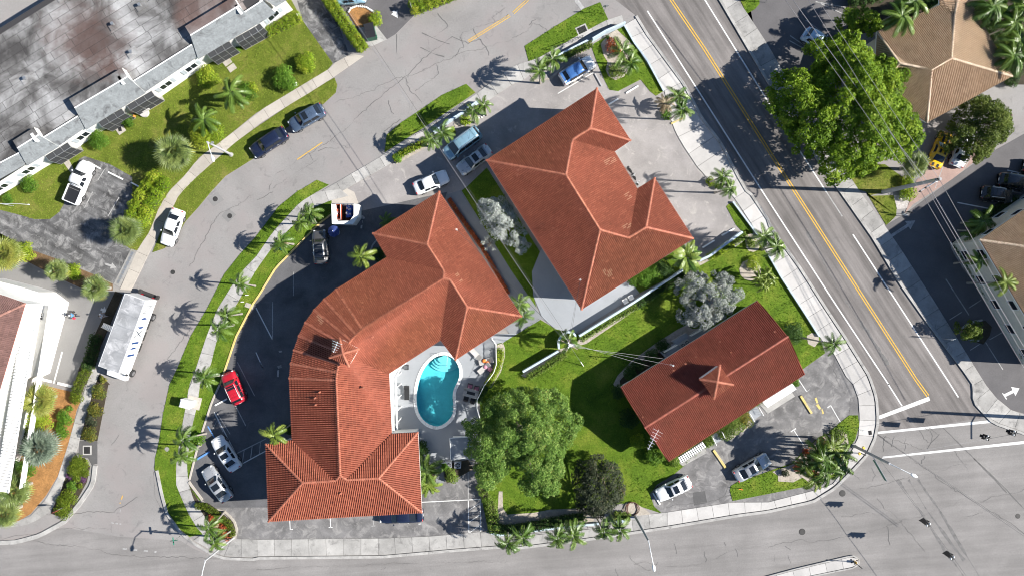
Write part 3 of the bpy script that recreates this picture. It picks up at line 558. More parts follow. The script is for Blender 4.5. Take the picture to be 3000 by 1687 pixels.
# manhole covers and drain grates
def manhole(s, r, label):
    c = g1(s); t = thing('manhole_cover', label, 'manhole cover', c, 0, 'iron covers in the roads'); a = MB()
    a.cyl((0, 0, -.02), (0, 0, .014), r, n=24); a.build('frame', M['iron'], t, local=True)
    b = MB(); b.cyl((0, 0, 0), (0, 0, .024), r * .86, n=24)
    for k in range(4): b.cyl((0, 0, .02), (0, 0, .03 - k * .001), r * (.7 - .17 * k), n=20, mi=k % 2)
    b.build('lid', [M['iron'], M['tar']], t, local=True)
for s, r, l in [("4:1623,53", .31, 'round iron manhole cover in a square patch near the grass tip of the curving street'), ("4:1732,180", .30, 'round iron manhole cover beside the orange mark in the curving street'), ("4:1303,603", .28, 'lone round manhole cover between the white sedan and the box truck'),
                ("y:560,823", .40, 'round manhole cover close to the kerb of the rounded street corner'), ("y:257,1113", .40, 'round manhole cover above the concrete traffic island in the bottom road'), ("y:1883,995", .31, 'small round manhole cover far out in the junction near the right edge'),]: manhole(s, r, l)
fig("4:1560,50 1640,0 1690,60 1610,110", 'lot_grey', .009); fig("4:1670,180 1720,120 1780,170 1720,230", 'lot_grey', .009)
def grate(s, w, h, rz, label, conc=.35):
    c = g1(s); t = thing('drain_grate', label, 'drain', c, rz, 'storm drains'); a = MB(); a.box((0, 0, .03), (w + conc, h + conc, .07)); a.build('collar', M['concrete'], t, local=True)
    b = MB(); b.box((0, 0, .07), (w, h, .012)); b.build('pit', M['dark'], t, local=True); n = 7
    for k in range(n): MB().box((-w / 2 + w * (k + .5) / n, 0, .088), (w / n * .35, h, .02)).build('bar', M['iron'], t, local=True)
grate("2:528,228", 1.05, .75, R(25), 'square storm drain grate in the grass verge at the upper corner')
grate("8:658,498", .75, .85, 0, 'storm drain grate at the end of the croton bed by the side street', .3)
grate("y:768,366", .4, .5, R(10), 'small rust brown grate in the rounded corner pavement', .05)
# trench drain across the driveway mouth
td = structure('channel_drain', MB().prism(gp("4:860,690 990,428 1040,445 905,715"), -.02, .062), M['concrete'])
A_, B_ = resample(gp("4:888,690 1005,448"), 7), None
for a, b in zip(A_, A_[1:]):
    d = (b - a); m_ = (a + b) / 2; MB().box((m_.x, m_.y, .07), (d.length * .86, .32, .02), math.atan2(d.y, d.x)).build('grating', M['metal'], td)
# wheel stops
def wheelstop(s, w, label, mat='white', h=.14):
    a, b = gp(s); m_ = (a + b) / 2; d = b - a; t = MB(); L = d.length; w2 = w / 2
    vs = [(x, y * k, z) for x in (-L / 2, L / 2) for (y, z, k) in ((-w2, 0, 1), (w2, 0, 1), (w2, h, .75), (-w2, h, .75))]
    t.add(vs, [(0, 1, 5, 4), (1, 2, 6, 5), (2, 3, 7, 6), (3, 0, 4, 7), (3, 2, 1, 0), (4, 5, 6, 7)])
    o = link('wheel_stop', t.mesh('wheel_stop', M[mat]), None, (m_.x, m_.y, .016), (0, 0, math.atan2(d.y, d.x)))
    return tag(o, label, 'wheel stop', 'wheel stops of the car parks')
for s, w, l, m in [("R:455,1305 645,1352", .32, 'white wheel stop left of the painted bay line at the mulch bed', 'white'), ("R:722,1370 905,1415", .32, 'white wheel stop right of the painted bay line at the mulch bed', 'white'), ("0:665,1222 760,1275", .2, 'white wheel stop at the nose of the white pickup', 'white'), ("0:820,1300 930,1355", .2, 'white wheel stop right of the pickup in the dark driveway bay', 'white'), ("0:990,1378 1055,1412", .2, 'white wheel stop shaded beside the yellow green hedge', 'white'),
                   ("2:860,705 950,650", .2, 'white wheel stop under the grass island, clear of the palm shadow', 'white'), ("2:728,790 800,748", .2, 'white wheel stop half in the palm shadow beside the tiled roof', 'white'), ("2:625,560 675,652", .2, 'grey green wheel stop in front of the white crossover', 'polecon'), ("L:810,185 1030,60", .2, 'white wheel stop in the sun near the grass sliver', 'white'), ("L:470,400 680,270", .2, 'white wheel stop in the shade of the low wall', 'white'),
                   ("O:235,485 298,447", .24, 'blue wheel stop in the curved car park', 'blue_line'), ("O:325,215 385,183", .2, 'white wheel stop under the front of the red car', 'white'), ("A:615,860 745,1050", .34, 'yellow wheel stop near the silver sedan', 'yellow_kerb'), ("A:1540,285 1655,470", .34, 'yellow wheel stop in front of the white awning', 'yellow_kerb'), ("a:1062,820 1115,905", .2, 'white wheel stop at the nose of the white sedan beside the lawn', 'white')]:
    wheelstop(s, w, l, m, .1 if '"4' in s else .14)
# ---------------------------------------------------------------- lawns: sheet with an edge, plus real blades
for nm in LAWNS:
    z = {'lawn_nw': .05, 'verge_nw': .05}.get(nm, .045)
    structure('lawn', MB().prism(gp(POLY[nm]), -.02, z, bottom=False), M['grass_dry' if nm in ('lawn_nw', 'verge_nw', 'lawn_e') else 'grass'])
def inside(P, poly):
    x, y = P[:, 0], P[:, 1]; c = np.zeros(len(P), bool); n = len(poly); j = n - 1
    for i in range(n):
        xi, yi = poly[i]; xj, yj = poly[j]
        if yi != yj: c ^= ((yi > y) != (yj > y)) & (x < (xj - xi) * (y - yi) / (yj - yi) + xi)
        j = i
    return c
EXCL = [[(p.x, p.y) for p in gp(s)] for s in [
  "0:640,1180 830,1240 1000,1335 4:1000,80 900,230 940,400 985,428 870,690 690,612 250,440 0,310 -300,250 -300,100 0,135 120,165 260,205 380,205 450,150 485,90 0:500,1440 560,1290 600,1200",
  "0:-200,1560 0,1430 650,1080 1200,740 1560,590 1590,480 1930,210 1:265,90 150,-80 0:-300,-80", "L:1120,770 1180,650 1280,610 1420,640 1500,740 1500,850 1430,940 1320,985 1210,950 1140,880",
  "2:668,335 720,270 790,225 905,335 922,410 880,425 870,520 845,580 780,608 725,575 705,530 720,470 690,420", "L:1240,170 1400,190 1480,380 1450,440 1370,475 1290,460 1220,280", "D:80,1180 140,1060 340,850 700,590 1000,400 1120,340 1400,390 1000,1000 250,1330",
  "x:825,25 1180,560 2:2140,2600" if False else "s:1830,1150 2215,900 2300,990 2340,1095 1960,1335", "A:1450,1010 1720,740 1850,690 1950,640 2030,690 2050,790 1990,960 1980,1050 1680,1240 1560,1150 1300,1190 1240,1090",
  "M:90,560 120,100 180,100 190,380 260,480 960,400 1400,380 1440,470 1700,480 1660,630 600,690 100,740", "6:500,1110 920,860 935,885 560,1140 480,1160", "6:70,1380 100,1395 400,1215 440,1160 360,1180 100,1350", "7:290,1080 330,1058 375,1070 385,1120 350,1165 300,1140", "L:390,640 460,680 700,480 1010,300 1150,270 900,420 640,600 420,720"]]
def grass_blades():
    V = []; T = []
    for nm in LAWNS:
        poly = [(p.x, p.y) for p in gp(POLY[nm])]; a = np.array(poly); lo = np.maximum(a.min(0), [-66, -38]); hi = np.minimum(a.max(0), [66, 38])
        if (hi <= lo).any(): continue
        n = int(np.prod(hi - lo) * 42); P = lo + RNG.random((n, 2)) * (hi - lo); P = P[inside(P, poly)]
        for e in EXCL: P = P[~inside(P, e)]
        V.append(P); T.append(np.full(len(P), .72 if nm in ('lawn_nw', 'verge_nw', 'lawn_e') else .48))
    P = np.concatenate(V); n = len(P); az = RNG.random(n) * 6.283; w = .022 + .04 * RNG.random(n); h = .05 + .11 * RNG.random(n); ln = RNG.random((n, 2)) - .5
    d = np.stack([np.cos(az), np.sin(az)], 1) * w[:, None]; v = np.zeros((n, 3, 3)); v[:, 0, :2] = P - d; v[:, 1, :2] = P + d; v[:, 2, :2] = P + ln * .24; v[:, :2, 2] = .04; v[:, 2, 2] = .045 + h
    me = bpy.data.meshes.new('grass'); me.vertices.add(3 * n); me.vertices.foreach_set('co', v.ravel()); me.loops.add(3 * n); me.loops.foreach_set('vertex_index', np.arange(3 * n))
    me.polygons.add(n); me.polygons.foreach_set('loop_start', np.arange(n) * 3); me.update(calc_edges=True); me.materials.append(M['blade'])
    at = me.attributes.new('tint', 'FLOAT', 'FACE'); at.data.foreach_set('value', np.clip(np.concatenate(T) + RNG.normal(0, .22, n), 0, 1)); link('grass', me)['kind'] = 'stuff'
    bpy.data.objects['grass']['label'] = 'short green grass of the lawns and verges'
grass_blades()

# ---------------------------------------------------------------- tiled roofs
TW, TL = .21, .39
def tile_field(poly3, down, mat, seed=0, name='roof_tiles', parent=None, pale=(), flat=False):
    """barrel tiles over one roof face: poly3 = corners (world), down = eave direction pair"""
    a = np.array([tuple(p) for p in poly3]); c = a.mean(0); A = np.c_[a[:, 0] - c[0], a[:, 1] - c[1], np.ones(len(a))]
    sx, sy, z0 = np.linalg.lstsq(A, a[:, 2], rcond=None)[0]          # plane z = sx x + sy y + z0
    e = Vector((down[1][0] - down[0][0], down[1][1] - down[0][1], 0)).normalized(); f = Vector((-e.y, e.x, 0))
    slope = sx * f.x + sy * f.y
    if slope < 0: f = -f; slope = -slope
    cs = 1 / math.sqrt(1 + slope * slope); tl = TL * cs
    o = Vector((down[0][0], down[0][1], 0)); r = np.random.default_rng(seed + 11)
    pu = [(Vector((p[0], p[1], 0)) - o).dot(e) for p in poly3]; pv = [(Vector((p[0], p[1], 0)) - o).dot(f) for p in poly3]
    i0, i1 = math.floor(min(pu) / TW), math.ceil(max(pu) / TW); j0, j1 = math.floor(min(pv) / tl), math.ceil(max(pv) / tl)
    prof = [(0, -.09), (.34, -.09), (.41, .04), (.55, .12), (.80, .12), (.94, .04)] if not flat else [(0, 0), (.2, .02), (.4, .045), (.6, .045), (.8, .02)]
    cols = [(i + q) * TW for i in range(i0, i1) for q, _ in prof] + [i1 * TW]; hz = [h for i in range(i0, i1) for _, h in prof] + [0]
    nc = len(cols); bm = bmesh.new(); lay = bm.faces.layers.float.new('tint'); npf = len(prof)
    rows = [];
    for j in range(j0, j1): rows += [(j * tl + .004, .055), ((j + 1) * tl + .004, 0.0)]
    def vert(u, v, h):
        x, y = o.x + e.x * u + f.x * v, o.y + e.y * u + f.y * v; return bm.verts.new((x, y, sx * (x - c[0]) + sy * (y - c[1]) + z0 + h))
    tint = np.clip(r.normal(.5, .2, (j1 - j0, i1 - i0)), 0, .93)
    prev = None
    for k, (v, dh) in enumerate(rows):
        cur = [vert(cols[q], v, hz[q] + dh) for q in range(nc)]
        if prev:
            for q in range(nc - 1):
                fc = bm.faces.new((prev[q], prev[q + 1], cur[q + 1], cur[q])); fc[lay] = tint[min(k // 2, j1 - j0 - 1), min(q // npf, i1 - i0 - 1)]
        prev = cur
    for (cx, cy, w, h) in pale:                                      # replaced paler tiles
        for fc in bm.faces:
            m_ = fc.calc_center_median(); 
            if abs((m_.x - cx) * e.x + (m_.y - cy) * e.y) < w and abs((m_.x - cx) * f.x + (m_.y - cy) * f.y) < h: 
                q = (math.floor(((m_ - o).dot(e)) / TW) * 7 + math.floor(((m_ - o).dot(f)) / tl) * 5) % 4
                if q: fc[lay] = 1.0
    tris = geometry.tessellate_polygon([[Vector((p[0], p[1], 0)) for p in poly3]]); n = len(poly3)
    convex = True; sg = 0
    for i in range(n):
        p, q, s_ = poly3[i], poly3[(i + 1) % n], poly3[(i + 2) % n]; cr = (q[0] - p[0]) * (s_[1] - q[1]) - (q[1] - p[1]) * (s_[0] - q[0])
        if abs(cr) > .05:
            if sg and cr * sg < 0: convex = False
            sg = 1 if cr > 0 else -1
    parts = [list(poly3)] if convex else [[poly3[i] for i in t] for t in tris]
    outv, outf, outt = [], [], []
    for P in parts:
        b2 = bm.copy(); l2 = b2.faces.layers.float['tint']; cx = sum(p[0] for p in P) / len(P); cy = sum(p[1] for p in P) / len(P)
        for i in range(len(P)):
            p, q = P[i], P[(i + 1) % len(P)]; nx, ny = q[1] - p[1], -(q[0] - p[0])
            if abs(nx) + abs(ny) < 1e-6: continue
            if (cx - p[0]) * nx + (cy - p[1]) * ny > 0: nx, ny = -nx, -ny
            bmesh.ops.bisect_plane(b2, geom=b2.verts[:] + b2.edges[:] + b2.faces[:], plane_co=(p[0], p[1], 0), plane_no=(nx, ny, 0), clear_outer=True)
        b2.verts.index_update(); base = len(outv); outv += [v.co.copy() for v in b2.verts]
        for fc in b2.faces: outf.append([base + v.index for v in fc.verts]); outt.append(fc[l2])
        b2.free()
    bm.free(); return outv, outf, outt, (sx, sy, z0, c)
CAP = None
def cap_mesh(mat, L=.40, r=.135):
    mb = MB(); n = 6
    for x, rr in ((-L * .55, r * 1.12), (L * .5, r * .9)): mb.v += [(x, rr * math.cos(math.pi * k / n), rr * .62 * math.sin(math.pi * k / n)) for k in range(n + 1)]
    mb.f = [(k, k + 1, n + 2 + k, n + 1 + k) for k in range(n)] + [tuple(range(n, -1, -1)), tuple(range(n + 1, 2 * n + 2))]; mb.m = [0] * len(mb.f)
    return mb.mesh('ridge_tile', mat)
CAPS = {k: cap_mesh(M[k]) for k in ('cap', 'cap_tan', 'cap_red')}
def ridge(parent, P, Q, cap='cap', step=.37, lift=.06, budget=None):
    P, Q = Vector(P), Vector(Q); d = Q - P; L = d.length; n = max(1, round(L / step)); d.normalize(); o = wloc(parent)
    yv = Vector((0, 0, 1)).cross(d).normalized(); zv = d.cross(yv); m_ = Matrix((d, yv, zv)).transposed()
    for k in range(n):
        p = P + d * (L * (k + .5) / n) + Vector((0, 0, lift)) - o; rot = (m_ @ Matrix.Rotation(random.gauss(0, .03), 3, 'Z')).to_euler()
        link('ridge_tile', CAPS[cap], parent, p, rot)
def offset_poly(poly, d):
    p = [Vector((q[0], q[1])) for q in poly]; n = len(p)
    if sum(p[i].x * p[(i + 1) % n].y - p[(i + 1) % n].x * p[i].y for i in range(n)) < 0: p.reverse()
    out = []
    for i in range(n):
        a, b, c = p[i - 1], p[i], p[(i + 1) % n]; d1 = (b - a).normalized(); d2 = (c - b).normalized(); n1 = Vector((-d1.y, d1.x)); n2 = Vector((-d2.y, d2.x))
        m_ = (n1 + n2); m_ = m_ / max(.35, m_.dot(n1)) if m_.length > 1e-6 else n1; out.append(b + m_ * d)
    return out
def openings(root, wallpoly, z0, h, step=3.4, w=1.25, name='window', minlen=3.0, off=0):
    n = len(wallpoly)
    for i in range(n):
        a, b = Vector((*wallpoly[i][:2], 0)), Vector((*wallpoly[(i + 1) % n][:2], 0)); L = (b - a).length
        if L < minlen: continue
        d = (b - a).normalized(); nrm = Vector((d.y, -d.x, 0)); k = max(1, int(L / step)); rz = math.atan2(d.y, d.x); o = wloc(root)
        for q in range(k):
            p = a + d * (L * (q + .5) / k) + nrm * .015 + Vector((0, 0, z0 + h / 2)) - o
            fr = MB(); 
            for dx, sw, sh, dz in ((-w / 2, .07, h, 0), (w / 2, .07, h, 0), (0, w + .07, .07, h / 2), (0, w + .07, .07, -h / 2)): fr.box((dx, 0, dz), (sw, .08, sh))
            f = link(name, fr.mesh(name, M['white']), root, p, (0, 0, rz))
            link('pane', MB().box((0, 0, 0), (w - .07, .03, h - .07)).mesh('pane', M['glass']), f)
def tiled_building(name, label, V, faces, ridges, eave_loop, wall_h, tilemat='tile', capmat='cap', wallmat='stucco', overhang=.75, pale={}, cat='building', sofmat='white', wins=None):
    """V: corner name -> (place, height). faces: (corner names, eave pair). Returns the thing's root, roof and corners"""
    W = {k: g1(s, z) for k, (s, z) in V.items()}
    c = sum((W[k] for k in eave_loop), Vector()) / len(eave_loop); root = thing(name, label, cat, (c.x, c.y, 0))
    loop = [W[k] for k in eave_loop]; wall = offset_poly(loop, overhang)
    MB().prism([(p.x, p.y) for p in wall], 0, wall_h, bottom=False).build('wall', M[wallmat], root)
    mb = MB(); N = len(loop)
    for F, _ in faces:
        base = len(mb.v); mb.v += [(W[k].x, W[k].y, W[k].z - .03) for k in F]; idx = [base + i for i in range(len(F))]
        ar = sum(W[F[i]].x * W[F[(i + 1) % len(F)]].y - W[F[(i + 1) % len(F)]].x * W[F[i]].y for i in range(len(F)))
        mb.f.append(tuple(idx if ar > 0 else idx[::-1])); mb.m.append(0)
    b = len(mb.v); mb.v += [(p.x, p.y, p.z - .03) for p in loop] + [(p.x, p.y, p.z - .22) for p in loop]
    mb.f += [(b + i, b + (i + 1) % N, b + N + (i + 1) % N, b + N + i) for i in range(N)]; mb.m += [1] * N
    ar = sum(loop[i].x * loop[(i + 1) % N].y - loop[(i + 1) % N].x * loop[i].y for i in range(N)); sf = tuple(b + N + i for i in range(N)); mb.f.append(sf[::-1] if ar > 0 else sf); mb.m.append(1)
    roof = mb.build('roof', [M[tilemat], M[sofmat]], root)
    vv, ff, tt = [], [], []
    for i, (F, e) in enumerate(faces):
        v, f, t, _ = tile_field([W[k] for k in F], (W[e[0]], W[e[1]]), None, i * 17, pale=[(g1(s, 7).x, g1(s, 7).y, w, h) for s, w, h in pale.get(i, ())])
        b = len(vv); vv += v; ff += [[b + q for q in g] for g in f]; tt += t
    me = bpy.data.meshes.new('roof_tiles'); o = wloc(roof); me.from_pydata([(v.x - o.x, v.y - o.y, v.z - o.z) for v in vv], [], ff); me.materials.append(M[tilemat])
    at = me.attributes.new('tint', 'FLOAT', 'FACE'); at.data.foreach_set('value', tt); rt = link('roof_tiles', me, roof); rt['kind'] = 'stuff'
    for a, b in ridges: ridge(roof, W[a], W[b], capmat)
    if wins: 
        for z0, h in wins: openings(root, [(p.x, p.y) for p in wall], z0, h)
    return root, roof, W
def roof_vent(roof, s, z, label=None, h=.2, r=.06, col='tile'):
    p = g1(s, z) - wloc(roof); mb = MB(); mb.cyl((p.x, p.y, p.z - .3), (p.x, p.y, p.z + h), r, n=8); mb.box((p.x, p.y, p.z + h + .05), (r * 4, r * 3, .1), .5); mb.build('vent', M['cap'], roof, local=True)

E2 = 6.0
# north east motel block
B1V = {'C': ('2:640,668', E2), 'R': ('2:897,1062', E2), 'i1': ('2:775,1145', E2), 'i2': ('2:945,1422', E2), 'pk': ('2:1075,1342', E2), 'r2': ('6:1368,350', E2), 'bt': ('6:523,885', E2), 'L': ('1:1735,1210', E2),
       'P1': ('2:590,970', 7.25), 'Q1': ('2:455,1055', 7.3), 'R1': ('2:405,1320', 8.45), 'R2': ('6:662,285', 8.45), 'S': ('6:880,345', 7.5), 'T': ('6:1010,265', 7.5)}
B1, B1R, B1W = tiled_building('motel_building', 'large terracotta tiled motel block with two small hip wings facing the wide avenue', B1V,
    [(('L', 'C', 'P1', 'Q1', 'R1'), ('L', 'C')), (('C', 'R', 'P1'), ('C', 'R')), (('R', 'i1', 'Q1', 'P1'), ('R', 'i1')), (('i1', 'i2', 'S', 'R2', 'R1', 'Q1'), ('i1', 'i2')), (('i2', 'pk', 'T', 'S'), ('i2', 'pk')),
     (('pk', 'r2', 'T'), ('pk', 'r2')), (('r2', 'bt', 'R2', 'S', 'T'), ('bt', 'r2')), (('bt', 'L', 'R1', 'R2'), ('bt', 'L'))],
    [('C', 'P1'), ('P1', 'R'), ('P1', 'Q1'), ('Q1', 'R1'), ('L', 'R1'), ('R1', 'R2'), ('bt', 'R2'), ('R2', 'S'), ('S', 'T'), ('pk', 'T'), ('T', 'r2')],
    ['L', 'bt', 'r2', 'pk', 'i2', 'i1', 'R', 'C'], 5.85, pale={3: [('2:745,1205', .4, .6), ('6:880,25', .4, .5), ('6:860,260', .3, .6)], 6: [('6:735,615', .45, .5), ('6:705,590', .3, .4)]}, wins=[(1.0, 1.2), (3.9, 1.2)])
for s, z in [('2:285,1155', 7.3), ('2:15,1150', 7.0), ('2:45,1285', 8.0), ('2:40,1320', 8.0), ('6:515,130', 8.2), ('6:310,275', 7.4), ('6:335,290', 7.3), ('6:685,518', 7.9), ('6:712,524', 7.9), ('6:590,718', 7.0), ('6:915,365', 7.4), ('6:940,345', 7.3), ('6:760,650', 7.0)]: roof_vent(B1R, s, z)
# curved motel block round the pool
m_ = 7.8
B2V = {'A': ('5:1383,-5', E2), 'B': ('5:880,312', E2), 'C': ('5:985,490', E2), 'o0': ('5:603,730', E2), 'o1': ('5:512,805', E2), 'o2': ('5:437,885', E2), 'o3': ('5:370,980', E2), 'o4': ('5:322,1080', E2), 'o5': ('5:284,1188', E2), 'o6': ('5:260,1290', E2), 'o7': ('5:250,1400', E2),
       'wi': ('9:270,420', E2), 'wl': ('9:72,452', E2), 'wb': ('9:93,1037', E2), 'we': ('9:1252,970', E2), 'wt': ('9:1222,362', E2), 'wj': ('9:1025,372', E2), 'in': ('5:1005,1365', E2), 'ic': ('5:1392,1115', E2), 'bc': ('5:1503,1265', E2), 'rc': ('6:75,935', E2),
       'D': ('5:1290,395', 7.7), 'E': ('5:1415,590', 7.75), 'F': ('5:1412,650', 7.95), 'Gj': ('5:1462,660', 7.85), 'H': ('5:1590,865', 7.75), 'a0': ('5:800,1030', 8.1), 'a1': ('5:755,1070', 8.1), 'a2': ('5:718,1115', 8.1), 'a3': ('5:685,1160', 8.1), 'a4': ('5:655,1215', 8.1), 'a5': ('5:624,1295', 8.1), 'a6': ('5:611,1355', 8.1), 'a7': ('5:605,1415', 8.1),
       'K': ('9:635,690', 7.95), 'j1': ('9:600,727', 7.75), 'j2': ('9:685,722', 7.75), 'L': ('9:352,745', 7.7), 'Mm': ('9:925,710', 7.7)}
f2 = [(('A', 'D', 'B'), ('A', 'B')), (('B', 'D', 'E', 'C'), ('B', 'C')), (('C', 'E', 'F', 'a0', 'o0'), ('C', 'o0'))]
f2 += [(('o%d' % i, 'a%d' % i, 'a%d' % (i + 1), 'o%d' % (i + 1)), ('o%d' % i, 'o%d' % (i + 1))) for i in range(7)]
f2 += [(('o7', 'a7', 'K', 'j1', 'wi'), ('o7', 'wi')), (('A', 'D', 'E', 'F', 'Gj', 'H', 'rc'), ('A', 'rc')), (('rc', 'H', 'bc'), ('rc', 'bc')), (('bc', 'H', 'Gj', 'ic'), ('bc', 'ic')), (('ic', 'Gj', 'F', 'a0', 'a1', 'a2', 'a3', 'a4', 'in'), ('ic', 'in')),
       (('in', 'a4', 'a5', 'a6', 'a7', 'K', 'j2', 'wj'), ('in', 'wj')), (('wi', 'j1', 'L', 'wl'), ('wi', 'wl')), (('wl', 'L', 'wb'), ('wl', 'wb')), (('wb', 'L', 'j1', 'K', 'j2', 'Mm', 'we'), ('wb', 'we')), (('we', 'Mm', 'wt'), ('we', 'wt')), (('wt', 'Mm', 'j2', 'wj'), ('wt', 'wj'))]
B2, B2R, B2W = tiled_building('motel_building', 'long curved terracotta tiled motel block wrapping the swimming pool', B2V, f2,
    [('A', 'D'), ('B', 'D'), ('D', 'E'), ('E', 'F'), ('F', 'Gj'), ('Gj', 'H'), ('H', 'rc'), ('H', 'bc'), ('F', 'a0'), ('a0', 'a1'), ('a1', 'a2'), ('a2', 'a3'), ('a4', 'a5'), ('a5', 'a6'), ('a6', 'a7'), ('a7', 'K'), ('K', 'j1'), ('K', 'j2'), ('j1', 'L'), ('j2', 'Mm'), ('L', 'wl'), ('L', 'wb'), ('Mm', 'wt'), ('Mm', 'we')] + [('o%d' % i, 'a%d' % i) for i in (0, 1, 2, 3, 4, 5, 6, 7)],
    ['A', 'B', 'C', 'o0', 'o1', 'o2', 'o3', 'o4', 'o5', 'o6', 'o7', 'wi', 'wl', 'wb', 'we', 'wt', 'wj', 'in', 'ic', 'bc', 'rc'], 5.85,
    pale={11: [('5:1525,615', .2, .2), ('5:1550,655', .25, .25)], 5: [('5:490,970', .35, .35), ('5:465,945', .25, .3)], 6: [('5:600,1040', .12, .12)]}, wins=[(1.0, 1.2), (3.9, 1.2)])
for s, z in [('5:1525,580', 7.0), ('5:1440,518', 7.5), ('5:1625,515', 6.6), ('5:805,830', 7.2), ('5:865,800', 7.3), ('5:800,885', 7.3), ('5:885,1090', 7.9), ('9:450,105', 7.2), ('9:455,155', 7.2), ('9:645,820', 7.2), ('9:485,60', 7.4), ('9:815,25', 7.4)]: roof_vent(B2R, s, z)
# low block beside the south lawn
E3 = 3.7
B3V = {'L': ('x:815,25', E3), 'T': ('6:1850,815', E3), 'R': ('7:280,1370', E3), 'Bm': ('x:1180,585', E3), 'rl': ('x:1000,330', 5.65), 'rr': ('7:150,1085', 5.65)}
B3, B3R, B3W = tiled_building('motel_building', 'straight gabled terracotta tiled motel block with a small square cupola above the lawn', B3V, [(('L', 'T', 'rr', 'rl'), ('L', 'T')), (('Bm', 'R', 'rr', 'rl'), ('Bm', 'R'))], [('rl', 'rr')], ['L', 'Bm', 'R', 'T'], 3.55, 'tile_red', 'cap_red', overhang=.6, wins=[(1.0, 1.2)])
gb = MB()
for a, b, c in (('L', 'Bm', 'rl'), ('T', 'R', 'rr')):
    P = [B3W[a], B3W[b], B3W[c]]; mid = (P[0] + P[1]) / 2; s_ = (B3W['rl'] + B3W['rr']) / 2; d = (s_ - mid); d.z = 0; d.normalize(); v = [p + d * .5 + Vector((0, 0, -.15)) for p in P]; gb.add([tuple(p) for p in v], [(0, 1, 2)])
gb.build('gable', M['stucco'], B3)
for s, z in [('6:1565,1125', 4.6), ('6:1648,1205', 5.0), ('6:1385,1240', 4.8), ('6:1305,1290', 4.8), ('6:1215,1340', 4.8), ('x:1065,185', 4.9), ('x:985,247', 5.3), ('6:1890,1090', 4.9), ('7:45,1050', 5.4)]: roof_vent(B3R, s, z, r=.05, h=.16)
# cupolas: walls and a little pyramid of tiles
def cupola(parent, corners, apex, ze, za, zb, nm='cupola'):
    C = [g1(s, ze) for s in corners]; a = g1(apex, za); root = MB().prism([(p.x, p.y) for p in offset_poly(C, .18)], zb, ze - .02, bottom=False).build(nm, M['stucco'], parent); o = wloc(root)
    vv, ff, tt = [], [], []
    for i in range(4):
        v, f, t, _ = tile_field([C[i], C[(i + 1) % 4], a], (C[i], C[(i + 1) % 4]), None, 90 + i); b = len(vv); vv += v; ff += [[b + q for q in g] for g in f]; tt += t
    me = bpy.data.meshes.new('cupola_roof'); me.from_pydata([(v.x - o.x, v.y - o.y, v.z - o.z) for v in vv], [], ff); me.materials.append(M['tile']); me.attributes.new('tint', 'FLOAT', 'FACE').data.foreach_set('value', tt)
    link('cupola_roof', me, root)['kind'] = 'stuff'
    for p in C: ridge(root, p, a)
cupola(B2R, ['5:632,1098', '5:778,1178', '5:700,1312', '5:555,1245'], '5:655,1215', 9.0, 9.65, 7.5)
cupola(B3R, ['s:2109,1068', 's:2148,1127', 's:2091,1168', 's:2050,1110'], 's:2101,1118', 6.5, 7.15, 5.0)
# tan roofed houses across the avenue
NEV = {'t': ('H:735,-60', 4.2), 'tt': ('H:735,80', 4.2), 'l': ('H:-151,455', 4.2), 'l2': ('H:-180,1250', 4.2), 'b1': ('H:330,1130', 4.2), 'w': ('H:170,900', 6.3), 'b2': ('H:470,1700', 4.2), 'b3': ('H:560,1740', 4.2), 'r': ('H:1765,1085', 4.2), 'u': ('H:1120,-60', 4.2), 'u0': ('H:960,-400', 4.2), 't0': ('H:735,-400', 4.2),
       'ap': ('H:900,830', 6.4), 'q': ('H:620,990', 6.45), 'v': ('H:950,215', 5.0), 'tp': ('H:1010,-60', 4.5), 'tp0': ('H:1010,-400', 5.5)}
NE, NER, NEW = tiled_building('tan_roof_house', 'house with hipped tan tile roof half covered by the huge bright green tree', NEV,
    [(('tt', 'l', 'w', 'q', 'ap', 'v'), ('tt', 'l')), (('l', 'l2', 'w'), ('l', 'l2')), (('l2', 'b3', 'q', 'w'), ('l2', 'b3')), (('t', 'tt', 'v', 'tp'), ('t', 'tt')), (('u', 'tp', 'v', 'ap', 'r'), ('u', 'r')), (('r', 'ap', 'q', 'b3'), ('b3', 'r'))],
    [('v', 'ap'), ('tp', 'v'), ('ap', 'q'), ('ap', 'r'), ('q', 'b3'), ('q', 'w'), ('w', 'l'), ('w', 'l2')], ['t', 'tt', 'l', 'l2', 'b3', 'r', 'u'], 4.0, 'tile_tan', 'cap_tan', 'stucco_cream', .5)
EBV = {'c': ('7:1595,360', E2), 'n': ('7:2500,-260', E2), 's': ('7:2200,1370', E2), 'e': ('7:3300,700', E2), 'rp': ('7:2350,470', 8.4)}
EB, EBR, EBW = tiled_building('apartment_building', 'two storey cream building with tan tiled roof at the right edge of the photo', EBV, [(('n', 'c', 'rp'), ('n', 'c')), (('c', 's', 'rp'), ('c', 's')), (('s', 'e', 'rp'), ('s', 'e')), (('e', 'n', 'rp'), ('e', 'n'))], [('c', 'rp'), ('n', 'rp'), ('s', 'rp')], ['n', 'c', 's', 'e'], 5.85, 'tile_tan', 'cap_tan', 'stucco_cream', .35, wins=[(1.0, 1.1), (3.9, 1.1)])
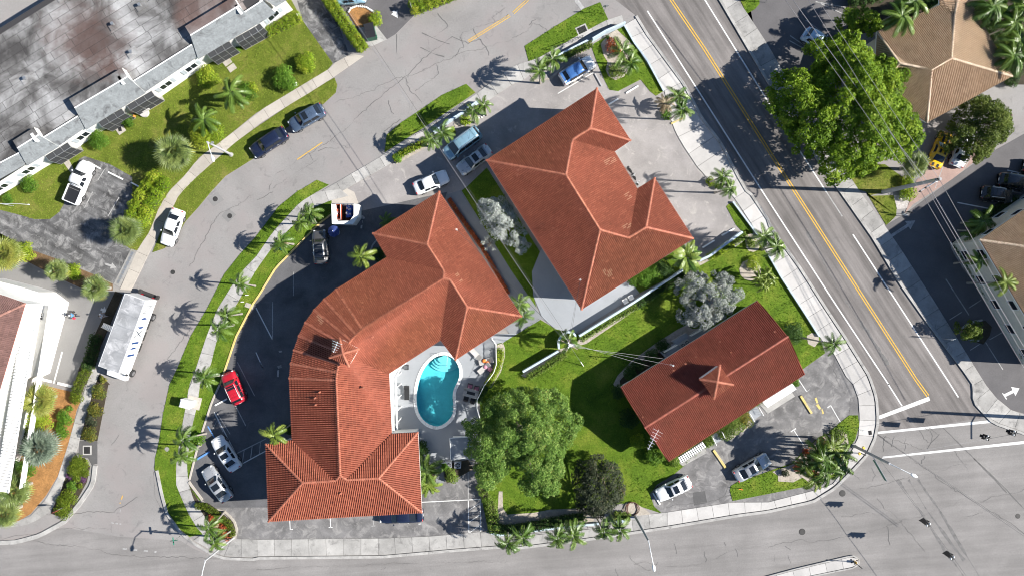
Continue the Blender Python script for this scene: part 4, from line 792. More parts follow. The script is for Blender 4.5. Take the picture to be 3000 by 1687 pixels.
# ---------------------------------------------------------------- flat roofed apartments, upper left
def felt_mat():
    m, t, n, b = nt('grey roofing felt'); p = pos(t); oi = n.new('ShaderNodeObjectInfo')
    c = ramp(t, noise(t, p, .2, 5, .6, .5), [(.38, (.05, .047, .046)), (.47, (.125, .121, .118)), (.55, (.24, .237, .235)), (.68, (.40, .398, .396))])
    c = mixc(t, ramp(t, noise(t, pos(t, (1, 1, 1), .3), .07, 3), [(.55, 0.0), (.66, .8)]), c, (.12, .068, .056))
    for s_, r0, r1 in (("0:650,300", 3.0, 7.5), ("0:1450,70", 1.5, 4.5), ("0:860,520", 1.0, 4.0)):          # rust brown stains with a place of their own
        q_ = g1(s_, 3.7); dn = n.new('ShaderNodeVectorMath'); dn.operation = 'DISTANCE'; dn.inputs[1].default_value = q_; t.links.new(pos(t), dn.inputs[0])
        dd = math_(t, 'ADD', dn.outputs['Value'], math_(t, 'MULTIPLY', noise(t, p, .45, 6, .65, .6), -9.0)); c = mixc(t, ramp(t, math_(t, 'MULTIPLY', math_(t, 'ADD', dd, 6.0), .1), [(r0 * .1, .85), (r1 * .1, 0.0)]), c, (.085, .05, .042))
    c = mixc(t, 1.0, c, ramp(t, oi.outputs['Random'], [(0, .88), (1, 1.12)]), 'MULTIPLY')
    c = mixc(t, 1.0, c, ramp(t, noise(t, p, 4, 5, .7), [(.3, .85), (.7, 1.1)]), 'MULTIPLY')
    t.links.new(c, b.inputs['Base Color']); b.inputs['Roughness'].default_value = .85; return m
M['felt'] = felt_mat()
M['felt_seam'] = plain('felt lap bitumen', (.035, .033, .035), .9)
M['shingle'] = ground_mat('grey roof shingle', (.20, .215, .222), .2, .25, 1.5, stain=(.09, .092, .096), stain_at=(.55, .7))
ZR = 3.7
c0 = g1("0:600,700")
APT = thing('apartment_building', 'long white single storey apartments with a stained grey flat roof and shingled mansard', 'building', (c0.x, c0.y, 0))
wl_ = [g1(s) for s in ("0:-900,2060", "0:1600,500", "0:1930,215", "1:268,98", "1:150,-120")]
# outline of flat roof (top), front edge along the mansard
front = gp("0:-900,1760 0,1235 1440,335 1930,30 1:130,-80 900,-560", ZR)
back = gp("0:-900,760 0,215 345,0 1930,-960", ZR)
MB().prism([(p.x, p.y) for p in front] + [(p.x, p.y) for p in back[::-1]], .05, ZR, bottom=False).build('wall', M['stucco'], APT)
roof = MB().prism([(p.x, p.y) for p in front] + [(p.x, p.y) for p in back[::-1]], ZR + .002, ZR + .03, bottom=False).build('flat_roof', M['felt_seam'], APT)
# felt sheets in courses parallel to the front
e = (front[2] - front[1]).normalized(); f = Vector((-e.y, e.x, 0)); o = front[1]; row = 0; v = .05; rr = random.Random(5); flatpoly = np.array([(p.x, p.y) for p in front] + [(p.x, p.y) for p in back[::-1]])
while v < 27:
    u = -8 - rr.random() * 3; h = .98
    while u < 46:
        L = rr.uniform(2.2, 5.2); a = o + e * u + f * v; q = [a, a + e * (L - .05), a + e * (L - .05) + f * (h - .045), a + f * (h - .045)]
        cen = (q[0] + q[2]) / 2; px = (cen.x * PXM * CAM_H / (CAM_H - ZR) + 1500, 843.5 - cen.y * PXM * CAM_H / (CAM_H - ZR))
        if inside(np.array([(p.x, p.y) for p in q]), flatpoly).all() and -130 < px[0] < 1000 and -130 < px[1]:
            z0 = ZR + .032; z1 = ZR + rr.uniform(.04, .065); MB().prism([(p.x, p.y) for p in q], z0, z1, bottom=False).build('felt_sheet', M['felt'], roof)
        u += L
    v += h; row += 1
# pent roof / mansard pieces: (top edge, bottom edge, top height)
def mansard(top, bot, zt, zb=3.0, back=1.35, tall=False):
    a, b = gp(top, zt); c, d = gp(bot, zb); mb = MB()
    if tall:
        bk = (f * back); v = [a, b, d, c, a + bk, b + bk, a + bk - Vector((0, 0, zt - ZR)), b + bk - Vector((0, 0, zt - ZR))]; cz = Vector((c.x, c.y, ZR)); dz = Vector((d.x, d.y, ZR))
        mb.add(v + [Vector((a.x, a.y, zb)), Vector((b.x, b.y, zb))], [(3, 2, 1, 0)], 0)
        mb.add([a, b, b + bk, a + bk], [(0, 1, 2, 3)], 1); mb.add([a + bk, b + bk, b + bk - Vector((0, 0, zt - zb)), a + bk - Vector((0, 0, zt - zb))], [(0, 1, 2, 3)], 2)
        for p, q, s_ in ((a, c, 1), (b, d, -1)):
            mb.add([p, q, Vector((p.x, p.y, zb)), p + bk, p + bk - Vector((0, 0, zt - zb))], [(0, 1, 2) if s_ > 0 else (2, 1, 0), (0, 2, 4, 3) if s_ > 0 else (3, 4, 2, 0)], 2)
    else:
        mb.add([a, b, d, c], [(3, 2, 1, 0)], 0); mb.add([a, c, Vector((a.x, a.y, zb)), b, d, Vector((b.x, b.y, zb))], [(0, 1, 2), (5, 4, 3)], 2)
    o_ = mb.build('mansard', [M['shingle'], M['felt'], M['stucco']], APT); o_ = o_
    k = MB(); k.tube([a, b], .07, 5); k.build('cap_strip', M['white'], o_)
    L = (d - c).length; dd = (d - c).normalized(); n = max(2, int(L / .9)); sl_ = ((a + b) / 2 - (c + d) / 2); nrow = 4
    for r_ in range(nrow):                                            # shingle courses stand proud of the slope
        p0 = c.lerp(a, r_ / nrow); p1 = d.lerp(b, r_ / nrow); p2 = d.lerp(b, (r_ + .93) / nrow); p3 = c.lerp(a, (r_ + .93) / nrow); up = Vector((0, 0, .035)); 
        MB().add([p0 + up, p1 + up, p2 + up * .3, p3 + up * .3, p0, p1], [(0, 1, 2, 3), (4, 5, 1, 0)]).build('shingle', M['shingle'], o_)
    return o_
TALL = [("0:-420,1430 -270,1340", None), ("0:130,1118 270,1020", "0:205,1252 445,1108"), ("0:562,815 930,585", "0:650,982 1100,703"), ("0:1435,268 1800,45", "0:1495,450 1935,188")]
mansard("0:130,1118 290,1018", "0:205,1252 445,1108", 4.6, 3.0, 1.0, True)
mansard("0:562,815 960,580", "0:650,982 1100,703", 4.7, 3.0, 1.2, True)
mansard("0:1435,268 1800,45", "0:1495,450 1935,188", 4.7, 3.0, 1.2, True)
mansard("0:-330,1400 150,1150", "0:-260,1500 190,1245", 4.0); mansard("0:310,1048 585,878", "0:440,1105 640,968", 4.0); mansard("0:970,635 1445,338", "0:1090,700 1490,432", 4.0); mansard("0:1825,105 1980,5", "0:1940,190 2080,100", 4.0); mansard("1:50,-15 300,-175", "1:150,55 300,-40", 4.0)
# front wall below the mansard, window by window and screened porches
FW = gp("0:-300,1560 0,1378 200,1250 445,1107 645,966 1100,703 1490,432 1930,190 1:150,55 225,10", 3.0)
off = Vector((f.x, f.y, 0)) * -.12
mb = MB()
for a, b in zip(FW, FW[1:]): 
    mb.add([(*(a - off).xy, 0), (*(b - off).xy, 0), (*(b - off).xy, 3.0), (*(a - off).xy, 3.0)], [(0, 1, 2, 3)])
    d = (b - a).normalized()
mb.build('front_wall', M['stucco'], APT)
def wall_at(s, z):
    """point of the front wall seen at this place in the photograph"""
    p = g1(s, z); best = None
    for a, b in zip(FW, FW[1:]):
        a2, b2 = a - off, b - off; d = b2 - a2; d.z = 0; t_ = max(0, min(1, (p - a2).dot(d) / d.length_squared)); q = a2 + d * t_
        if best is None or (Vector((q.x, q.y, p.z)) - p).length < best[0]: best = ((Vector((q.x, q.y, p.z)) - p).length, Vector((q.x, q.y, z)), math.atan2(d.y, d.x))
    return best[1], best[2]
def apt_window(s, w=1.5, h=1.1, z=1.75):
    p, rz = wall_at(s, z); fr = MB(); n_ = Vector((math.sin(rz), -math.cos(rz), 0)) * .04
    for dx, sw, sh, dz in ((-w / 2, .08, h, 0), (w / 2, .08, h, 0), (0, .05, h, 0), (0, w + .08, .07, h / 2), (0, w + .2, .08, -h / 2)): fr.box((dx, 0, dz), (sw, .14, sh))
    o_ = link('window', fr.mesh('window', M['white']), APT, p + n_ - wloc(APT), (0, 0, rz)); link('pane', MB().box((0, 0, 0), (w - .1, .06, h - .08)).mesh('pane', M['glass']), o_)
    for sx in (-1, 1):
        sh = MB(); [sh.box((sx * (w / 2 + .32), -.02, -h / 2 + h * (k + .5) / 6), (.42, .07, h / 6 * .8)) for k in range(6)]; link('shutter', sh.mesh('shutter', M['stucco_grey']), o_)
for s in ("0:225,1300", "0:20,1425", "0:635,1040", "0:1255,650", "0:1455,530", "1:145,135"): apt_window(s)
def porch(s0, s1, depth=.7, n=3):
    (p, rz), (q, _) = wall_at(s0, 2.5), wall_at(s1, 2.5); d = (q - p); L = d.length; d.normalize(); nr = Vector((d.y, -d.x, 0)); 
    if nr.dot(off) < 0: nr = -nr
    root = MB().prism([(v.x, v.y) for v in (p, q, q + nr * depth, p + nr * depth)], 0, .12, bottom=False).build('porch', M['concrete'], APT)
    for k in range(n):
        a, b = p + d * (L * k / n + .06) + nr * depth, p + d * (L * (k + 1) / n - .06) + nr * depth
        MB().add([(a.x, a.y, .15), (b.x, b.y, .15), (b.x, b.y, 2.4), (a.x, a.y, 2.4)], [(0, 1, 2, 3)]).build('screen_panel', M['screen'], root)
        a2, b2 = a - nr * (depth - .1), b - nr * (depth - .1); MB().add([(a.x, a.y, 2.42), (b.x, b.y, 2.42), (b2.x, b2.y, 2.6), (a2.x, a2.y, 2.6)], [(0, 1, 2, 3)]).build('screen_panel', M['screen'], root)
    fr = MB()
    for k in range(n + 1): a = p + d * (L * k / n) + nr * depth; fr.cyl((a.x, a.y, .1), (a.x, a.y, 2.45), .025, n=5); fr.cyl((a.x, a.y, 2.45), (*(a - nr * depth).xy, 2.65), .022, n=5)
    a, b = p + nr * depth, q + nr * depth; fr.cyl((a.x, a.y, 2.45), (b.x, b.y, 2.45), .03, n=5); fr.cyl((a.x, a.y, 1.2), (b.x, b.y, 1.2), .02, n=5); fr.build('porch_frame', M['metal'], root)
porch("0:350,1190 ", "0:530,1095"); porch("0:750,935", "0:925,825"); porch("0:960,800", "0:1150,690"); porch("0:1575,430", "0:1740,325"); porch("0:1780,305", "0:1930,210"); porch("1:0,225", "1:45,190", n=1)
for s in ("0:205,598", "0:862,190", "0:1065,48", "0:470,-20", "0:1000,400"):
    p = g1(s, ZR) - wloc(APT); MB().box((p.x, p.y, ZR + .11), (1.3, 1.0, .07), R(32)).build('curb_pad', M['felt'], APT, local=True); mb = MB(); mb.cyl((p.x, p.y, ZR + .1), (p.x, p.y, ZR + .5), .12, n=8); mb.cyl((p.x, p.y, ZR + .5), (p.x, p.y, ZR + .56), .2, n=8); mb.build('vent', M['metal'], APT, local=True)
for s in ("0:920,610", "0:265,1040", "0:1800,75"):
    p = g1(s, 4.4); MB().box((p.x, p.y, ZR + .5), (.3, 1.0, 1.0), R(32)).build('party_wall', M['white'], APT)
sheet('roof_behind', "0:-200,80 0,-20 200,-160 -200,-300", 'lot_mid', .012) if False else None
# things outside the porches
def simple(name, label, cat, mb, mat, group=None, loc=None):
    c = Vector(loc) if loc is not None else Vector((sum(v[0] for v in mb.v) / len(mb.v), sum(v[1] for v in mb.v) / len(mb.v), min(v[2] for v in mb.v)))
    o = link(name, mb.mesh(name, mat, off=c), None, c); return tag(o, label, cat, group)
for s, l in [("0:1715,470", 'pale stepping slab nearest the screened porch in the lawn'), ("0:1750,515", 'tan stepping slab lying beyond the first one in the lawn'), ("0:915,985", 'grey stepping slab with a black mat below the second porch')]:
    p = g1(s); simple('stepping_slab', l, 'paving slab', MB().box((p.x, p.y, .08), (.75, 1.0, .08), R(-55)), M['concrete_tan'], 'slabs on the apartment lawn')
p = g1("0:908,975"); simple('door_mat', 'black mat lying on a grey slab below the porch', 'mat', MB().box((p.x, p.y, .13), (.4, .6, .02), R(10)), M['dark'])
p = g1("0:1095,855"); simple('stone_bench', 'curved white stone seat beside the toy and the porch end', 'bench', MB().cyl((p.x, p.y, .05), (p.x, p.y, .35), .55, n=14).box((p.x + .3, p.y + .3, .5), (.9, .3, .3), .4), M['concrete_new'])
p = g1("0:1068,852"); simple('flower_pot', 'red flower pot on the stone seat', 'pot', MB().cyl((p.x, p.y, .36), (p.x, p.y, .7), .14, .2, n=10), M['red'])
p = g1("0:1018,883"); simple('flower_pot', 'orange ball shaped pot beside the round shrub', 'pot', MB().ball((p.x, p.y, .25), .2), M['orange'])
p = g1("1:300,640"); simple('meter_box', 'small white box set in the lawn beside the tan pavement', 'utility box', MB().box((p.x, p.y, .12), (.32, .45, .2), .2).box((p.x, p.y, .23), (.16, .28, .03), .2, 1), [M['white'], M['tar']])
p = g1("1:322,112"); simple('water_tank', 'small white cylinder at the right end of the apartment hedge', 'tank', MB().cyl((p.x, p.y, 0), (p.x + .1, p.y - .3, .8), .18, n=10), M['white'])

# ---------------------------------------------------------------- white building with brown roof, lower left
WB = thing('white_building', 'white walled building with a dark red tile roof and slatted walkway at the left edge', 'building', (*g1("R:150,700").xy, 0))
wb_roof_z = 6.6
MB().prism(gp("R:-300,130 0,260 195,345 330,385 40,1449 N:-60,480 -300,400", 6.3), .0, 6.28, bottom=False).build('wall', M['stucco'], WB)
WV = {'a': g1("R:-260,170", 6.3), 'b': g1("R:325,378", 6.3), 'c': g1("R:30,1480", 6.3), 'c2': g1("N:-120,520", 6.3), 'd': g1("R:-120,585", 7.5), 'd2': g1("R:-560,1700", 7.8)}
RW = MB().add([tuple(WV[k] - Vector((0, 0, .04))) for k in ('a', 'b', 'c2', 'd2', 'd')], [(1, 0, 4), (1, 4, 3, 2)]).build('roof', M['rust'], WB)
def tile_brown(): return tile_mat('brown roof tile', (.12, .066, .058), (.15, .084, .073), (.18, .10, .088), (.22, .13, .11))
M['tile_brown'] = tile_brown(); M['cap_brown'] = cap_mat('brown ridge tile', (.28, .14, .11)); CAPS['cap_brown'] = cap_mesh(M['cap_brown'])
vv, ff, tt = [], [], []
for P, ee in (([WV['a'], WV['b'], WV['d']], ('a', 'b')), ([WV['b'], WV['c2'], WV['d2'], WV['d']], ('b', 'c2'))):
    v, f_, t_, _ = tile_field(P, (WV[ee[0]], WV[ee[1]]), None, 5, flat=True); b = len(vv); vv += v; ff += [[b + q for q in g] for g in f_]; tt += t_
me = bpy.data.meshes.new('roof_tiles'); oo = wloc(RW); me.from_pydata([(v.x - oo.x, v.y - oo.y, v.z) for v in vv], [], ff); me.materials.append(M['tile_brown']); me.attributes.new('tint', 'FLOAT', 'FACE').data.foreach_set('value', tt); link('roof_tiles', me, RW)['kind'] = 'stuff'
ridge(RW, WV['d'], WV['b'], 'cap_brown')
# upper gallery roof of white slats, broad white canopy below
can = gp("R:-200,60 0,108 230,165 475,238 650,372 400,1290 310,1330 N:108,80 85,200 58,330 20,470 -20,600 -300,700", 3.2)
MB().prism([(p.x, p.y) for p in can], 0, 3.2, bottom=False).build('canopy', M['stucco'], WB)
pa, pb = g1("R:330,385", 6.0), g1("N:-20,640", 6.0); d = (pb - pa).normalized(); q = Vector((-d.y, d.x, 0)); 
if q.x < 0: q = -q
L = (pb - pa).length; n = int(L / .36)
for k in range(n):
    p = pa + d * (k * .36 + .1) + q * .55; MB().box((p.x, p.y, 5.9), (.25, 1.5, .12), math.atan2(d.y, d.x)).build('slat', M['white'], WB)
bm_ = MB(); 
for w_ in (.0, 1.25): bm_.tube([pa + q * w_ - Vector((0, 0, .2)), pb + q * w_ - Vector((0, 0, .2))], .08, 4)
bm_.build('beam', M['white'], WB)
MB().add([tuple(pa + q * .02 - Vector((0, 0, .28))), tuple(pb + q * .02 - Vector((0, 0, .28))), tuple(pb + q * 1.3 - Vector((0, 0, .28))), tuple(pa + q * 1.3 - Vector((0, 0, .28)))], [(0, 1, 2, 3)]).build('added_slat_backing', M['stucco'], WB)  # white sheet added close under the slats so their gaps stay light
a_, b_ = pa + q * 1.35, pb + q * 1.35; MB().add([(*a_.xy, 3.2), (*b_.xy, 3.2), (*b_.xy, 4.2), (*a_.xy, 4.2)], [(0, 1, 2, 3)]).build('parapet', M['stucco'], WB)
for k in range(5):
    p = pa + d * (L * (k + .5) / 5) + q * .1; o_ = MB().box((p.x, p.y, 4.9), (1.2, .08, 1.4), math.atan2(d.y, d.x)).build('window', M['white'], WB); MB().box((p.x + q.x * .05, p.y + q.y * .05, 4.9), (1.05, .06, 1.25), math.atan2(d.y, d.x)).build('pane', M['glass'], o_)
for s, w_ in (("R:510,530", .55), ("R:345,540", .4)):
    p = g1(s, 3.2); o_ = MB().box((p.x, p.y, 3.24), (w_, w_ * 1.6, .08), R(-15)).build('skylight', M['metal'], WB)
    for k in range(3): MB().box((p.x, p.y - .3 + .3 * k, 3.29), (w_ * .8, .2, .03), R(-15)).build('vane', M['dark'], o_)
for s in ("R:415,765", "R:322,1107"):
    p = g1(s, 3.2); MB().box((p.x, p.y, 3.23), (.16, .4, .06), R(-15)).build('scupper', M['concrete_tan'], WB)
for s, l in [("R:608,635", 'dark mat box against the middle of the white canopy'), ("R:428,1305", 'dark mat box at the lower end of the white canopy')]:
    p = g1(s); simple('planter_box', l, 'planter', MB().box((p.x, p.y, .2), (.5, .75, .4), R(-12)).box((p.x, p.y, .41), (.4, .62, .03), R(-12), 1), [M['dark'], M['soil']], 'dark boxes along the canopy')
for k, s in enumerate(("N:118,55", "N:105,95", "N:45,72", "N:15,432", "N:35,340", "N:32,115")):
    p = g1(s, 3.0); MB().box((p.x, p.y, 3.24), (.7, .75, .07), R(-12)).build('skylight', M['dark'], WB)

# ---------------------------------------------------------------- low walls
def wall(name, s, w, h, mat, label, cat='wall'):
    P = gp(s); n = len(P); A = []; B = []
    for i, p in enumerate(P):
        d = (P[min(i + 1, n - 1)] - P[max(i - 1, 0)]).normalized(); q = Vector((-d.y, d.x, 0)) * w / 2; A.append(p + q); B.append(p - q)
    mb = MB(); mb.prism([(p.x, p.y) for p in A + B[::-1]], -.02, h); o = simple(name, label, cat, mb, M[mat]); c = o.location
    cp = MB()
    for i in range(n - 1):
        m1, m2 = P[i], P[i + 1]; d = m2 - m1; k = max(1, int(d.length / 1.2)); 
        for j in range(k): p = m1.lerp(m2, (j + .5) / k); cp.box((p.x - c.x, p.y - c.y, h + .02), (d.length / k * .985, w + .05, .05), math.atan2(d.y, d.x))
    link('coping', cp.mesh('coping', M[mat]), o); return o
wall('garden_wall', "6:500,1078 900,832 1290,575", .2, 1.35, 'wall_blue', 'pale blue wall between the grey patio and its clipped hedge')
wall('garden_wall', "6:1395,520 1470,485 1715,305", .22, 1.2, 'wall_blue', 'pale blue wall shading the two wheel stops of the upper car park')
wall('garden_wall', "6:80,1345 345,1190", .2, 1.2, 'wall_blue', 'short pale blue wall with a low hedge in the middle of the lawn')
wall('garden_wall', "6:350,1175 345,1120 370,1075 415,1048 455,1055 478,1080", .2, 1.1, 'wall_blue', 'curved pale blue wall round the palm and wooden pole')
wall('garden_wall', "2:600,318 700,258 845,196", .18, 1.15, 'wall_blue', 'tapering pale wall behind the red shrub island at the upper corner')
wall('garden_wall', "2:845,198 920,330 1020,468 1140,690", .14, .3, 'wall_blue', 'low pale wall edging the wide avenue pavement by the red shrub island')
wall('garden_wall', "2:345,432 570,318", .16, .7, 'wall_blue', 'pale wall behind the yellow green hedge beside the white crossover')
wall('garden_wall', "1:1345,1010 1450,930 1590,845", .18, .9, 'wall_blue', 'pale wall behind the palms next to the light blue van')
wall('garden_wall', "1:1600,830 1680,775", .18, .9, 'wall_blue', 'short pale wall between the two palms and the handrail')
wall('garden_wall', "6:1740,300 1810,320 1845,312 6:1690,85", .05, .05, 'wall_blue', 'x') if False else None
wall('garden_wall', "7:0,478 90,635 260,895 380,1085", .14, .35, 'wall_blue', 'long low pale blue wall between the lawn and the avenue pavement')
wall('garden_wall', "6:1660,75 1850,330", .14, .35, 'wall_blue', 'low pale wall between the small grass sliver and the avenue pavement')
wall('garden_wall', "M:0,770 150,800 600,735 1480,640 1750,615", .18, .5, 'wall_blue', 'pale wall under the black handrail below the dark hedge')
wall('garden_wall', "M:1990,585 2180,545", .3, .8, 'wall_blue', 'short white wall under the palm beside the lamp post')
wall('garden_wall', "1:1420,1180 1500,1320 1545,1449", .18, .22, 'stucco', 'thin pale wall strip beside the silver sedan') if False else None
# handrails on the walls
def railing(s, h, label, mat='black_rail', z0=0.0, mids=1, step=1.4, name='handrail', cat='railing', r=.03):
    P = gp(s); L = plen(P); n = max(1, round(L / step)); Q = resample(P, n); root = thing(name, label, cat, P[0].copy(), 0, None)
    mb = MB(); mb.tube([p + Vector((0, 0, z0 + h)) for p in P], r); mb.build('top_rail', M[mat], root)
    for k in range(mids): MB().tube([p + Vector((0, 0, z0 + h * (k + 1) / (mids + 1))) for p in P], r * .8).build('mid_rail', M[mat], root)
    for p in Q: MB().cyl((p.x, p.y, z0), (p.x, p.y, z0 + h), r, n=6).build('post', M[mat], root)
    return root
railing("1:1205,1022 1290,985 1480,860 1600,785", 1.0, 'black handrail beside the pavement near the light blue van'); railing("2:300,380 400,345 530,290", 1.0, 'black handrail behind the white crossover in the upper car park')
railing("M:240,820 880,750 1530,680 1760,655", 1.0, 'black handrail along the bottom pavement behind the street palms')
# picket fences: every picket is its own piece
def picket_fence(s, label, h=1.1, mat='white', gap=.16, name='picket_fence', w=.05, z0=.07, top=.045):
    P = gp(s); L = plen(P); n = min(300, max(2, round(L / gap))); root = thing(name, label, 'fence', P[0].copy())
    for k, z in enumerate((z0 + .15, z0 + h)): mb = MB(); mb.tube([p + Vector((0, 0, z)) for p in P], top if k else .03, 5); mb.build('rail', M[mat], root)
    pk = MB().box((0, 0, h / 2), (w, .03, h)).mesh('picket', M[mat]); Q = resample(P, n); o = wloc(root)
    for i in range(n):
        d = Q[i + 1] - Q[i]; p = (Q[i] + Q[i + 1]) / 2 - o; link('picket', pk, root, (p.x, p.y, z0), (0, 0, math.atan2(d.y, d.x)))
    return root
picket_fence("P:1660,45 1725,140 1730,440 1690,560 1545,760 1445,965 1435,1080 1480,1220 9:1695,300 1695,520", 'white picket fence curving along the right side of the pool deck', gap=.14)
picket_fence("9:1240,592 1480,572", 'white picket fence and gate between the tiled roof and the pool shed', gap=.14)
picket_fence("D:1130,490 1290,400", 'white balustrade at the upper end of the shaded back deck', z0=.75, h=.9)
picket_fence("D:945,612 760,715", 'white balustrade at the lower end of the shaded back deck', z0=.75, h=.9)
# gallery of the pool side of the curved block: floor strip, rail and pickets
gal = thing('pool_gallery', 'white upper gallery with picket rail under the pool side eaves', 'balcony', g1("P:150,900"))
GE = gp("P:300,440 170,640 185,1449", 3.1); GI = gp("P:100,440 60,640 60,1449", 3.1)
MB().prism([(p.x, p.y) for p in GE + GI[::-1]], 2.95, 3.12).build('floor', M['white'], gal)
GR = gp("P:305,440 195,665 205,900 215,1449", 4.1); Q = resample(GR, 70); pk = MB().box((0, 0, .5), (.05, .03, 1.0)).mesh('picket', M['white']); mb = MB(); mb.tube(GR, .06, 5); mb.build('rail', M['white'], gal)
for a, b in zip(Q, Q[1:]): p = (a + b) / 2 - wloc(gal); link('picket', pk, gal, (p.x, p.y, 3.12), (0, 0, math.atan2((b - a).y, (b - a).x)))
for k in range(6):
    p = Q[k * 12 + 3]; MB().cyl((p.x, p.y, 0), (p.x, p.y, 3.0), .07, n=6).build('post', M['white'], gal)
# back deck of the low block with its heat pumps
bd = thing('back_deck', 'raised grey blue deck in the shade behind the low motel block', 'deck', g1("D:1000,640"))
MB().prism(gp("D:760,720 950,600 905,580 1105,460 1150,490 1300,395 1420,430 870,800", .7), 0, .7, bottom=False).build('floor', M['patio'], bd); MB().prism(gp("D:760,725 865,800 830,815 750,730", .9), 0, .9, bottom=False).build('step', M['patio'], bd)
def heat_pump(s, z, rz, label, sz=.78):
    c = g1(s, z); t = thing('air_conditioner', label, 'air conditioner', c, rz, 'outdoor cooling units'); MB().box((0, 0, .36), (sz, sz, .7)).build('casing', M['metal'], t, local=True)
    MB().cyl((0, 0, .70), (0, 0, .725), sz * .4, n=16).build('fan_guard', M['dark'], t, local=True); mb = MB(); [mb.box((0, 0, .735), (sz * .75, .05, .01), k * math.pi / 3) for k in range(3)]; mb.cyl((0, 0, .73), (0, 0, .76), .07, n=8); mb.build('fan', M['metal'], t, local=True)
heat_pump("D:1050,625", .7, R(32), 'left of two cooling units on the shaded back deck', .6); heat_pump("D:1105,585", .7, R(32), 'right of two cooling units on the shaded back deck', .6)
heat_pump("Q:822,770", 0, .1, 'cooling unit half hidden by leaves below the pool gate', .7); heat_pump("Q:978,770", 0, -.05, 'cooling unit with open fan below the white pool shed')
# pool shed
sh = thing('pool_shed', 'small shed with a flat pale roof beside the pool gate', 'shed', g1("9:1545,480")); MB().prism(gp("9:1475,420 1625,412 1630,545 1480,560", 2.2), 0, 2.3, bottom=False).build('wall', M['stucco'], sh)
MB().prism(gp("9:1462,408 1630,398 1636,550 1468,572", 2.4), 2.3, 2.42).build('roof', M['patio'], sh); mb = MB(); P = gp("9:1462,408 1630,398 1636,550 1468,572 1462,408", 2.45); mb.tube(P, .05, 4); mb.build('trim', M['white'], sh)
for k in range(8): p = gp("9:1640,420", 2)[0]; MB().box((p.x + .5, p.y - .5 * k, 2.2), (1.9, .08, .12)).build('rafter', M['wood'], sh)
# ---------------------------------------------------------------- the pool
PO = "P:940,300 1040,330 1120,400 1165,500 1175,600 1150,700 1100,780 1070,860 1065,960 1080,1080 1075,1180 1030,1270 960,1340 860,1390 780,1385 680,1345 600,1270 545,1170 520,1040 520,900 540,760 580,620 640,500 720,400 820,325"
def smooth(P, it=2):
    for _ in range(it): P = [q for i in range(len(P)) for q in (P[i].lerp(P[(i + 1) % len(P)], .25), P[i].lerp(P[(i + 1) % len(P)], .75))]
    return P
WP = smooth(gp(PO, .1)); inner = [(p.x, p.y) for p in WP]
if sum(inner[i - 1][0] * inner[i][1] - inner[i][0] * inner[i - 1][1] for i in range(len(inner))) < 0: inner.reverse()
outer = [(p.x, p.y) for p in offset_poly(inner, -.38)]
# deck with a hole for the pool, built as a ring of quads around it
DK = smooth([], 0); deck = gp("5:1390,1110 1000,1370 9:1020,380 1230,360 1250,600 1690,560 1680,200 P:1440,970 1560,750 1740,450 1730,130 1830,120 2050,-20 1700,-10 1100,390 890,90", .07)
bmk = bmesh.new(); ov = [bmk.verts.new((p.x, p.y, .07)) for p in deck]; iv = [bmk.verts.new((x, y, .07)) for x, y in outer]
oe = [bmk.edges.new((ov[i - 1], ov[i])) for i in range(len(ov))]; ie = [bmk.edges.new((iv[i - 1], iv[i])) for i in range(len(iv))]
bmesh.ops.triangle_fill(bmk, edges=oe + ie, use_beauty=True); bmesh.ops.recalc_face_normals(bmk, faces=bmk.faces)
if bmk.faces and sum(f_.normal.z for f_ in bmk.faces) < 0: bmesh.ops.reverse_faces(bmk, faces=bmk.faces)
me = bpy.data.meshes.new('pool_deck'); bmk.to_mesh(me); bmk.free(); me.materials.append(M['patio']); dk = link('pool_deck', me); dk['kind'] = 'structure'
pool = thing('swimming_pool', 'kidney shaped swimming pool with turquoise water and white rim', 'pool', (*g1("P:800,850").xy, 0))
n = len(inner); NS = 44; 
ri = resample([Vector((*p, 0)) for p in inner + [inner[0]]], NS); ro = []
for p in ri: ro.append(min((Vector((*q, 0)) for q in outer), key=lambda q: (q - p).length))
for k in range(NS):
    q = [ri[k].lerp(ri[k + 1], .02), ri[k].lerp(ri[k + 1], .98), ro[k].lerp(ro[k + 1], .98), ro[k].lerp(ro[k + 1], .02)]; MB().prism([(p.x, p.y) for p in q], .0, .13).build('coping', M['white'], pool)
mb = MB(); zt = .1
def fl(y): return -1.15
v = [(x, y, .12) for x, y in inner] + [(x, y, fl(y)) for x, y in inner]; mb.add(v, [((i + 1) % n, i, n + i, n + (i + 1) % n) for i in range(n)] + [tuple(range(n, 2 * n))]); mb.build('basin', M['pool'], pool)
MB().sheet(inner, .02).build('water', M['water'], pool)
cx = g1("P:940,345"); 
for k, (r_, z) in enumerate([(.75, -.15), (1.15, -.4), (1.5, -.65), (1.85, -.9)]):
    P = []
    for i in range(17):
        a_ = R(190) + R(190) * i / 16; q = cx + Vector((math.cos(a_) * r_ * 1.15, math.sin(a_) * r_, 0)); P.append((q.x, q.y))
    P = [p for p in P if inside(np.array([p]), inner)[0]]
    if len(P) > 3: MB().prism(P + [(cx.x, cx.y + .25)], -1.15, z, bottom=False).build('step', M['pool_step'], pool)
mb = MB()
for s0, s1 in (("P:880,285", "P:870,345"), ("P:1000,285", "P:985,470")): a_, b_ = g1(s0), g1(s1); mb.tube([a_ + Vector((0, 0, .1)), a_ + Vector((0, 0, .95)), b_ + Vector((0, 0, .8)), b_ + Vector((0, 0, -.6))], .025)
mb.build('handrail', M['metal'], pool)
mb = MB()
for s in ("P:1080,1080", "P:1080,1140"): a_ = g1(s); mb.tube([a_ + Vector((.35, 0, .1)), a_ + Vector((.35, 0, .8)), a_ + Vector((-.15, 0, .7)), a_ + Vector((-.2, 0, -.8))], .025)
mb.build('ladder', M['metal'], pool)
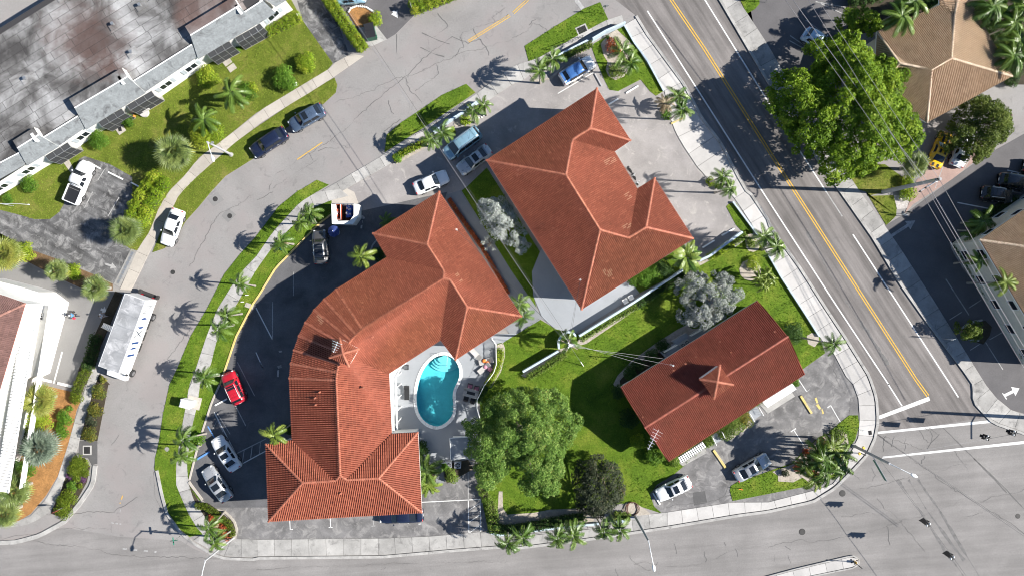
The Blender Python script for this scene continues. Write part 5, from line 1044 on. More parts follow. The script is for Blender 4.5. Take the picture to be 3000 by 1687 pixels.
for s, rz in (("P:795,1408", 0), ("P:500,995", R(90)), ("P:1073,990", R(90))):            # depth numerals on the rim
    c = g1(s) - wloc(pool); link('numeral', text_mesh('3 FT', .22, 'dark'), pool, (c.x, c.y, .136), (0, 0, rz))
# rim kerb of the raised ring is the coping; drop line on the left of the deck handled by its height
# ---------------------------------------------------------------- front of the low block: awnings, steps
aw = thing('awning', 'flat white awning over the entrance at the right end of the low block', 'awning', g1("A:1330,290"), 0, 'awnings of the low block'); C = gp("A:1140,350 1455,155 1498,215 1190,410", 2.8); mb = MB(); mb.prism([(p.x, p.y) for p in C], 2.68, 2.8); mb.build('panel', M['white'], aw)
for s in ("A:1195,405", "A:1490,215"): p = g1(s, 2.7); MB().cyl((p.x, p.y, 0), (p.x, p.y, 2.7), .04, n=6).build('post', M['white'], aw)
aw = thing('awning', 'white slatted awning over the entrance at the lower end of the low block', 'awning', g1("A:390,880"), 0, 'awnings of the low block'); a_, b_, c_, d_ = gp("A:235,935 500,765 545,825 275,1000", 2.6); n = 13
for k in range(n):
    p, q = a_.lerp(b_, (k + .12) / n), a_.lerp(b_, (k + .72) / n); r_, s_ = d_.lerp(c_, (k + .72) / n), d_.lerp(c_, (k + .12) / n); mb = MB(); mb.add([p + Vector((0, 0, .3)), q + Vector((0, 0, .3)), r_, s_, p + Vector((0, 0, .25)), q + Vector((0, 0, .25)), r_ - Vector((0, 0, .05)), s_ - Vector((0, 0, .05))], [(3, 2, 1, 0), (4, 5, 6, 7), (0, 1, 5, 4), (1, 2, 6, 5), (2, 3, 7, 6), (3, 0, 4, 7)]); mb.build('slat', M['white'], aw)
MB().prism([(p.x, p.y) for p in (a_, b_, c_, d_)], 2.5, 2.52).build('soffit', M['dark'], aw)
def porch_steps(s, label, w=1.4):
    a_, b_ = gp(s); t = thing('entrance_steps', label, 'steps', b_, 0, 'entrance steps of the low block'); d = (b_ - a_); n = 4
    for k in range(n): p = a_.lerp(b_, (k + .5) / n); MB().box((p.x, p.y, .08 + .14 * (n - 1 - k) / 1), (d.length / n, w, .16 + .02), math.atan2(d.y, d.x)).build('step', M['patio'], t)
    q = Vector((-d.normalized().y, d.normalized().x, 0)) * w / 2
    for s_ in (-1, 1):
        mb = MB(); mb.tube([a_ + q * s_ + Vector((0, 0, 1.45)), b_ + q * s_ + Vector((0, 0, .95))], .04); [mb.cyl((*(a_.lerp(b_, k / 3) + q * s_).xy, .1), (*(a_.lerp(b_, k / 3) + q * s_).xy, 1.4 - .15 * k), .03, n=5) for k in range(4)]; mb.build('railing', M['white'], t)
porch_steps("A:1010,420 1075,515", 'white railed entrance steps right of the big shrub row', 1.3); porch_steps("A:625,675 675,765", 'white railed entrance steps left of the big shrub row', 1.3)
# ---------------------------------------------------------------- bin enclosure and the navy parasol next to it
be = thing('bin_enclosure', 'white walled bin enclosure with open top holding a red skip and blue bins', 'bin store', g1("J:450,430"))
OUT = gp("J:200,265 720,255 720,500 620,640 215,635", 1.9); INN = gp("J:262,255 632,250 632,470 560,575 285,580", 1.9); nb = MB()
for i in range(5):
    j = (i + 1) % 5
    if i == 0: continue
    nb.prism([(p.x, p.y) for p in (OUT[i], OUT[j], INN[j], INN[i])], 0, 1.9)
nb.build('wall', M['stucco'], be); MB().prism([(p.x, p.y) for p in OUT], 0, .02, bottom=False).build('floor', M['soil'], be)
a_, b_ = gp("J:205,245 640,250", 1.5); mb = MB(); mb.tube([a_ + Vector((0, 0, .1)), b_ + Vector((0, 0, .1))], .05); mb.tube([Vector((a_.x, a_.y, .3)), Vector((b_.x, b_.y, .3))], .04); [mb.cyl((*a_.lerp(b_, k / 6).xy, .2), (*a_.lerp(b_, k / 6).xy, 1.6), .03, n=5) for k in range(7)]; mb.build('gate', M['metal'], be)
def skip(name, s, rz, w, l, h, mat, inner, label, cat, lid=None):
    t = thing(name, label, cat, g1(s) + Vector((0, 0, .03)), rz); mb = MB(); k = .08
    for x, y, a_, b_ in ((-w / 2 + k / 2, 0, k, l), (w / 2 - k / 2, 0, k, l), (0, -l / 2 + k / 2, w - 2 * k, k), (0, l / 2 - k / 2, w - 2 * k, k)): mb.box((x, y, h / 2), (a_, b_, h))
    mb.box((0, 0, .05), (w - 2 * k, l - 2 * k, .06)); mb.build('tub', M[mat], t, local=True); rim = MB(); [rim.tube([(sx * w / 2, sy * l / 2, h) for sx, sy in ((-1, -1), (1, -1), (1, 1), (-1, 1), (-1, -1))], .05, 5)]; rim.build('rim', M['metal'], t, local=True); return t
sk = skip('waste_skip', "J:350,425", 0.02, 1.05, 1.9, 1.35, 'rust', 'dark', 'open rust red waste skip inside the white enclosure', 'skip')
rb = random.Random(3); M['bag'] = plain('dusty pink bag', (.36, .2, .2), .5); M['bag_blue'] = plain('blue recycling bag', (.03, .10, .42), .35); M['bag_w'] = plain('grey white bag', (.45, .44, .46), .4)
for k in range(7):
    c = g1("J:350,425"); mb = MB(); mb.ball((0, 0, 0), (.24, .2, .17), 9, 6); o_ = link('rubbish_bag', mb.mesh('rubbish_bag', M[('bag', 'rust', 'bag_w')[k % 3]], True), None, (c.x + rb.uniform(-.22, .22), c.y - .6 + .2 * k, 1.0 + .04 * (k % 3)), (0, .2, k)); tag(o_, 'lumpy rubbish bag lying in the rust red skip', 'rubbish bag', 'bags in the red skip')
cb = [("J:575,355", 'blue wheeled bin heaped with bags, upper one in the enclosure'), ("J:570,465", 'blue wheeled bin heaped with bags, lower one in the enclosure')]
for s, l in cb:
    t = thing('wheeled_bin', l, 'bin', g1(s) + Vector((0, 0, .03)), .05, 'blue bins in the enclosure'); mb = MB(); mb.box((0, 0, .5), (.62, .68, .95)); mb.build('tub', M['bag_blue'], t, local=True)
    for k in range(5): mb = MB(); mb.ball((0, 0, 0), (.2, .17, .16), 9, 6); link('bag', mb.mesh('bag', M['bag_blue' if k % 2 else 'bag_w'], True), t, (rb.uniform(-.18, .18), rb.uniform(-.22, .22), 1.02), (0, .3, k))
up = thing('parasol', 'closed down navy canvas parasol standing in the shade by the bin enclosure', 'parasol', g1("J:320,800")); mb = MB(); mb.cyl((0, 0, 0), (0, 0, 2.3), .03, n=8); mb.build('pole', M['metal'], up, local=True)
for k in range(8):
    a1_, a2_ = R(45 * k + 12), R(45 * k + 57); rr_ = .72; MB().add([(0, 0, 2.28), (rr_ * math.cos(a1_), rr_ * math.sin(a1_), 1.8), (rr_ * .93 * math.cos((a1_ + a2_) / 2), rr_ * .93 * math.sin((a1_ + a2_) / 2), 1.84), (rr_ * math.cos(a2_), rr_ * math.sin(a2_), 1.8)], [(0, 1, 2), (0, 2, 3)]).build('panel', M['blue_fabric'], up, local=True)
MB().cyl((0, 0, 0), (0, 0, .12), .35, n=12).build('base', M['concrete'], up, local=True); mb = MB(); mb.ball((0, 0, 2.3), .05); mb.build('finial', M['white'], up, local=True)
# green dumpster by the mulch island
dt = thing('dumpster', 'dark green dumpster with black lids beside the long yellow green hedge', 'dumpster', g1("1:872,258"), R(-77)); mb = MB(); mb.box((0, 0, .62), (1.75, 1.1, 1.1)); mb.build('tub', M['green_paint'], dt, local=True)
for sx in (-1, 1): MB().box((sx * .44, 0, 1.22), (.86, 1.16, .08)).build('lid', M['dark'], dt, local=True)
mb = MB(); [mb.box((sx * .75, sy * .6, .75), (.4, .12, .12)) for sx in (-1, 1) for sy in (-1, 1)]; mb.build('bracket', M['green_paint'], dt, local=True)
# edging stones round the mulch island and small beds
def stones(s, n, r_, label, group, mat='stucco'):
    Q = resample(gp(s), n - 1); me = MB().ball((0, 0, .08), (r_, r_ * .8, r_ * .75), 7, 5).mesh('edging_stone', M[mat], True)
    for k, p in enumerate(Q):
        o_ = link('edging_stone', me, None, (p.x, p.y, .09), (0, 0, k * 1.3)); tag(o_, label, 'stone', group)
stones("1:700,95 715,70 760,52 830,60 885,95", 15, .16, 'white painted stone in the arc edging the orange mulch island', 'edging stones of the mulch island'); stones("1:1660,895 1700,888 1735,865", 5, .13, 'pale stone edging the palm bed beside the light blue van', 'edging stones of the palm bed')
# mail box / utility cabinets on the verge
p = g1("N:1,1"); cb_ = thing('utility_cabinet', 'white rounded top utility cabinet on the strip by the curved pavement', 'cabinet', g1("8:1432,138"), R(-14)); mb = MB(); mb.box((0, 0, .6), (1.25, .9, 1.2)); mb.build('body', M['white'], cb_, local=True); mb = MB(); mb.prism([(-.66, -.5), (.66, -.5), (.66, .5), (-.66, .5)], 1.2, 1.28); mb.box((0, 0, 1.33), (1.1, .7, .1)); mb.build('lid', M['white'], cb_, local=True); MB().box((.5, .1, .06), (1.7, 1.5, .12)).build('plinth', M['concrete_tan'], cb_, local=True)
# pool furniture
def lounger(s, rz, label, seat='concrete_new', fr='metal'):
    t = thing('sun_lounger', label, 'sun lounger', g1(s) + Vector((0, 0, .07)), rz, 'sun loungers on the pool deck'); mb = MB(); [mb.box((x, y, .15), (.05, .05, .3)) for x in (-.8, .75) for y in (-.28, .28)]; [mb.box((0, y, .3), (1.75, .05, .05)) for y in (-.3, .3)]; mb.build('frame', M[fr], t, local=True)
    MB().box((-.28, 0, .35), (1.2, .6, .06)).build('seat', M[seat], t, local=True); mb = MB(); mb.add([(.33, -.3, .36), (.33, .3, .36), (.9, .3, .75), (.9, -.3, .75), (.33, -.3, .42), (.33, .3, .42), (.87, .3, .81), (.87, -.3, .81)], [(0, 1, 2, 3), (7, 6, 5, 4), (0, 4, 5, 1), (1, 5, 6, 2), (2, 6, 7, 3), (3, 7, 4, 0)]); mb.build('backrest', M[seat], t, local=True)
lounger("P:380,870", R(90), 'dark lounger beside the deep end of the pool', 'dark'); lounger("P:1420,290", R(-45), 'grey lounger under the eave tip right of the pool'); lounger("P:1545,500", R(40), 'pale lounger below the orange cushioned one'); lounger("P:1575,400", R(15), 'lounger with orange cushions on the striped deck')
def chair(s, rz, label, seat, z=.07, mat='dark', name='patio_chair'):
    t = thing(name, label, 'chair', g1(s) + Vector((0, 0, z)), rz, 'chairs on the pool deck' if mat == 'dark' else 'white chairs on the patio'); MB().box((0, 0, .42), (.56, .54, .06)).build('seat', M[seat], t, local=True); MB().box((-.27, 0, .68), (.06, .54, .5)).build('backrest', M[mat], t, local=True)
    for x in (-.25, .25):
        for y in (-.25, .25): MB().cyl((x, y, 0), (x, y, .4), .03, n=5).build('leg', M[mat], t, local=True)
    for y in (-.28, .28): MB().box((0, y, .62), (.5, .05, .05)).build('armrest', M[mat], t, local=True)
chair("P:372,483", R(180), 'single grey chair by the shallow left rim of the pool', 'metal'); chair("P:1335,765", R(-100), 'dark chair with a pink cushion left of the table end', 'pink'); chair("P:1435,800", R(-100), 'dark chair with a pale pink cushion right of the table end', 'pink'); chair("P:1275,955", R(75), 'empty dark chair in the tree shade at the far table side', 'dark'); chair("P:1375,990", R(75), 'empty dark chair next to the fence at the far table side', 'dark'); chair("P:1640,520", R(140), 'low chair with a rose cushion beside the fence', 'pink')
chair("6:848,820", R(120), 'left of two white chairs against the patio wall', 'white', .07, 'white'); chair("6:890,793", R(120), 'right of two white chairs against the patio wall', 'white', .07, 'white')
tb = thing('patio_table', 'long grey plank table with a black inset between the pool chairs', 'table', g1("P:1350,870") + Vector((0, 0, .07)), R(-14))
for k in range(6): MB().box((0, -.42 + .168 * k, .74), (1.85, .155, .04)).build('plank', M['wood'] if False else M['concrete'], tb, local=True)
MB().box((0, 0, .765), (1.0, .36, .02)).build('inset', M['dark'], tb, local=True)
for x in (-.8, .8):
    for y in (-.36, .36): MB().box((x, y, .36), (.07, .07, .72)).build('leg', M['dark'], tb, local=True)
for s, l, m in [("P:1545,390", 'orange cushion lying on the sun lounger', 'orange'), ("P:1600,420", 'second orange cushion nearer the picket fence', 'orange'), ("P:1570,480", 'pink towel bundle below the orange cushions', 'pink')]: p = g1(s); simple('cushion', l, 'cushion', MB().ball((p.x, p.y, .5), (.26, .24, .12), 8, 5), M[m], 'cushions on the loungers')

# decking boards of the right hand part of the pool deck
def boards(s, w=.1, gap=.06, z=.09):
    poly = np.array([(p.x, p.y) for p in gp(s)]); mb = MB(); y = poly[:, 1].min() + .05
    while y < poly[:, 1].max() - .05:
        xs = []
        for i in range(len(poly)):
            (x0, y0), (x1, y1) = poly[i], poly[(i + 1) % len(poly)]
            if (y0 > y) != (y1 > y): xs.append(x0 + (x1 - x0) * (y - y0) / (y1 - y0))
        if len(xs) >= 2: a, b = min(xs), max(xs); mb.box(((a + b) / 2, y, z), (b - a, w, .06))
        y += w + gap
    o = mb.build('decking', M['patio']); o['kind'] = 'stuff'; o['label'] = 'pale narrow boards of the right hand part of the pool deck'
boards("P:1420,190 1700,60 1718,140 1722,440 1680,560 1560,730 1290,700 1360,560 1420,400")
# ---------------------------------------------------------------- vegetation
def leaf_mesh(name, P, N, size, mat, tint, asp=.55, rnd=.6):
    """leaf-sized rhombs at points P facing roughly along N"""
    n = len(P); N = N + RNG.normal(0, rnd, (n, 3)); N /= np.linalg.norm(N, axis=1)[:, None] + 1e-9
    t = np.cross(N, RNG.normal(0, 1, (n, 3))); t /= np.linalg.norm(t, axis=1)[:, None] + 1e-9; b = np.cross(N, t); s = size * (.6 + .8 * RNG.random(n))[:, None]
    v = np.stack([P - t * s * .5, P + b * s * .5 * asp + N * s * .06, P + t * s * .5 - N * s * .1, P - b * s * .5 * asp + N * s * .06], 1)
    me = bpy.data.meshes.new(name); me.vertices.add(4 * n); me.vertices.foreach_set('co', v.ravel()); me.loops.add(4 * n); me.loops.foreach_set('vertex_index', np.arange(4 * n))
    me.polygons.add(n); me.polygons.foreach_set('loop_start', np.arange(n) * 4); me.update(calc_edges=True); me.materials.append(mat)
    me.attributes.new('tint', 'FLOAT', 'FACE').data.foreach_set('value', np.clip(tint, 0, 1)); return me
def lobe_leaves(C, Rr, n_per_m2, size, up=.55):
    Ps, Ns, Ts = [], [], []
    for c, r in zip(C, Rr):
        r3 = np.array(r if hasattr(r, '__len__') else (r, r, r * .8)); n = max(8, int(n_per_m2 * 4 * math.pi * r3[0] * r3[2] * .62)); d = RNG.normal(0, 1, (n, 3)); d /= np.linalg.norm(d, axis=1)[:, None]
        d[:, 2] = np.where(d[:, 2] < -.25, -d[:, 2], d[:, 2]); rad = 1 - .38 * RNG.random(n) ** 1.6; bump_ = 1 + .16 * np.sin(d[:, 0] * 5 + c[0]) * np.sin(d[:, 1] * 6 + c[1])
        Ps.append(np.array(c) + d * r3 * (rad * bump_)[:, None]); q = d.copy(); q[:, 2] += up; Ns.append(q); Ts.append(np.full(n, RNG.normal(.48, .1)) + RNG.normal(0, .17, n))
    return np.concatenate(Ps), np.concatenate(Ns), np.concatenate(Ts)
def trunk_mb(base, top, r0, r1, lobes, nl=6, bend=.3):
    mb = MB(); b, t = Vector(base), Vector(top); P = [b.lerp(t, k / 4) + Vector((random.uniform(-bend, bend) * (0 < k < 4), random.uniform(-bend, bend) * (0 < k < 4), 0)) for k in range(5)]
    mb.tube(P, [r0 * 1.25, r0, r0 * .9, r0 * .8, r1], 9); return mb, t
def tree(name, label, outline, ztop, zbase, lobe_r, dens, size, mat, nl, trunk_r=.3, seed=1, group=None, dome=.45, base=None, asp=.55, rnd=.6, trunk=None, zj=1.7):
    global RNG; RNG = np.random.default_rng(seed); random.seed(seed)
    zm = zbase + (ztop - zbase) * .6; poly = [(p.x, p.y) for p in gp(outline, zm)]; a = np.array(poly); lo, hi = a.min(0), a.max(0); cen = (lo + hi) / 2; C = []; Rr = []; tries = 0
    edge = lambda p: min(np.linalg.norm(p - (a[i] + (a[(i + 1) % len(a)] - a[i]) * max(0, min(1, np.dot(p - a[i], a[(i + 1) % len(a)] - a[i]) / (np.dot(a[(i + 1) % len(a)] - a[i], a[(i + 1) % len(a)] - a[i]) + 1e-9))))) for i in range(len(a)))
    half = max(hi - lo) / 2
    while len(C) < nl and tries < nl * 60:
        tries += 1; p = lo + RNG.random(2) * (hi - lo)
        if not inside(p[None], poly)[0]: continue
        r = lobe_r * RNG.uniform(.65, 1.3); e = edge(p)
        if e < r * .55: r = max(lobe_r * .5, e / .6)
        if any(np.linalg.norm(p - c[:2]) < .5 * (r + q) * .8 for c, q in zip(C, Rr)): continue
        z = zbase + (ztop - zbase) * min(1, (e / half) ** .55 + dome * .3) - RNG.random() * zj - r * .6; C.append(np.array([p[0], p[1], z])); Rr.append(r)
    P, N, T = lobe_leaves(C, Rr, dens, size); b = g1(base, 0) if base else Vector((cen[0], cen[1], 0)); root = thing(name, label, 'tree', (b.x, b.y, 0), 0, group)
    link('crown', leaf_mesh('crown', P - np.array([b.x, b.y, 0]), N, size, M[mat], T, asp, rnd), root)
    mb, t = trunk_mb((b.x, b.y, 0), (b.x + .3, b.y, zbase + (ztop - zbase) * .35), trunk_r, trunk_r * .6, None); mb.build('trunk', M[trunk or 'bark'], root)
    for k in RNG.permutation(len(C))[:9]:
        c = Vector(C[k]); m1 = t.lerp(c, .5) + Vector((0, 0, -.4)); s = MB(); s.tube([t - Vector((0, 0, .6)), m1, c], [trunk_r * .5, trunk_r * .3, .05], 6); s.build('limb', M[trunk or 'bark'], root)
    return root
tree('shade_tree', 'huge bright green tree overhanging the avenue pavement and the tan tiled roof', "3:60,780 110,620 150,480 250,470 350,500 400,560 440,420 420,250 520,200 590,215 640,180 740,150 800,220 850,320 930,370 1040,330 1080,400 1080,460 1170,450 1160,540 1080,600 1140,700 1200,850 1290,970 1250,1080 1180,1160 1050,1150 950,1200 820,1280 720,1290 600,1370 560,1330 480,1230 470,1120 330,1100 230,980 220,850", 11.0, 4.0, 1.1, 64, .28, 'leaf_ne', 190, .42, 21, base="3:720,760", zj=1.9)
tree('shade_tree', 'broad oak like tree with fine leaves shading the pool end of the lawn', "9:1560,320 1680,310 1730,190 1800,110 x:0,80 60,60 200,70 330,80 400,120 440,190 450,280 530,260 545,340 480,430 420,560 380,620 400,700 330,800 380,870 290,900 230,860 130,900 60,800 90,700 0,650 9:1850,760 1750,860 1650,760 1660,620 1560,560 1600,480", 10.3, 4.6, .92, 100, .185, 'leaf_oak', 175, .35, 22, base="x:60,330", zj=1.7)
tree('bronze_tree', 'dark bronze leaved tree at the bottom of the lawn beside the oak like tree', "x:480,790 500,660 600,590 700,600 800,640 850,760 870,830 840,930 760,980 700,1040 620,1040 520,1000 500,900", 6.3, 2.0, .9, 100, .18, 'leaf_dark', 60, .2, 23, base="x:670,800")
tree('shade_tree', 'olive green tree covering the fronts of the yellow and white cars', "3:1450,1100 1440,960 1520,870 1530,780 1600,720 1700,690 1830,760 1910,820 1900,980 1860,1020 1800,1090 1680,1190 1600,1160 1570,1080 1520,1060 1470,1110", 6.5, 2.6, .95, 95, .2, 'leaf_olive', 85, .22, 24, base="3:1650,930")
tree('shade_tree', 'bushy tree between the shaded car park and the tan tiled roof', "3:590,60 680,40 760,20 840,60 930,120 900,180 820,230 740,170 640,180 600,140", 6.5, 2.5, .9, 66, .26, 'leaf_ne', 24, .2, 25)
tree('silver_tree', 'silver leaved tree leaning over the upper corner of the low motel block', "6:1255,680 1330,620 1420,590 1500,630 1560,590 1620,600 1690,650 1690,740 1770,740 1780,790 1700,850 1690,930 1600,960 1540,1000 1490,1050 1430,1020 1350,1000 1290,960 1310,860 1260,760", 5.8, 2.4, .75, 105, .19, 'leaf_silver', 62, .15, 26, asp=.45, group='silver leaved trees')
tree('silver_tree', 'silver leaved tree in the narrow shaded lawn between the two big motel blocks', "5:1660,70 1720,40 1800,30 1860,20 1930,90 6:30,200 100,270 140,400 60,460 0,400 5:1880,370 1800,330 1720,260 1690,180", 6.9, 3.8, .7, 105, .19, 'leaf_silver', 44, .14, 27, asp=.45, group='silver leaved trees')
tree('silver_tree', 'small silver leaved sapling next to the grey path', "5:1690,370 1740,330 1800,370 1790,430 1730,440", 4.2, 2.6, .45, 105, .17, 'leaf_silver', 9, .07, 28, asp=.45, group='silver leaved trees')
tree('small_tree', 'small round tree on the planted island of the shaded right hand car park', "F:250,1000 340,950 440,950 510,990 490,1070 440,1150 370,1120 300,1090 260,1060", 4.0, 1.5, .6, 80, .2, 'leaf_olive', 22, .1, 29)
# shrubs: each a thing with foliage and stems
def shrub(s, r, h, mat, label, name='shrub', dens=110, size=.16, group=None, lobes=6, squash=1.0):
    c = g1(s, h * .7); t = thing(name, label, 'shrub', (c.x, c.y, 0), 0, group); C, Rr = [], []
    for k in range(lobes):
        a = 6.283 * k / lobes + random.random(); q = r * .5 * (k > 0); C.append(np.array([math.cos(a) * q, math.sin(a) * q * squash, h * (.62 if k else .72)])); Rr.append((r * .62, r * .62, h * .42))
    P, N, T = lobe_leaves(C, Rr, dens, size); P[:, 2] = np.maximum(P[:, 2], .06); link('foliage', leaf_mesh('foliage', P, N, size, M[mat], T), t); mb = MB()
    for k in range(4): a = 1.6 * k; mb.tube([(0.05 * math.cos(a), .05 * math.sin(a), 0), (r * .4 * math.cos(a), r * .4 * math.sin(a), h * .7)], [.04, .015], 5)
    mb.build('stem', M['bark'], t, local=True); t.children[-1]['kind'] = 'stuff'; return t
def hedge(s, w, h, mat, label, dens=120, size=.14, z0=.05, name='hedge', r=None):
    P0 = gp(s); L = plen(P0); n = max(2, int(L / (w * .42))); Q = resample(P0, n); c = sum(Q, Vector()) / len(Q); t = thing(name, label, 'hedge', (c.x, c.y, 0)); C, Rr = [], []
    for i, q in enumerate(Q):
        d = (Q[min(i + 1, n)] - Q[max(i - 1, 0)]).normalized(); nn = Vector((-d.y, d.x, 0))
        for sgn in (-1, 1): p = q + nn * sgn * w * .22 - c; C.append(np.array([p.x, p.y, z0 + h * .58 + random.uniform(-.05, .05) * h])); Rr.append((w * .34, w * .34, h * .42))
    P, N, T = lobe_leaves(C, Rr, dens, size); P[:, 2] = np.maximum(P[:, 2], .06); link('foliage', leaf_mesh('foliage', P, N, size, M[mat], T), t); mb = MB()
    core = [(p.x - c.x, p.y - c.y) for p in Q]
    for i in range(n): a, b = Q[i] - c, Q[i + 1] - c; d = (b - a); m_ = (a + b) / 2; mb.box((m_.x, m_.y, z0 + h * .36), (d.length * 1.02, w * .55, h * .66), math.atan2(d.y, d.x))
    mb.build('twig_core', M['soil'], t, local=True); t.children[-1]['kind'] = 'stuff'; return t
H_ = hedge
H_("1:540,-10 580,55 650,150 690,210 750,300 815,385", 1.5, 1.7, 'leaf_yellow', 'tall yellow green hedge running down to the street beside the dark dumpster')
H_("0:1240,1380 1190,1449 4:1150,60 1110,130 1080,210", 3.0, 2.2, 'leaf_yellow', 'big yellow green hedge bulging between the driveway and the tan pavement', 95, .2)
H_("1:1200,85 1330,35 1500,-30", 1.9, 1.6, 'leaf_yellow', 'yellow green hedge at the top edge beside the painted arrow')
H_("1:1055,1200 1130,1150 1280,1080", .9, .8, 'leaf_yellow', 'low yellow green hedge below the pair of palms by the lot entrance')
H_("2:365,455 470,400 590,350", .85, .8, 'leaf_hedge', 'low mixed hedge beside the parked white crossover')
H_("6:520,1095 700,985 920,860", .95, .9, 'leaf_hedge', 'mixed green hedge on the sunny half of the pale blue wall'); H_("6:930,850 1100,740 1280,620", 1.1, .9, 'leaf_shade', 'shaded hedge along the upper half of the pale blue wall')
H_("6:1480,490 1580,430 1640,395", 1.0, .9, 'leaf_yellow', 'yellow green hedge piece by the banana like palm below the wheel stops'); H_("6:1640,390 1740,325", 1.0, .9, 'leaf_hedge', 'dark hedge end shaded by palms at the corner of the upper car park')
H_("6:130,1385 250,1310 395,1215", .9, .85, 'leaf_hedge', 'clipped low hedge standing alone on the lawn along the short pale wall')
H_("P:1790,230 1790,330 1760,450 1690,600 1600,740", .9, .8, 'leaf_yellow', 'narrow planting along the outside of the white picket fence'); H_("P:1560,800 1500,900 1470,1000", .8, .9, 'leaf_shade', 'shaded planting at the lower end of the white picket fence')
H_("M:60,690 300,700 700,640 1100,560 1500,500", 1.3, 1.0, 'leaf_shade', 'long dark hedge behind the black handrail along the bottom pavement'); H_("M:2030,470 2230,490", 1.0, .9, 'leaf_hedge', 'short hedge under the bronze tree beside the lamp post')
H_("9:1770,880 1790,1000 1790,1085", 1.4, 1.0, 'leaf_hedge', 'hedge closing the striped bay at the bottom of the motel'); H_("9:1700,760 1740,850", 1.3, 1.0, 'leaf_hedge', 'hedge under the edge of the oak like tree by the striped bay')
H_("8:1500,910 1560,905 1640,960 1740,1040 1770,1120", .85, .9, 'leaf_trim', 'curving clipped hedge round the red bedding at the bottom left corner', 170, .1)
H_("4:680,1340 620,1449 8:600,70", 1.3, 1.1, 'leaf_trim', 'long clipped hedge strip in the shadow of the box truck', 170, .1)
H_("1:120,250 200,215 330,150", 1.5, 1.1, 'leaf_yellow', 'yellow green hedge under the white end wall of the apartments'); H_("4:700,1300 740,1150 750,1090", 1.5, 1.3, 'leaf_shade', 'dark hedge hidden in the shadow left of the box truck')
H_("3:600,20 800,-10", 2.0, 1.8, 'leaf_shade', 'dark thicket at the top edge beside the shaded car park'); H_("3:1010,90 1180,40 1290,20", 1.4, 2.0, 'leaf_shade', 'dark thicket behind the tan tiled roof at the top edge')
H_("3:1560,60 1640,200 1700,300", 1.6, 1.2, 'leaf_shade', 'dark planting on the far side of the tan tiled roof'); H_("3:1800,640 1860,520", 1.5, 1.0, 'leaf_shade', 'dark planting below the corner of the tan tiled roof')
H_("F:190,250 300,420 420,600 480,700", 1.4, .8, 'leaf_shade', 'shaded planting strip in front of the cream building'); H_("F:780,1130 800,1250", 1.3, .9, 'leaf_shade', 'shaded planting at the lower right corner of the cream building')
H_("7:1560,200 1700,140 1860,60", 1.2, .6, 'leaf_shade', 'dark strip of planting beside the black cars')
H_("5:1460,60 1560,210 1700,410 1800,580 1900,760", .5, .6, 'leaf_red', 'thin reddish planting along the grey path under the eave')
S_ = shrub
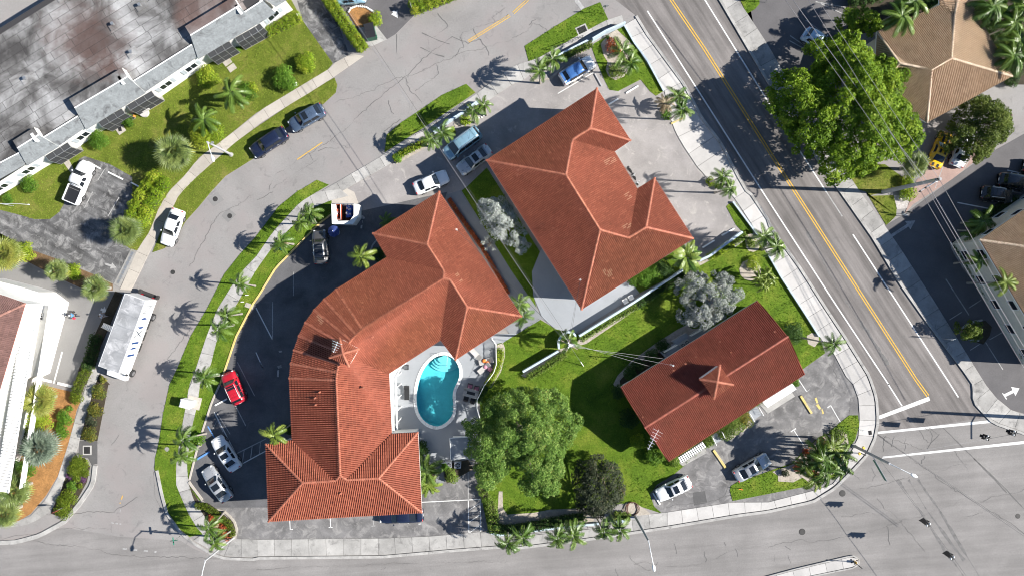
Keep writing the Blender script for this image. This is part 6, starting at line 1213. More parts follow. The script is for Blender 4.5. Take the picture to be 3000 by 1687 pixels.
for a in [("1:380,470", 1.25, 1.5, 'leaf_yellow', 'yellow flowering bush, upper of a pair on the apartment lawn'), ("1:225,590", 1.55, 1.6, 'leaf', 'green bush, lower of a pair on the apartment lawn'), ("0:1570,580", 1.4, 1.4, 'leaf_yellow', 'round yellow green bush against the apartment wall'), ("0:745,1050", 1.25, 1.3, 'leaf', 'green bush below the shuttered apartment window'),
          ("0:960,910", .8, 1.0, 'leaf', 'small bush beside the orange pot'), ("0:220,1385", 1.1, 1.0, 'leaf', 'bush against the apartment wall beside the driveway lawn'), ("0:1560,1000", 2.0, 2.0, 'leaf_yellow', 'large yellow green bush under the feathery palm near the tan pavement'), ("0:1850,700", 1.3, 1.3, 'leaf', 'dark green bush beside the tall palm trunk'), ("0:1900,665", .7, 1.0, 'leaf_yellow', 'small yellow bush right of the tall palm'),
          ("4:60,45", .7, .6, 'leaf', 'tiny bush at the left edge by the white wall'), ("0:1790,370", .4, .5, 'leaf', 'tiny plant by the screened porch corner'), ("1:905,140", .9, 1.2, 'leaf_yellow', 'dense bush at the right end of the mulch island'), ("1:610,85", .7, 1.2, 'leaf_shade', 'dark spiky plant in the long hedge'),
          ("8:490,250", 1.0, 1.0, 'leaf', 'round bright green shrub in the orange mulch'), ("8:465,330", .75, .8, 'leaf', 'smaller bright shrub below it on the orange mulch'), ("8:475,375", .75, .8, 'leaf', 'lowest bright shrub on the orange mulch'), ("8:577,102", .85, .9, 'leaf_trim', 'clipped ball shrub at the lower end of the hedge strip'), ("8:525,185", .4, .5, 'leaf', 'tiny plant at the edge of the orange mulch'),
          ("8:745,60", .95, .9, 'leaf_croton', 'uppermost croton in the kerbside bed behind the truck'), ("8:720,195", .95, .9, 'leaf_croton', 'second croton in the kerbside bed'), ("8:695,275", .8, .8, 'leaf_dark', 'dark burgundy shrub between two crotons'), ("8:675,375", .95, .9, 'leaf_croton', 'lowest croton in the kerbside bed by the drain'), ("4:775,1410", .45, .6, 'leaf_croton', 'small croton in the bed at the truck cab'),
          ("8:600,600", 1.1, 1.0, 'leaf_trim', 'upper large clipped ball shrub in the corner bed'), ("8:555,650", .85, .8, 'leaf_trim', 'left clipped ball shrub touching the upper one'), ("8:630,650", .85, .8, 'leaf_trim', 'right clipped ball shrub touching the upper one'), ("8:580,705", .55, .6, 'leaf_trim', 'small clipped ball among the purple ground cover'), ("8:545,768", .65, .7, 'leaf', 'bright green ball shrub in the middle of the corner bed'), ("8:602,768", .35, .4, 'leaf_trim', 'tiny clipped ball by the kerb'),
          ("8:525,850", 1.05, .9, 'leaf_trim', 'clipped ball shrub above the stop sign'), ("8:475,880", .8, .8, 'leaf_trim', 'clipped ball shrub left of the stop sign post'), ("8:480,955", 1.1, .8, 'leaf_trim', 'broad clipped shrub under the stop sign'), ("8:525,690", .5, .4, 'leaf_purple', 'purple ground cover patch left of the small ball'), ("8:625,705", .55, .4, 'leaf_purple', 'purple ground cover patch by the kerb'),
          ("8:280,280", 1.8, 1.3, 'leaf_yellow', 'broad bright green bush between the fan palms'), ("8:160,420", 1.3, 1.2, 'leaf_shade', 'dark bush in the corner of the mulch bed'), ("8:100,600", 1.4, 1.2, 'leaf_shade', 'dark green bush below the silver fan palm'), ("8:200,640", 1.2, 1.2, 'leaf', 'leafy bush right of it at the mulch edge'), ("4:560,600", 1.0, 1.2, 'leaf_yellow', 'bright bush between the two fan palms on the divider'), ("4:190,450", 1.2, 1.2, 'leaf_yellow', 'yellow green bush at the left end of the divider'),
          ("8:1500,410", .8, .7, 'leaf', 'shrub under the double palms by the curved pavement'), ("8:1605,1000", .6, .6, 'leaf_red', 'red bedding plants along the clipped hedge, upper clump'), ("8:1650,1040", .5, .5, 'leaf_red', 'red bedding plants along the clipped hedge, middle clump'), ("8:1695,1115", 1.0, .7, 'leaf_red', 'large orange red croton clump at the lower corner'),
          ("2:770,350", 1.0, .9, 'leaf_red', 'red and orange croton on the sandy island at the upper corner'), ("2:790,530", 1.0, .9, 'leaf_hedge', 'clipped ring shrub on the grass island'), ("2:725,285", .3, .4, 'leaf_shade', 'tiny dark shrub at the top of the sandy island'), ("2:1500,1370", .6, .6, 'leaf_yellow', 'yellow green filler plant in the second kerb planter'), ("2:1170,860", .7, .6, 'leaf', 'green filler plant in the first kerb planter'), ("2:1560,1400", .5, .6, 'leaf_hedge', 'small shrub under the palms of the second kerb planter'),
          ("1:1070,1195", .55, .8, 'leaf', 'round green shrub at the end of the low hedge'), ("1:1580,905", .7, .7, 'leaf_yellow', 'yellow green shrub below the palm by the light blue van'), ("1:1480,985", .5, .6, 'leaf_yellow', 'small yellow shrub beside the van'), ("6:1030,620", 1.5, 1.4, 'leaf', 'large shrub in the shaded garden under the motel eave'), ("6:1150,570", 1.2, 1.3, 'leaf_shade', 'second shrub in the shaded garden under the motel eave'), ("6:930,650", 1.0, 1.0, 'leaf', 'third shrub at the patio side of the shaded garden'), ("6:1350,580", 1.1, .9, 'leaf_hedge', 'shrub below the banana like palm'),
          ("L:1380,680", .9, .7, 'leaf_yellow', 'flowering shrub on the round sand bed'), ("L:1340,310", .7, .6, 'leaf_hedge', 'clipped shrub in the small crescent bed'), ("7:190,1060", 1.3, 1.6, 'leaf_shade', 'dark bush beside the end of the low block'), ("A:570,760", .8, .9, 'leaf_hedge', 'small shrub left of the lower entrance steps'), ("A:750,650", 1.2, 1.2, 'leaf_hedge', 'left shrub of the row at the front of the low block'), ("A:850,590", 1.2, 1.3, 'leaf_hedge', 'middle shrub of the row at the front of the low block'), ("A:950,530", 1.15, 1.2, 'leaf_croton', 'right shrub of the row at the front of the low block'), ("A:200,975", .7, .8, 'leaf_hedge', 'small shrub at the lower corner of the low block'), ("A:1490,140", .55, .7, 'leaf', 'small shrub beside the white awning'),
          ("A:1960,690", 1.1, .7, 'leaf_hedge', 'pale bush on the sandy bed of the corner island'), ("A:1770,780", .6, .8, 'leaf_red', 'red croton behind the corner palms'), ("A:1620,880", .6, .8, 'leaf_red', 'orange croton left of the corner palms'), ("A:1530,1040", .7, .8, 'leaf_red', 'orange red croton at the front of the corner palms'), ("A:1690,1110", .5, .8, 'leaf_red', 'orange croton in the middle of the corner palms'), ("A:1380,1105", .45, .6, 'leaf_dark', 'dark red clump at the point of the sandy bed'),
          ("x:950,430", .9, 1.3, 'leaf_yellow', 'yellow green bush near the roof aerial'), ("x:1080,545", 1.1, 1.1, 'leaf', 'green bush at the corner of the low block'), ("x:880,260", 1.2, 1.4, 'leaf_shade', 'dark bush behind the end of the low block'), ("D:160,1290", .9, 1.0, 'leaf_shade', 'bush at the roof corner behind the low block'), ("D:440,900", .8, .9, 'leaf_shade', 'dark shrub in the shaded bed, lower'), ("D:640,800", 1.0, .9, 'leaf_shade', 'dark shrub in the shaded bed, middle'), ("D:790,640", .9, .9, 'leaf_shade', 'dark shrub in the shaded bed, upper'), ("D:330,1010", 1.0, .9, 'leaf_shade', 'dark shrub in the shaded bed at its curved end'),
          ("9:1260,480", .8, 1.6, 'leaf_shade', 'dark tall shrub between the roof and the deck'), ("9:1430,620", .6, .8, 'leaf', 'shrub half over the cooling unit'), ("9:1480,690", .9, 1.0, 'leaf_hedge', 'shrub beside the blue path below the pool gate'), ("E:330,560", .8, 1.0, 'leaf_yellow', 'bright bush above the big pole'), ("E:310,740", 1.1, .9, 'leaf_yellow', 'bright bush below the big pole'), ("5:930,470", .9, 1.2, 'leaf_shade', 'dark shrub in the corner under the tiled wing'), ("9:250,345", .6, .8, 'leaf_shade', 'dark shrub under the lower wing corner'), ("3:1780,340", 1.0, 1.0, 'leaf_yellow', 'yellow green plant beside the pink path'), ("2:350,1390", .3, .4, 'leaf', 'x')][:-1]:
    S_(*a)
# ---------------------------------------------------------------- palms
def frond_mesh(kind, seed, mat):
    r = random.Random(seed); mb = MB(); n = 9; pts_ = []
    droop = {'short': 1.15, 'royal': .8, 'coco': .95}[kind]; L = 1.0
    for i in range(n + 1):
        t = i / n; pts_.append(Vector((L * (t - .12 * t * t * droop), .04 * math.sin(t * 3 + seed), L * (.28 * t - .62 * droop * t * t))))
    mb.tube(pts_, [.018 * (1 - .8 * i / n) + .003 for i in range(n + 1)], 3)
    m = 17 if kind != 'coco' else 22
    for i in range(2, m + 1):
        t = i / m; k = t * n; j = min(int(k), n - 1); p = pts_[j].lerp(pts_[j + 1], k - j); d = (pts_[j + 1] - pts_[j]).normalized()
        ll = (.27 if kind == 'short' else .26) * (1 - .75 * abs(t - .45) ** 1.3) * (1 if t < .93 else .6); w = .027 if kind != 'coco' else .024
        for s in (-1, 1):
            a = d * (.62 + .3 * t) + Vector((0, s * (1.0 - .25 * t), .28 if kind == 'short' else -.05)) + Vector((r.uniform(-.1, .1),) * 3); a.normalize(); q = p + a * ll * .55; e = p + a * ll + Vector((0, 0, -ll * r.uniform(.2, .45)))
            wv = d * w; mb.add([p - wv, p + wv, q + wv * .9, e, q - wv * .9], [(0, 1, 2, 3, 4)] if s > 0 else [(4, 3, 2, 1, 0)])
    return mb.mesh('frond', M[mat])
def fan_mesh(seed, mat):
    r = random.Random(seed); mb = MB(); mb.tube([(0, 0, 0), (.28, 0, .06), (.5, 0, .03)], [.016, .012, .01], 3); n = 15; c = Vector((.5, 0, .03))
    for i in range(n):
        a = R(-118 + 236 * i / (n - 1)); ll = .52 * (1 - .28 * abs(i / (n - 1) - .5) * 2) * r.uniform(.88, 1.1); d = Vector((math.cos(a), math.sin(a), -.14)); p = Vector((-d.y, d.x, 0)) * .034; z = Vector((0, 0, .02)); q = c + d * ll * .6; e = c + d * ll + Vector((0, 0, -.16 * ll - .05 * r.random()))
        mb.add([c, q + p, e, q - p, q + z], [(0, 3, 4), (0, 4, 1), (4, 2, 1), (3, 2, 4)])
    return mb.mesh('fan_leaf', M[mat])
FR = {(k, m): [frond_mesh(k, i, m) for i in range(3)] for k in ('short', 'royal', 'coco') for m in ('frond', 'frond_y', 'frond_dead')}
FN = {m: [fan_mesh(i, m) for i in range(3)] for m in ('fan', 'fan_silver', 'fan_y')}
def palm(s, h, fr, label, kind='short', mat='frond', n=None, lean=(0, 0), dead=0, group='feather palms', tr=.09, name='palm_tree', spread=.0):
    n = n or random.choice((8, 9, 9, 10, 11)); lean = lean if lean != (0, 0) else (random.uniform(-.35, .35), random.uniform(-.35, .35)); dead = dead or random.choice((0, 0, 1, 2))
    top = g1(s, h); b = Vector((top.x - lean[0], top.y - lean[1], .04)); t = thing(name, label, 'palm', b, 0, group); tp = Vector((lean[0], lean[1], h)) - Vector((0, 0, .04)); P = [Vector((0, 0, 0)).lerp(tp, k / 5) + Vector((lean[0], lean[1], 0)) * (.12 * math.sin(math.pi * k / 5)) for k in range(6)]
    mb = MB(); mb.tube(P, [tr * 1.7, tr * 1.15, tr, tr * .95, tr * .95, tr * .8], 8); mb.build('trunk', M['palm_bark'], t, local=True)
    if kind != 'coco' or True: cs = MB(); cs.tube([tp - Vector((0, 0, min(.7, h * .2))), tp, tp + Vector((0, 0, .15))], [tr * 1.2, tr * 1.0, tr * .3], 7); cs.build('crownshaft', M['frond_y' if mat == 'frond_y' else 'frond'], t, local=True)
    a0 = random.random() * 6
    for k in range(n):
        az = a0 + k * 2.399; el = random.uniform(-.15, .45) - (.3 if k < n * .4 else 0) + spread; sc_ = fr * random.uniform(.85, 1.12); me = FR[(kind, mat)][k % 3]
        link('frond', me, t, tp + Vector((0, 0, .1)), (random.uniform(-.25, .25), -el, az), sc_)
    for k in range(dead): link('frond', FR[(kind, 'frond_dead')][k % 3], t, tp - Vector((0, 0, .05)), (0, .75, a0 + 1.1 * k), fr * .9)
    return t
def fan_palm(s, h, r, label, mat='fan', n=46, group='fan palms'):
    c = g1(s, h); t = thing('fan_palm', label, 'palm', (c.x, c.y, .04), 0, group); mb = MB(); mb.tube([(0, 0, 0), (.05, 0, h * .5), (0, 0, h)], [.22, .17, .16], 9); mb.build('trunk', M['palm_bark'], t, local=True); a0 = random.random() * 6
    for k in range(n):
        el = math.asin(1 - 1.25 * (k + .5) / n) if k else 1.4; az = a0 + k * 2.399; me = FN[mat][k % 3] if (k < n - 4 or mat == 'fan_silver') else FN['fan_y'][k % 3]
        link('leaf', me, t, (0, 0, h - .1), (random.uniform(-.3, .3), -el, az), r * random.uniform(.85, 1.1))
    return t
for a in [("5:410,165", 4.2, 1.55, 'feather palm next to the bin enclosure, upper of two on the curved strip'), ("5:335,228", 4.0, 1.45, 'feather palm below its neighbour by the bin enclosure on the curved strip'), ("5:188,378", 4.4, 1.6, 'feather palm with a teal pot at its foot on the curved strip'), ("4:1815,690", 4.8, 1.35, 'slender lone palm on the curved pavement between two driveway bollards'),
          ("4:1715,930", 5.0, 1.6, 'upper of the two palms over the curved pavement with a sandy ring'), ("4:1650,1035", 5.0, 1.55, 'lower of the two palms over the curved pavement with a sandy ring'), ("4:1545,1400", 4.8, 1.7, 'palm beside the red car on the curved strip'), ("8:1385,420", 5.2, 1.85, 'upper of the twin palms below the utility cabinet'), ("8:1370,545", 5.2, 1.65, 'lower of the twin palms below the utility cabinet'), ("8:1580,1085", 5.0, 1.6, 'upper of two palms at the bottom left corner bed'), ("8:1620,1190", 5.0, 1.6, 'lower of two palms at the bottom left corner bed'),
          ("1:1410,1000", 4.6, 1.65, 'right palm of the pair beside the light blue van'), ("1:1312,1058", 4.5, 1.4, 'left palm of the pair beside the light blue van'), ("1:1640,838", 4.5, 1.55, 'left palm of the pair at the end of the pale wall by the street'), ("1:1722,795", 4.5, 1.3, 'right palm of the pair at the end of the pale wall by the street'),
          ("2:305,450", 4.8, 1.7, 'right palm of the pair behind the white crossover'), ("2:208,530", 4.8, 1.75, 'left palm of the pair behind the white crossover'), ("2:830,390", 4.5, 2.0, 'upper dark palm on the sandy island at the upper corner'), ("2:890,475", 4.3, 1.6, 'lower dark palm on the sandy island at the upper corner'),
          ("2:1250,725", 5.2, 1.55, 'upper palm in the first kerb planter of the avenue'), ("2:1282,828", 5.2, 1.6, 'lower palm in the first kerb planter of the avenue'), ("2:1590,1328", 5.0, 1.5, 'upper palm in the second kerb planter of the avenue'), ("2:1640,1420", 5.0, 1.4, 'lower palm in the second kerb planter of the avenue'),
          ("L:1555,195", 5.0, 1.65, 'left palm over the avenue pavement at the crescent sand bed'), ("L:1775,375", 5.0, 1.75, 'right palm over the avenue pavement at the crescent sand bed'), ("7:488,1142", 5.4, 1.55, 'slanting palm over the avenue pavement beside the low block', 'short', 'frond', 10, (1.6, -.4)),
          ("6:55,845", 4.0, 1.7, 'upper palm at the right corner of the curved motel block'), ("6:78,935", 4.0, 1.7, 'lower palm at the right corner of the curved motel block'), ("6:425,1110", 3.5, 1.6, 'palm inside the curved wall by the wooden pole'),
          ("M:250,960", 5.0, 1.75, 'first street palm from the left along the bottom pavement'), ("M:510,850", 5.0, 1.8, 'second street palm from the left along the bottom pavement'), ("M:1080,860", 5.0, 1.75, 'third street palm from the left along the bottom pavement'), ("M:1350,820", 5.0, 1.9, 'fourth street palm from the left along the bottom pavement'), ("M:1835,760", 4.8, 1.7, 'fifth street palm from the left along the bottom pavement'), ("M:2095,725", 4.8, 1.8, 'street palm nearest the lamp post on the bottom pavement')]:
    palm(*a)
for a in [("5:795,488", 6.5, 1.75, 'tall yellow green palm rising over the dark curved car park', 'short', 'frond_y', 9), ("9:138,388", 6.5, 1.7, 'tall yellow green palm at the lower wing of the curved motel block', 'short', 'frond_y', 9)]: palm(*a)
for k, a in enumerate([("A:1740,900", 4.5, 2.0), ("A:1880,830", 5.0, 1.9), ("A:1810,1080", 5.0, 2.1), ("A:1960,1030", 4.8, 1.9), ("A:1690,1150", 4.5, 1.8), ("A:1600,1020", 4.0, 1.7), ("A:1980,910", 4.6, 1.8), ("A:1790,960", 5.5, 1.9)]):
    palm(a[0], a[1], a[2], ['upper left palm of the dense corner clump', 'upper palm of the dense corner clump near the lamp post', 'lower middle palm of the dense corner clump', 'right palm of the dense corner clump over the pavement', 'lowest palm of the dense corner clump', 'leftmost palm of the dense corner clump over the orange croton', 'palm of the corner clump nearest the yellow crossing button post', 'tallest palm in the middle of the dense corner clump'][k], 'royal', 'frond_y' if k in (1, 4) else 'frond', 11, group='palms of the corner clump')
palm("0:1742,702", 4.3, 2.3, 'tall palm with dry hanging fronds on the apartment lawn', 'coco', 'frond', 11, (0, 0), 4); palm("0:1540,905", 3.6, 2.1, 'feathery palm over the large yellow green bush', 'coco', 'frond', 12)
palm("3:1005,125", 7.0, 2.4, 'palm leaning over the eave of the tan tiled roof', 'coco', 'frond', 11); palm("3:1095,15", 6.5, 2.2, 'palm at the top edge behind the tan tiled roof', 'coco', 'frond', 11)
for k, s in enumerate(("3:1700,50", "3:1860,170", "3:1900,310", "3:1850,420", "3:1930,40")): palm(s, 5.5, 2.6, ['top palm of the grove right of the tan tiled roof', 'second palm of the grove right of the tan tiled roof', 'third palm of the grove by the pink path', 'lowest palm of the grove by the pink path', 'palm in the top right corner of the photo'][k], 'coco', 'frond', 12, group='grove palms')
palm("F:645,590", 7.0, 1.7, 'palm rising over the eave of the cream building', 'coco', 'frond_y', 11); palm("F:400,390", 5.0, 1.6, 'shaded palm beside the cream stair tower', 'coco', 'frond', 9); palm("7:1620,215", 4.0, 1.9, 'broad leaved palm at the corner of the cream building', 'royal', 'frond', 12); palm("7:1560,290", 3.0, 1.7, 'lower broad leaved palm at the corner of the cream building', 'royal', 'frond', 10)
palm("2:1155,775", 1.8, 1.3, 'spiky brown tipped palm in the first kerb planter', 'royal', 'frond_dead', 12, tr=.12); palm("5:985,215", 1.6, 1.2, 'small dark palm under the eave of the curved motel block', 'coco', 'frond', 9)
palm("Q:420,880", 2.0, 2.2, 'dark spreading palm beside the lower wing of the curved motel block', 'coco', 'frond', 11); palm("Q:440,1120", 1.4, 1.8, 'yellowing spreading palm below the dark one', 'coco', 'frond_y', 11)
for k, s in enumerate(("L:1480,930", "L:1620,860", "L:1560,1060", "L:1680,960")): palm(s, 3.0, 1.15, ['left stem of the thin palm clump beside the round sand bed', 'upper stem of the thin palm clump beside the round sand bed', 'lower stem of the thin palm clump beside the round sand bed', 'right stem of the thin palm clump beside the round sand bed'][k], 'coco', 'frond_y', 8, group='thin palm clump', tr=.05)
# banana like palm: big paddle leaves
def paddle_mesh(seed, mat):
    r = random.Random(seed); mb = MB(); n = 7; P = [Vector((t, 0, .45 * t - .75 * t * t)) for t in (i / n for i in range(n + 1))]; mb.tube(P, [.02] * (n + 1), 4)
    for i in range(1, n):
        w0, w1 = [.17 * math.sin(math.pi * min(1, max(0, (k / n - .08) / .95))) ** .6 for k in (i, i + 1)]
        for s in (-1, 1): mb.add([P[i], P[i + 1], P[i + 1] + Vector((0, s * w1, -.03)), P[i] + Vector((.02, s * w0, -.05 * r.random()))], [(0, 1, 2, 3) if s > 0 else (3, 2, 1, 0)])
    return mb.mesh('paddle_leaf', M[mat])
PD = [paddle_mesh(i, ('frond', 'frond_y')[i % 2]) for i in range(4)]
def banana(s, h, r_, n, label):
    c = g1(s, h); t = thing('traveller_palm', label, 'palm', (c.x, c.y, .04)); mb = MB()
    for k in range(4): mb.tube([(.15 * math.cos(k * 1.6), .15 * math.sin(k * 1.6), 0), (.25 * math.cos(k * 1.6), .25 * math.sin(k * 1.6), h)], [.1, .05], 6)
    mb.build('trunk', M['palm_bark'], t, local=True); t.children[-1]['kind'] = 'stuff'
    for k in range(n): link('leaf', PD[k % 4], t, (.1 * math.cos(k), .1 * math.sin(k), h), (random.uniform(-.4, .4), -random.uniform(-.1, .8), k * 2.399), r_ * random.uniform(.8, 1.1))
banana("6:1310,490", 3.0, 2.0, 22, 'banana like plant with big yellow green paddle leaves at the motel corner')
for a in [("0:1310,1150", 3.4, 2.3, 'biggest fan palm, grey green, beside the tan pavement', 'fan', 60), ("4:945,290", 3.2, 1.95, 'round fan palm at the driveway mouth below the big hedge', 'fan', 52), ("4:40,470", 3.4, 2.1, 'large fan palm at the left edge above the white building', 'fan_y', 50), ("4:430,590", 2.8, 1.45, 'left fan palm on the divider between the driveways', 'fan', 42), ("4:722,722", 3.0, 1.65, 'right fan palm on the divider near the street', 'fan', 46),
          ("3:1105,1245", 3.0, 1.7, 'spiky fan palm beside the yellow car', 'fan', 40), ("8:300,120", 3.0, 2.1, 'yellow green fan palm at the top of the mulch bed', 'fan_y', 50), ("8:305,480", 3.0, 2.3, 'silver blue fan palm in the mulch bed', 'fan_silver', 54), ("8:110,800", 3.0, 2.1, 'fan palm at the lower left of the mulch bed', 'fan', 50), ("8:40,975", 2.8, 1.8, 'lowest fan palm at the left edge of the mulch bed', 'fan', 44), ("8:40,700", 2.6, 1.7, 'fan palm hidden at the left edge above the lowest pair', 'fan', 40)]: fan_palm(*a)
# ---------------------------------------------------------------- vehicles
def paint(name, c, metal=.0, rough=.28, coat=.8):
    m, t, n, b = nt(name); b.inputs['Base Color'].default_value = (*c, 1); b.inputs['Metallic'].default_value = metal; b.inputs['Roughness'].default_value = rough; b.inputs['Coat Weight'].default_value = coat; b.inputs['Coat Roughness'].default_value = .06
    f = noise(t, pos(t), 1.7, 4); r = ramp(t, f, [(.35, .25), (.7, .36)]); t.links.new(r, b.inputs['Roughness']); return m
PT = {'white': paint('white car paint', (.74, .75, .76)), 'silver': paint('silver car paint', (.46, .47, .48), .45, .32), 'navy': paint('navy car paint', (.012, .018, .045), .2), 'bluegrey': paint('blue grey car paint', (.075, .11, .17), .3), 'lightblue': paint('light blue car paint', (.24, .40, .50), .35), 'red': paint('red car paint', (.42, .012, .025)), 'skyblue': paint('sky reflection roof paint', (.05, .14, .36), .1, .12), 'shade_blue': paint('white car paint tinted by blue shade', (.38, .52, .66), .1), 'black': paint('black car paint', (.02, .02, .022), .2), 'grey': paint('dark grey car paint', (.10, .10, .105), .4), 'yellow': paint('yellow car paint', (.70, .40, .01)), 'box': plain('white truck box', (.62, .625, .63), .45, var=.06), 'boxroof': ground_mat('dusty truck roof', (.30, .305, .315), .3, .06, .5, stain=(.47, .47, .48), stain_at=(.48, .66))}
M['car_glass'] = plain('tinted car glass', (.012, .016, .022), .04, coat=.3); M['lamp'] = plain('headlamp glass', (.6, .62, .64), .15); M['tail'] = plain('red tail lamp', (.4, .01, .015), .2); M['tyre'] = plain('tyre rubber', (.02, .02, .021), .85); M['rim'] = plain('alloy rim', (.38, .38, .39), .3, .8)
def interp(x, tab):
    for (a, p), (b, q) in zip(tab, tab[1:]):
        if x <= b: return p + (q - p) * max(0, min(1, (x - a) / (b - a)))
    return tab[-1][1]
SHAPE = { # windscreen base, roof front, roof rear, rear glass base (fractions of length from the nose), roof height, bonnet, boot heights
 'sedan': dict(cw=.285, rf=.42, rr=.70, rb=.87, h=1.44, hood=.92, deck=1.02, w=1.82), 'coupe': dict(cw=.33, rf=.48, rr=.68, rb=.88, h=1.36, hood=.90, deck=.98, w=1.90),
 'suv': dict(cw=.255, rf=.36, rr=.86, rb=.965, h=1.66, hood=1.05, deck=1.05, w=1.88), 'crossover': dict(cw=.265, rf=.385, rr=.80, rb=.955, h=1.60, hood=1.0, deck=1.05, w=1.85), 'van': dict(cw=.17, rf=.34, rr=.90, rb=.985, h=1.75, hood=1.0, deck=1.0, w=1.95), 'pickup': dict(cw=.25, rf=.34, rr=.54, rb=.585, h=1.78, hood=1.12, deck=1.05, w=1.95)}
TYRE = MB().cyl((0, -.105, 0), (0, .105, 0), .33, n=18).mesh('tyre', M['tyre'], True)
_r = MB(); _r.cyl((0, -.112, 0), (0, .112, 0), .21, n=12)
for k in range(5): a = k * 2 * math.pi / 5; _r.box((.11 * math.cos(a), .113, .11 * math.sin(a)), (.2, .012, .05))
RIM = _r.mesh('rim', M['rim'])
def vehicle(name, cat, label, nose, tail, kind, col, group='cars parked on the streets and lots', sunroof=False, rack=False, roofcol=None, zref=.75, stripes=None, hood2=None):
    n_, t_ = g1(nose, zref), g1(tail, zref); c = (n_ + t_) / 2; d = n_ - t_; L = max(3.7, d.length); S = SHAPE[kind]; w = S['w'] / 2
    root = thing(name, label, cat, (c.x, c.y, .014), math.atan2(d.y, d.x), group); X = lambda f: L / 2 - f * L
    # lower body: lofted rounded sections
    hw = lambda f: w * interp(f, [(0, .70), (.02, .80), (.06, .90), (.16, .975), (.3, 1), (.75, 1), (.9, .97), (.965, .90), (.99, .82), (1, .72)])
    top = lambda f: interp(f, [(0, .58), (.02, .70), (.06, S['hood'] - .16), (.14, S['hood'] - .06), (S['cw'], S['hood']), (S['cw'] + .08, S['hood'] + .02), (S['rb'] - .04, S['deck']), (min(.985, S['rb'] + .02), S['deck'] - .02), (.985, S['deck'] - .16), (1, .62)])
    st = [0, .012, .03, .06, .1, .15, .2, S['cw'], .34, .42, .5, .58, .66, .74, .81, .88, .93, .965, .985, 1]; mb = MB(); m = 11
    for f in st:
        h, z = hw(f), top(f); zl = .24 + (.10 if f in (0, 1) else 0); s_ = [(h * .93, zl), (h, .42), (h * 1.0, .62), (h * .965, z - .14), (h * .86, z - .03), (h * .45, z)]; ring = [(-y, zz) for y, zz in s_] + [(y, zz) for y, zz in s_[::-1]]
        mb.v += [(X(f), y, zz) for y, zz in ring]
    m = 12; ns = len(st); mb.f = [(i * m + k, i * m + (k + 1), (i + 1) * m + k + 1, (i + 1) * m + k) for i in range(ns - 1) for k in range(m - 1)] + [(i * m + m - 1, i * m, (i + 1) * m, (i + 1) * m + m - 1) for i in range(ns - 1)] + [tuple(range(m)), tuple(range(ns * m - 1, (ns - 1) * m - 1, -1))]; mb.m = [0] * len(mb.f)
    body = mb.build('body', PT[col], root, True, True)
    dm = MB(); dm.box((0, 0, .3), (L * .9, S['w'] * .93, .2)); dm.build('sill', M['dark'], root, local=True)
    # cabin shell: painted pillars and roof, panes just proud of it
    zb, zr = S['hood'] - .03, S['h']; wb, wr = w * .90, w * .70
    xs = [(S['cw'], zb, wb * .93), (S['cw'] + .3 * (S['rf'] - S['cw']), zb + .26 * (zr - zb), wb * .90), (S['rf'], zr - .06, wr * .94), (S['rf'] + .06, zr - .005, wr), ((S['rf'] + S['rr']) / 2, zr + .02, wr * 1.02), (S['rr'] - .05, zr - .01, wr), (S['rr'], zr - .06, wr * .95), (S['rb'], S['deck'] - .03, wb * .86)]
    cab = MB()
    for f, z, hh in xs:
        base = min(z, zb) - .05; cab.v += [(X(f), -wb * (1 if .3 < f < S['rb'] - .03 else .94), base), (X(f), -hh, z), (X(f), -hh * .5, z + .025), (X(f), hh * .5, z + .025), (X(f), hh, z), (X(f), wb * (1 if .3 < f < S['rb'] - .03 else .94), base)]
    k_ = len(xs); cab.f = [(i * 6 + k, i * 6 + k + 1, i * 6 + k + 7, i * 6 + k + 6) for i in range(k_ - 1) for k in range(5)] + [tuple(range(6)), tuple(range(k_ * 6 - 1, k_ * 6 - 7, -1))]; cab.m = [0] * len(cab.f)
    cab.build('roof', PT[roofcol or col], root, True, True)
    def pane(nm, P, mat='car_glass', off=(0, 0, .022), thick=.0): return MB().add([tuple(Vector(p) + Vector(off)) for p in P], [tuple(range(len(P)))]).build(nm, M[mat], root, local=True)
    g = lambda a, b, q: a + (b - a) * q
    def slope_pane(nm, A, B, q0, q1, s0=.92, s1=.92):
        (fa, za, ya), (fb, zb_, yb) = A, B; P = []; 
        x0, z0, y0 = X(g(fa, fb, q0)), g(za, zb_, q0), g(ya, yb, q0) * s0; x1, z1, y1 = X(g(fa, fb, q1)), g(za, zb_, q1), g(ya, yb, q1) * s1; sgn = 1 if fb > fa else -1
        u0, u1 = (.05, .075) if nm == 'windscreen' else (.035, .058); v = [(x0, -y0, z0 + u0), (x0, -y0 * .5, z0 + u1), (x0, y0 * .5, z0 + u1), (x0, y0, z0 + u0), (x1, y1, z1 + u0), (x1, y1 * .5, z1 + u1), (x1, -y1 * .5, z1 + u1), (x1, -y1, z1 + u0)]
        return MB().add(v, [(0, 1, 6, 7), (1, 2, 5, 6), (2, 3, 4, 5)] if nm == 'windscreen' else [(7, 6, 1, 0), (6, 5, 2, 1), (5, 4, 3, 2)]).build(nm, M['car_glass'], root, local=True)
    slope_pane('windscreen', xs[0], (S['rf'], zr - .06, wr * .94), .04, .95); slope_pane('rear_window', xs[7], (S['rr'], zr - .06, wr * .95), .22 if kind in ('sedan', 'coupe') else .35, .93, .86, .9)
    zm = zr - .12
    cuts = [(S['cw'] + .075, (S['rf'] + S['rr']) / 2 - .012), ((S['rf'] + S['rr']) / 2 + .012, S['rr'] + (.02 if kind != 'sedan' else .03))]
    if kind in ('van', 'suv'): cuts = [(S['cw'] + .075, .47), (.485, .68), (.695, S['rr'] - .005)]
    if kind == 'coupe': cuts = [(S['cw'] + .075, S['rr'] - .03)]
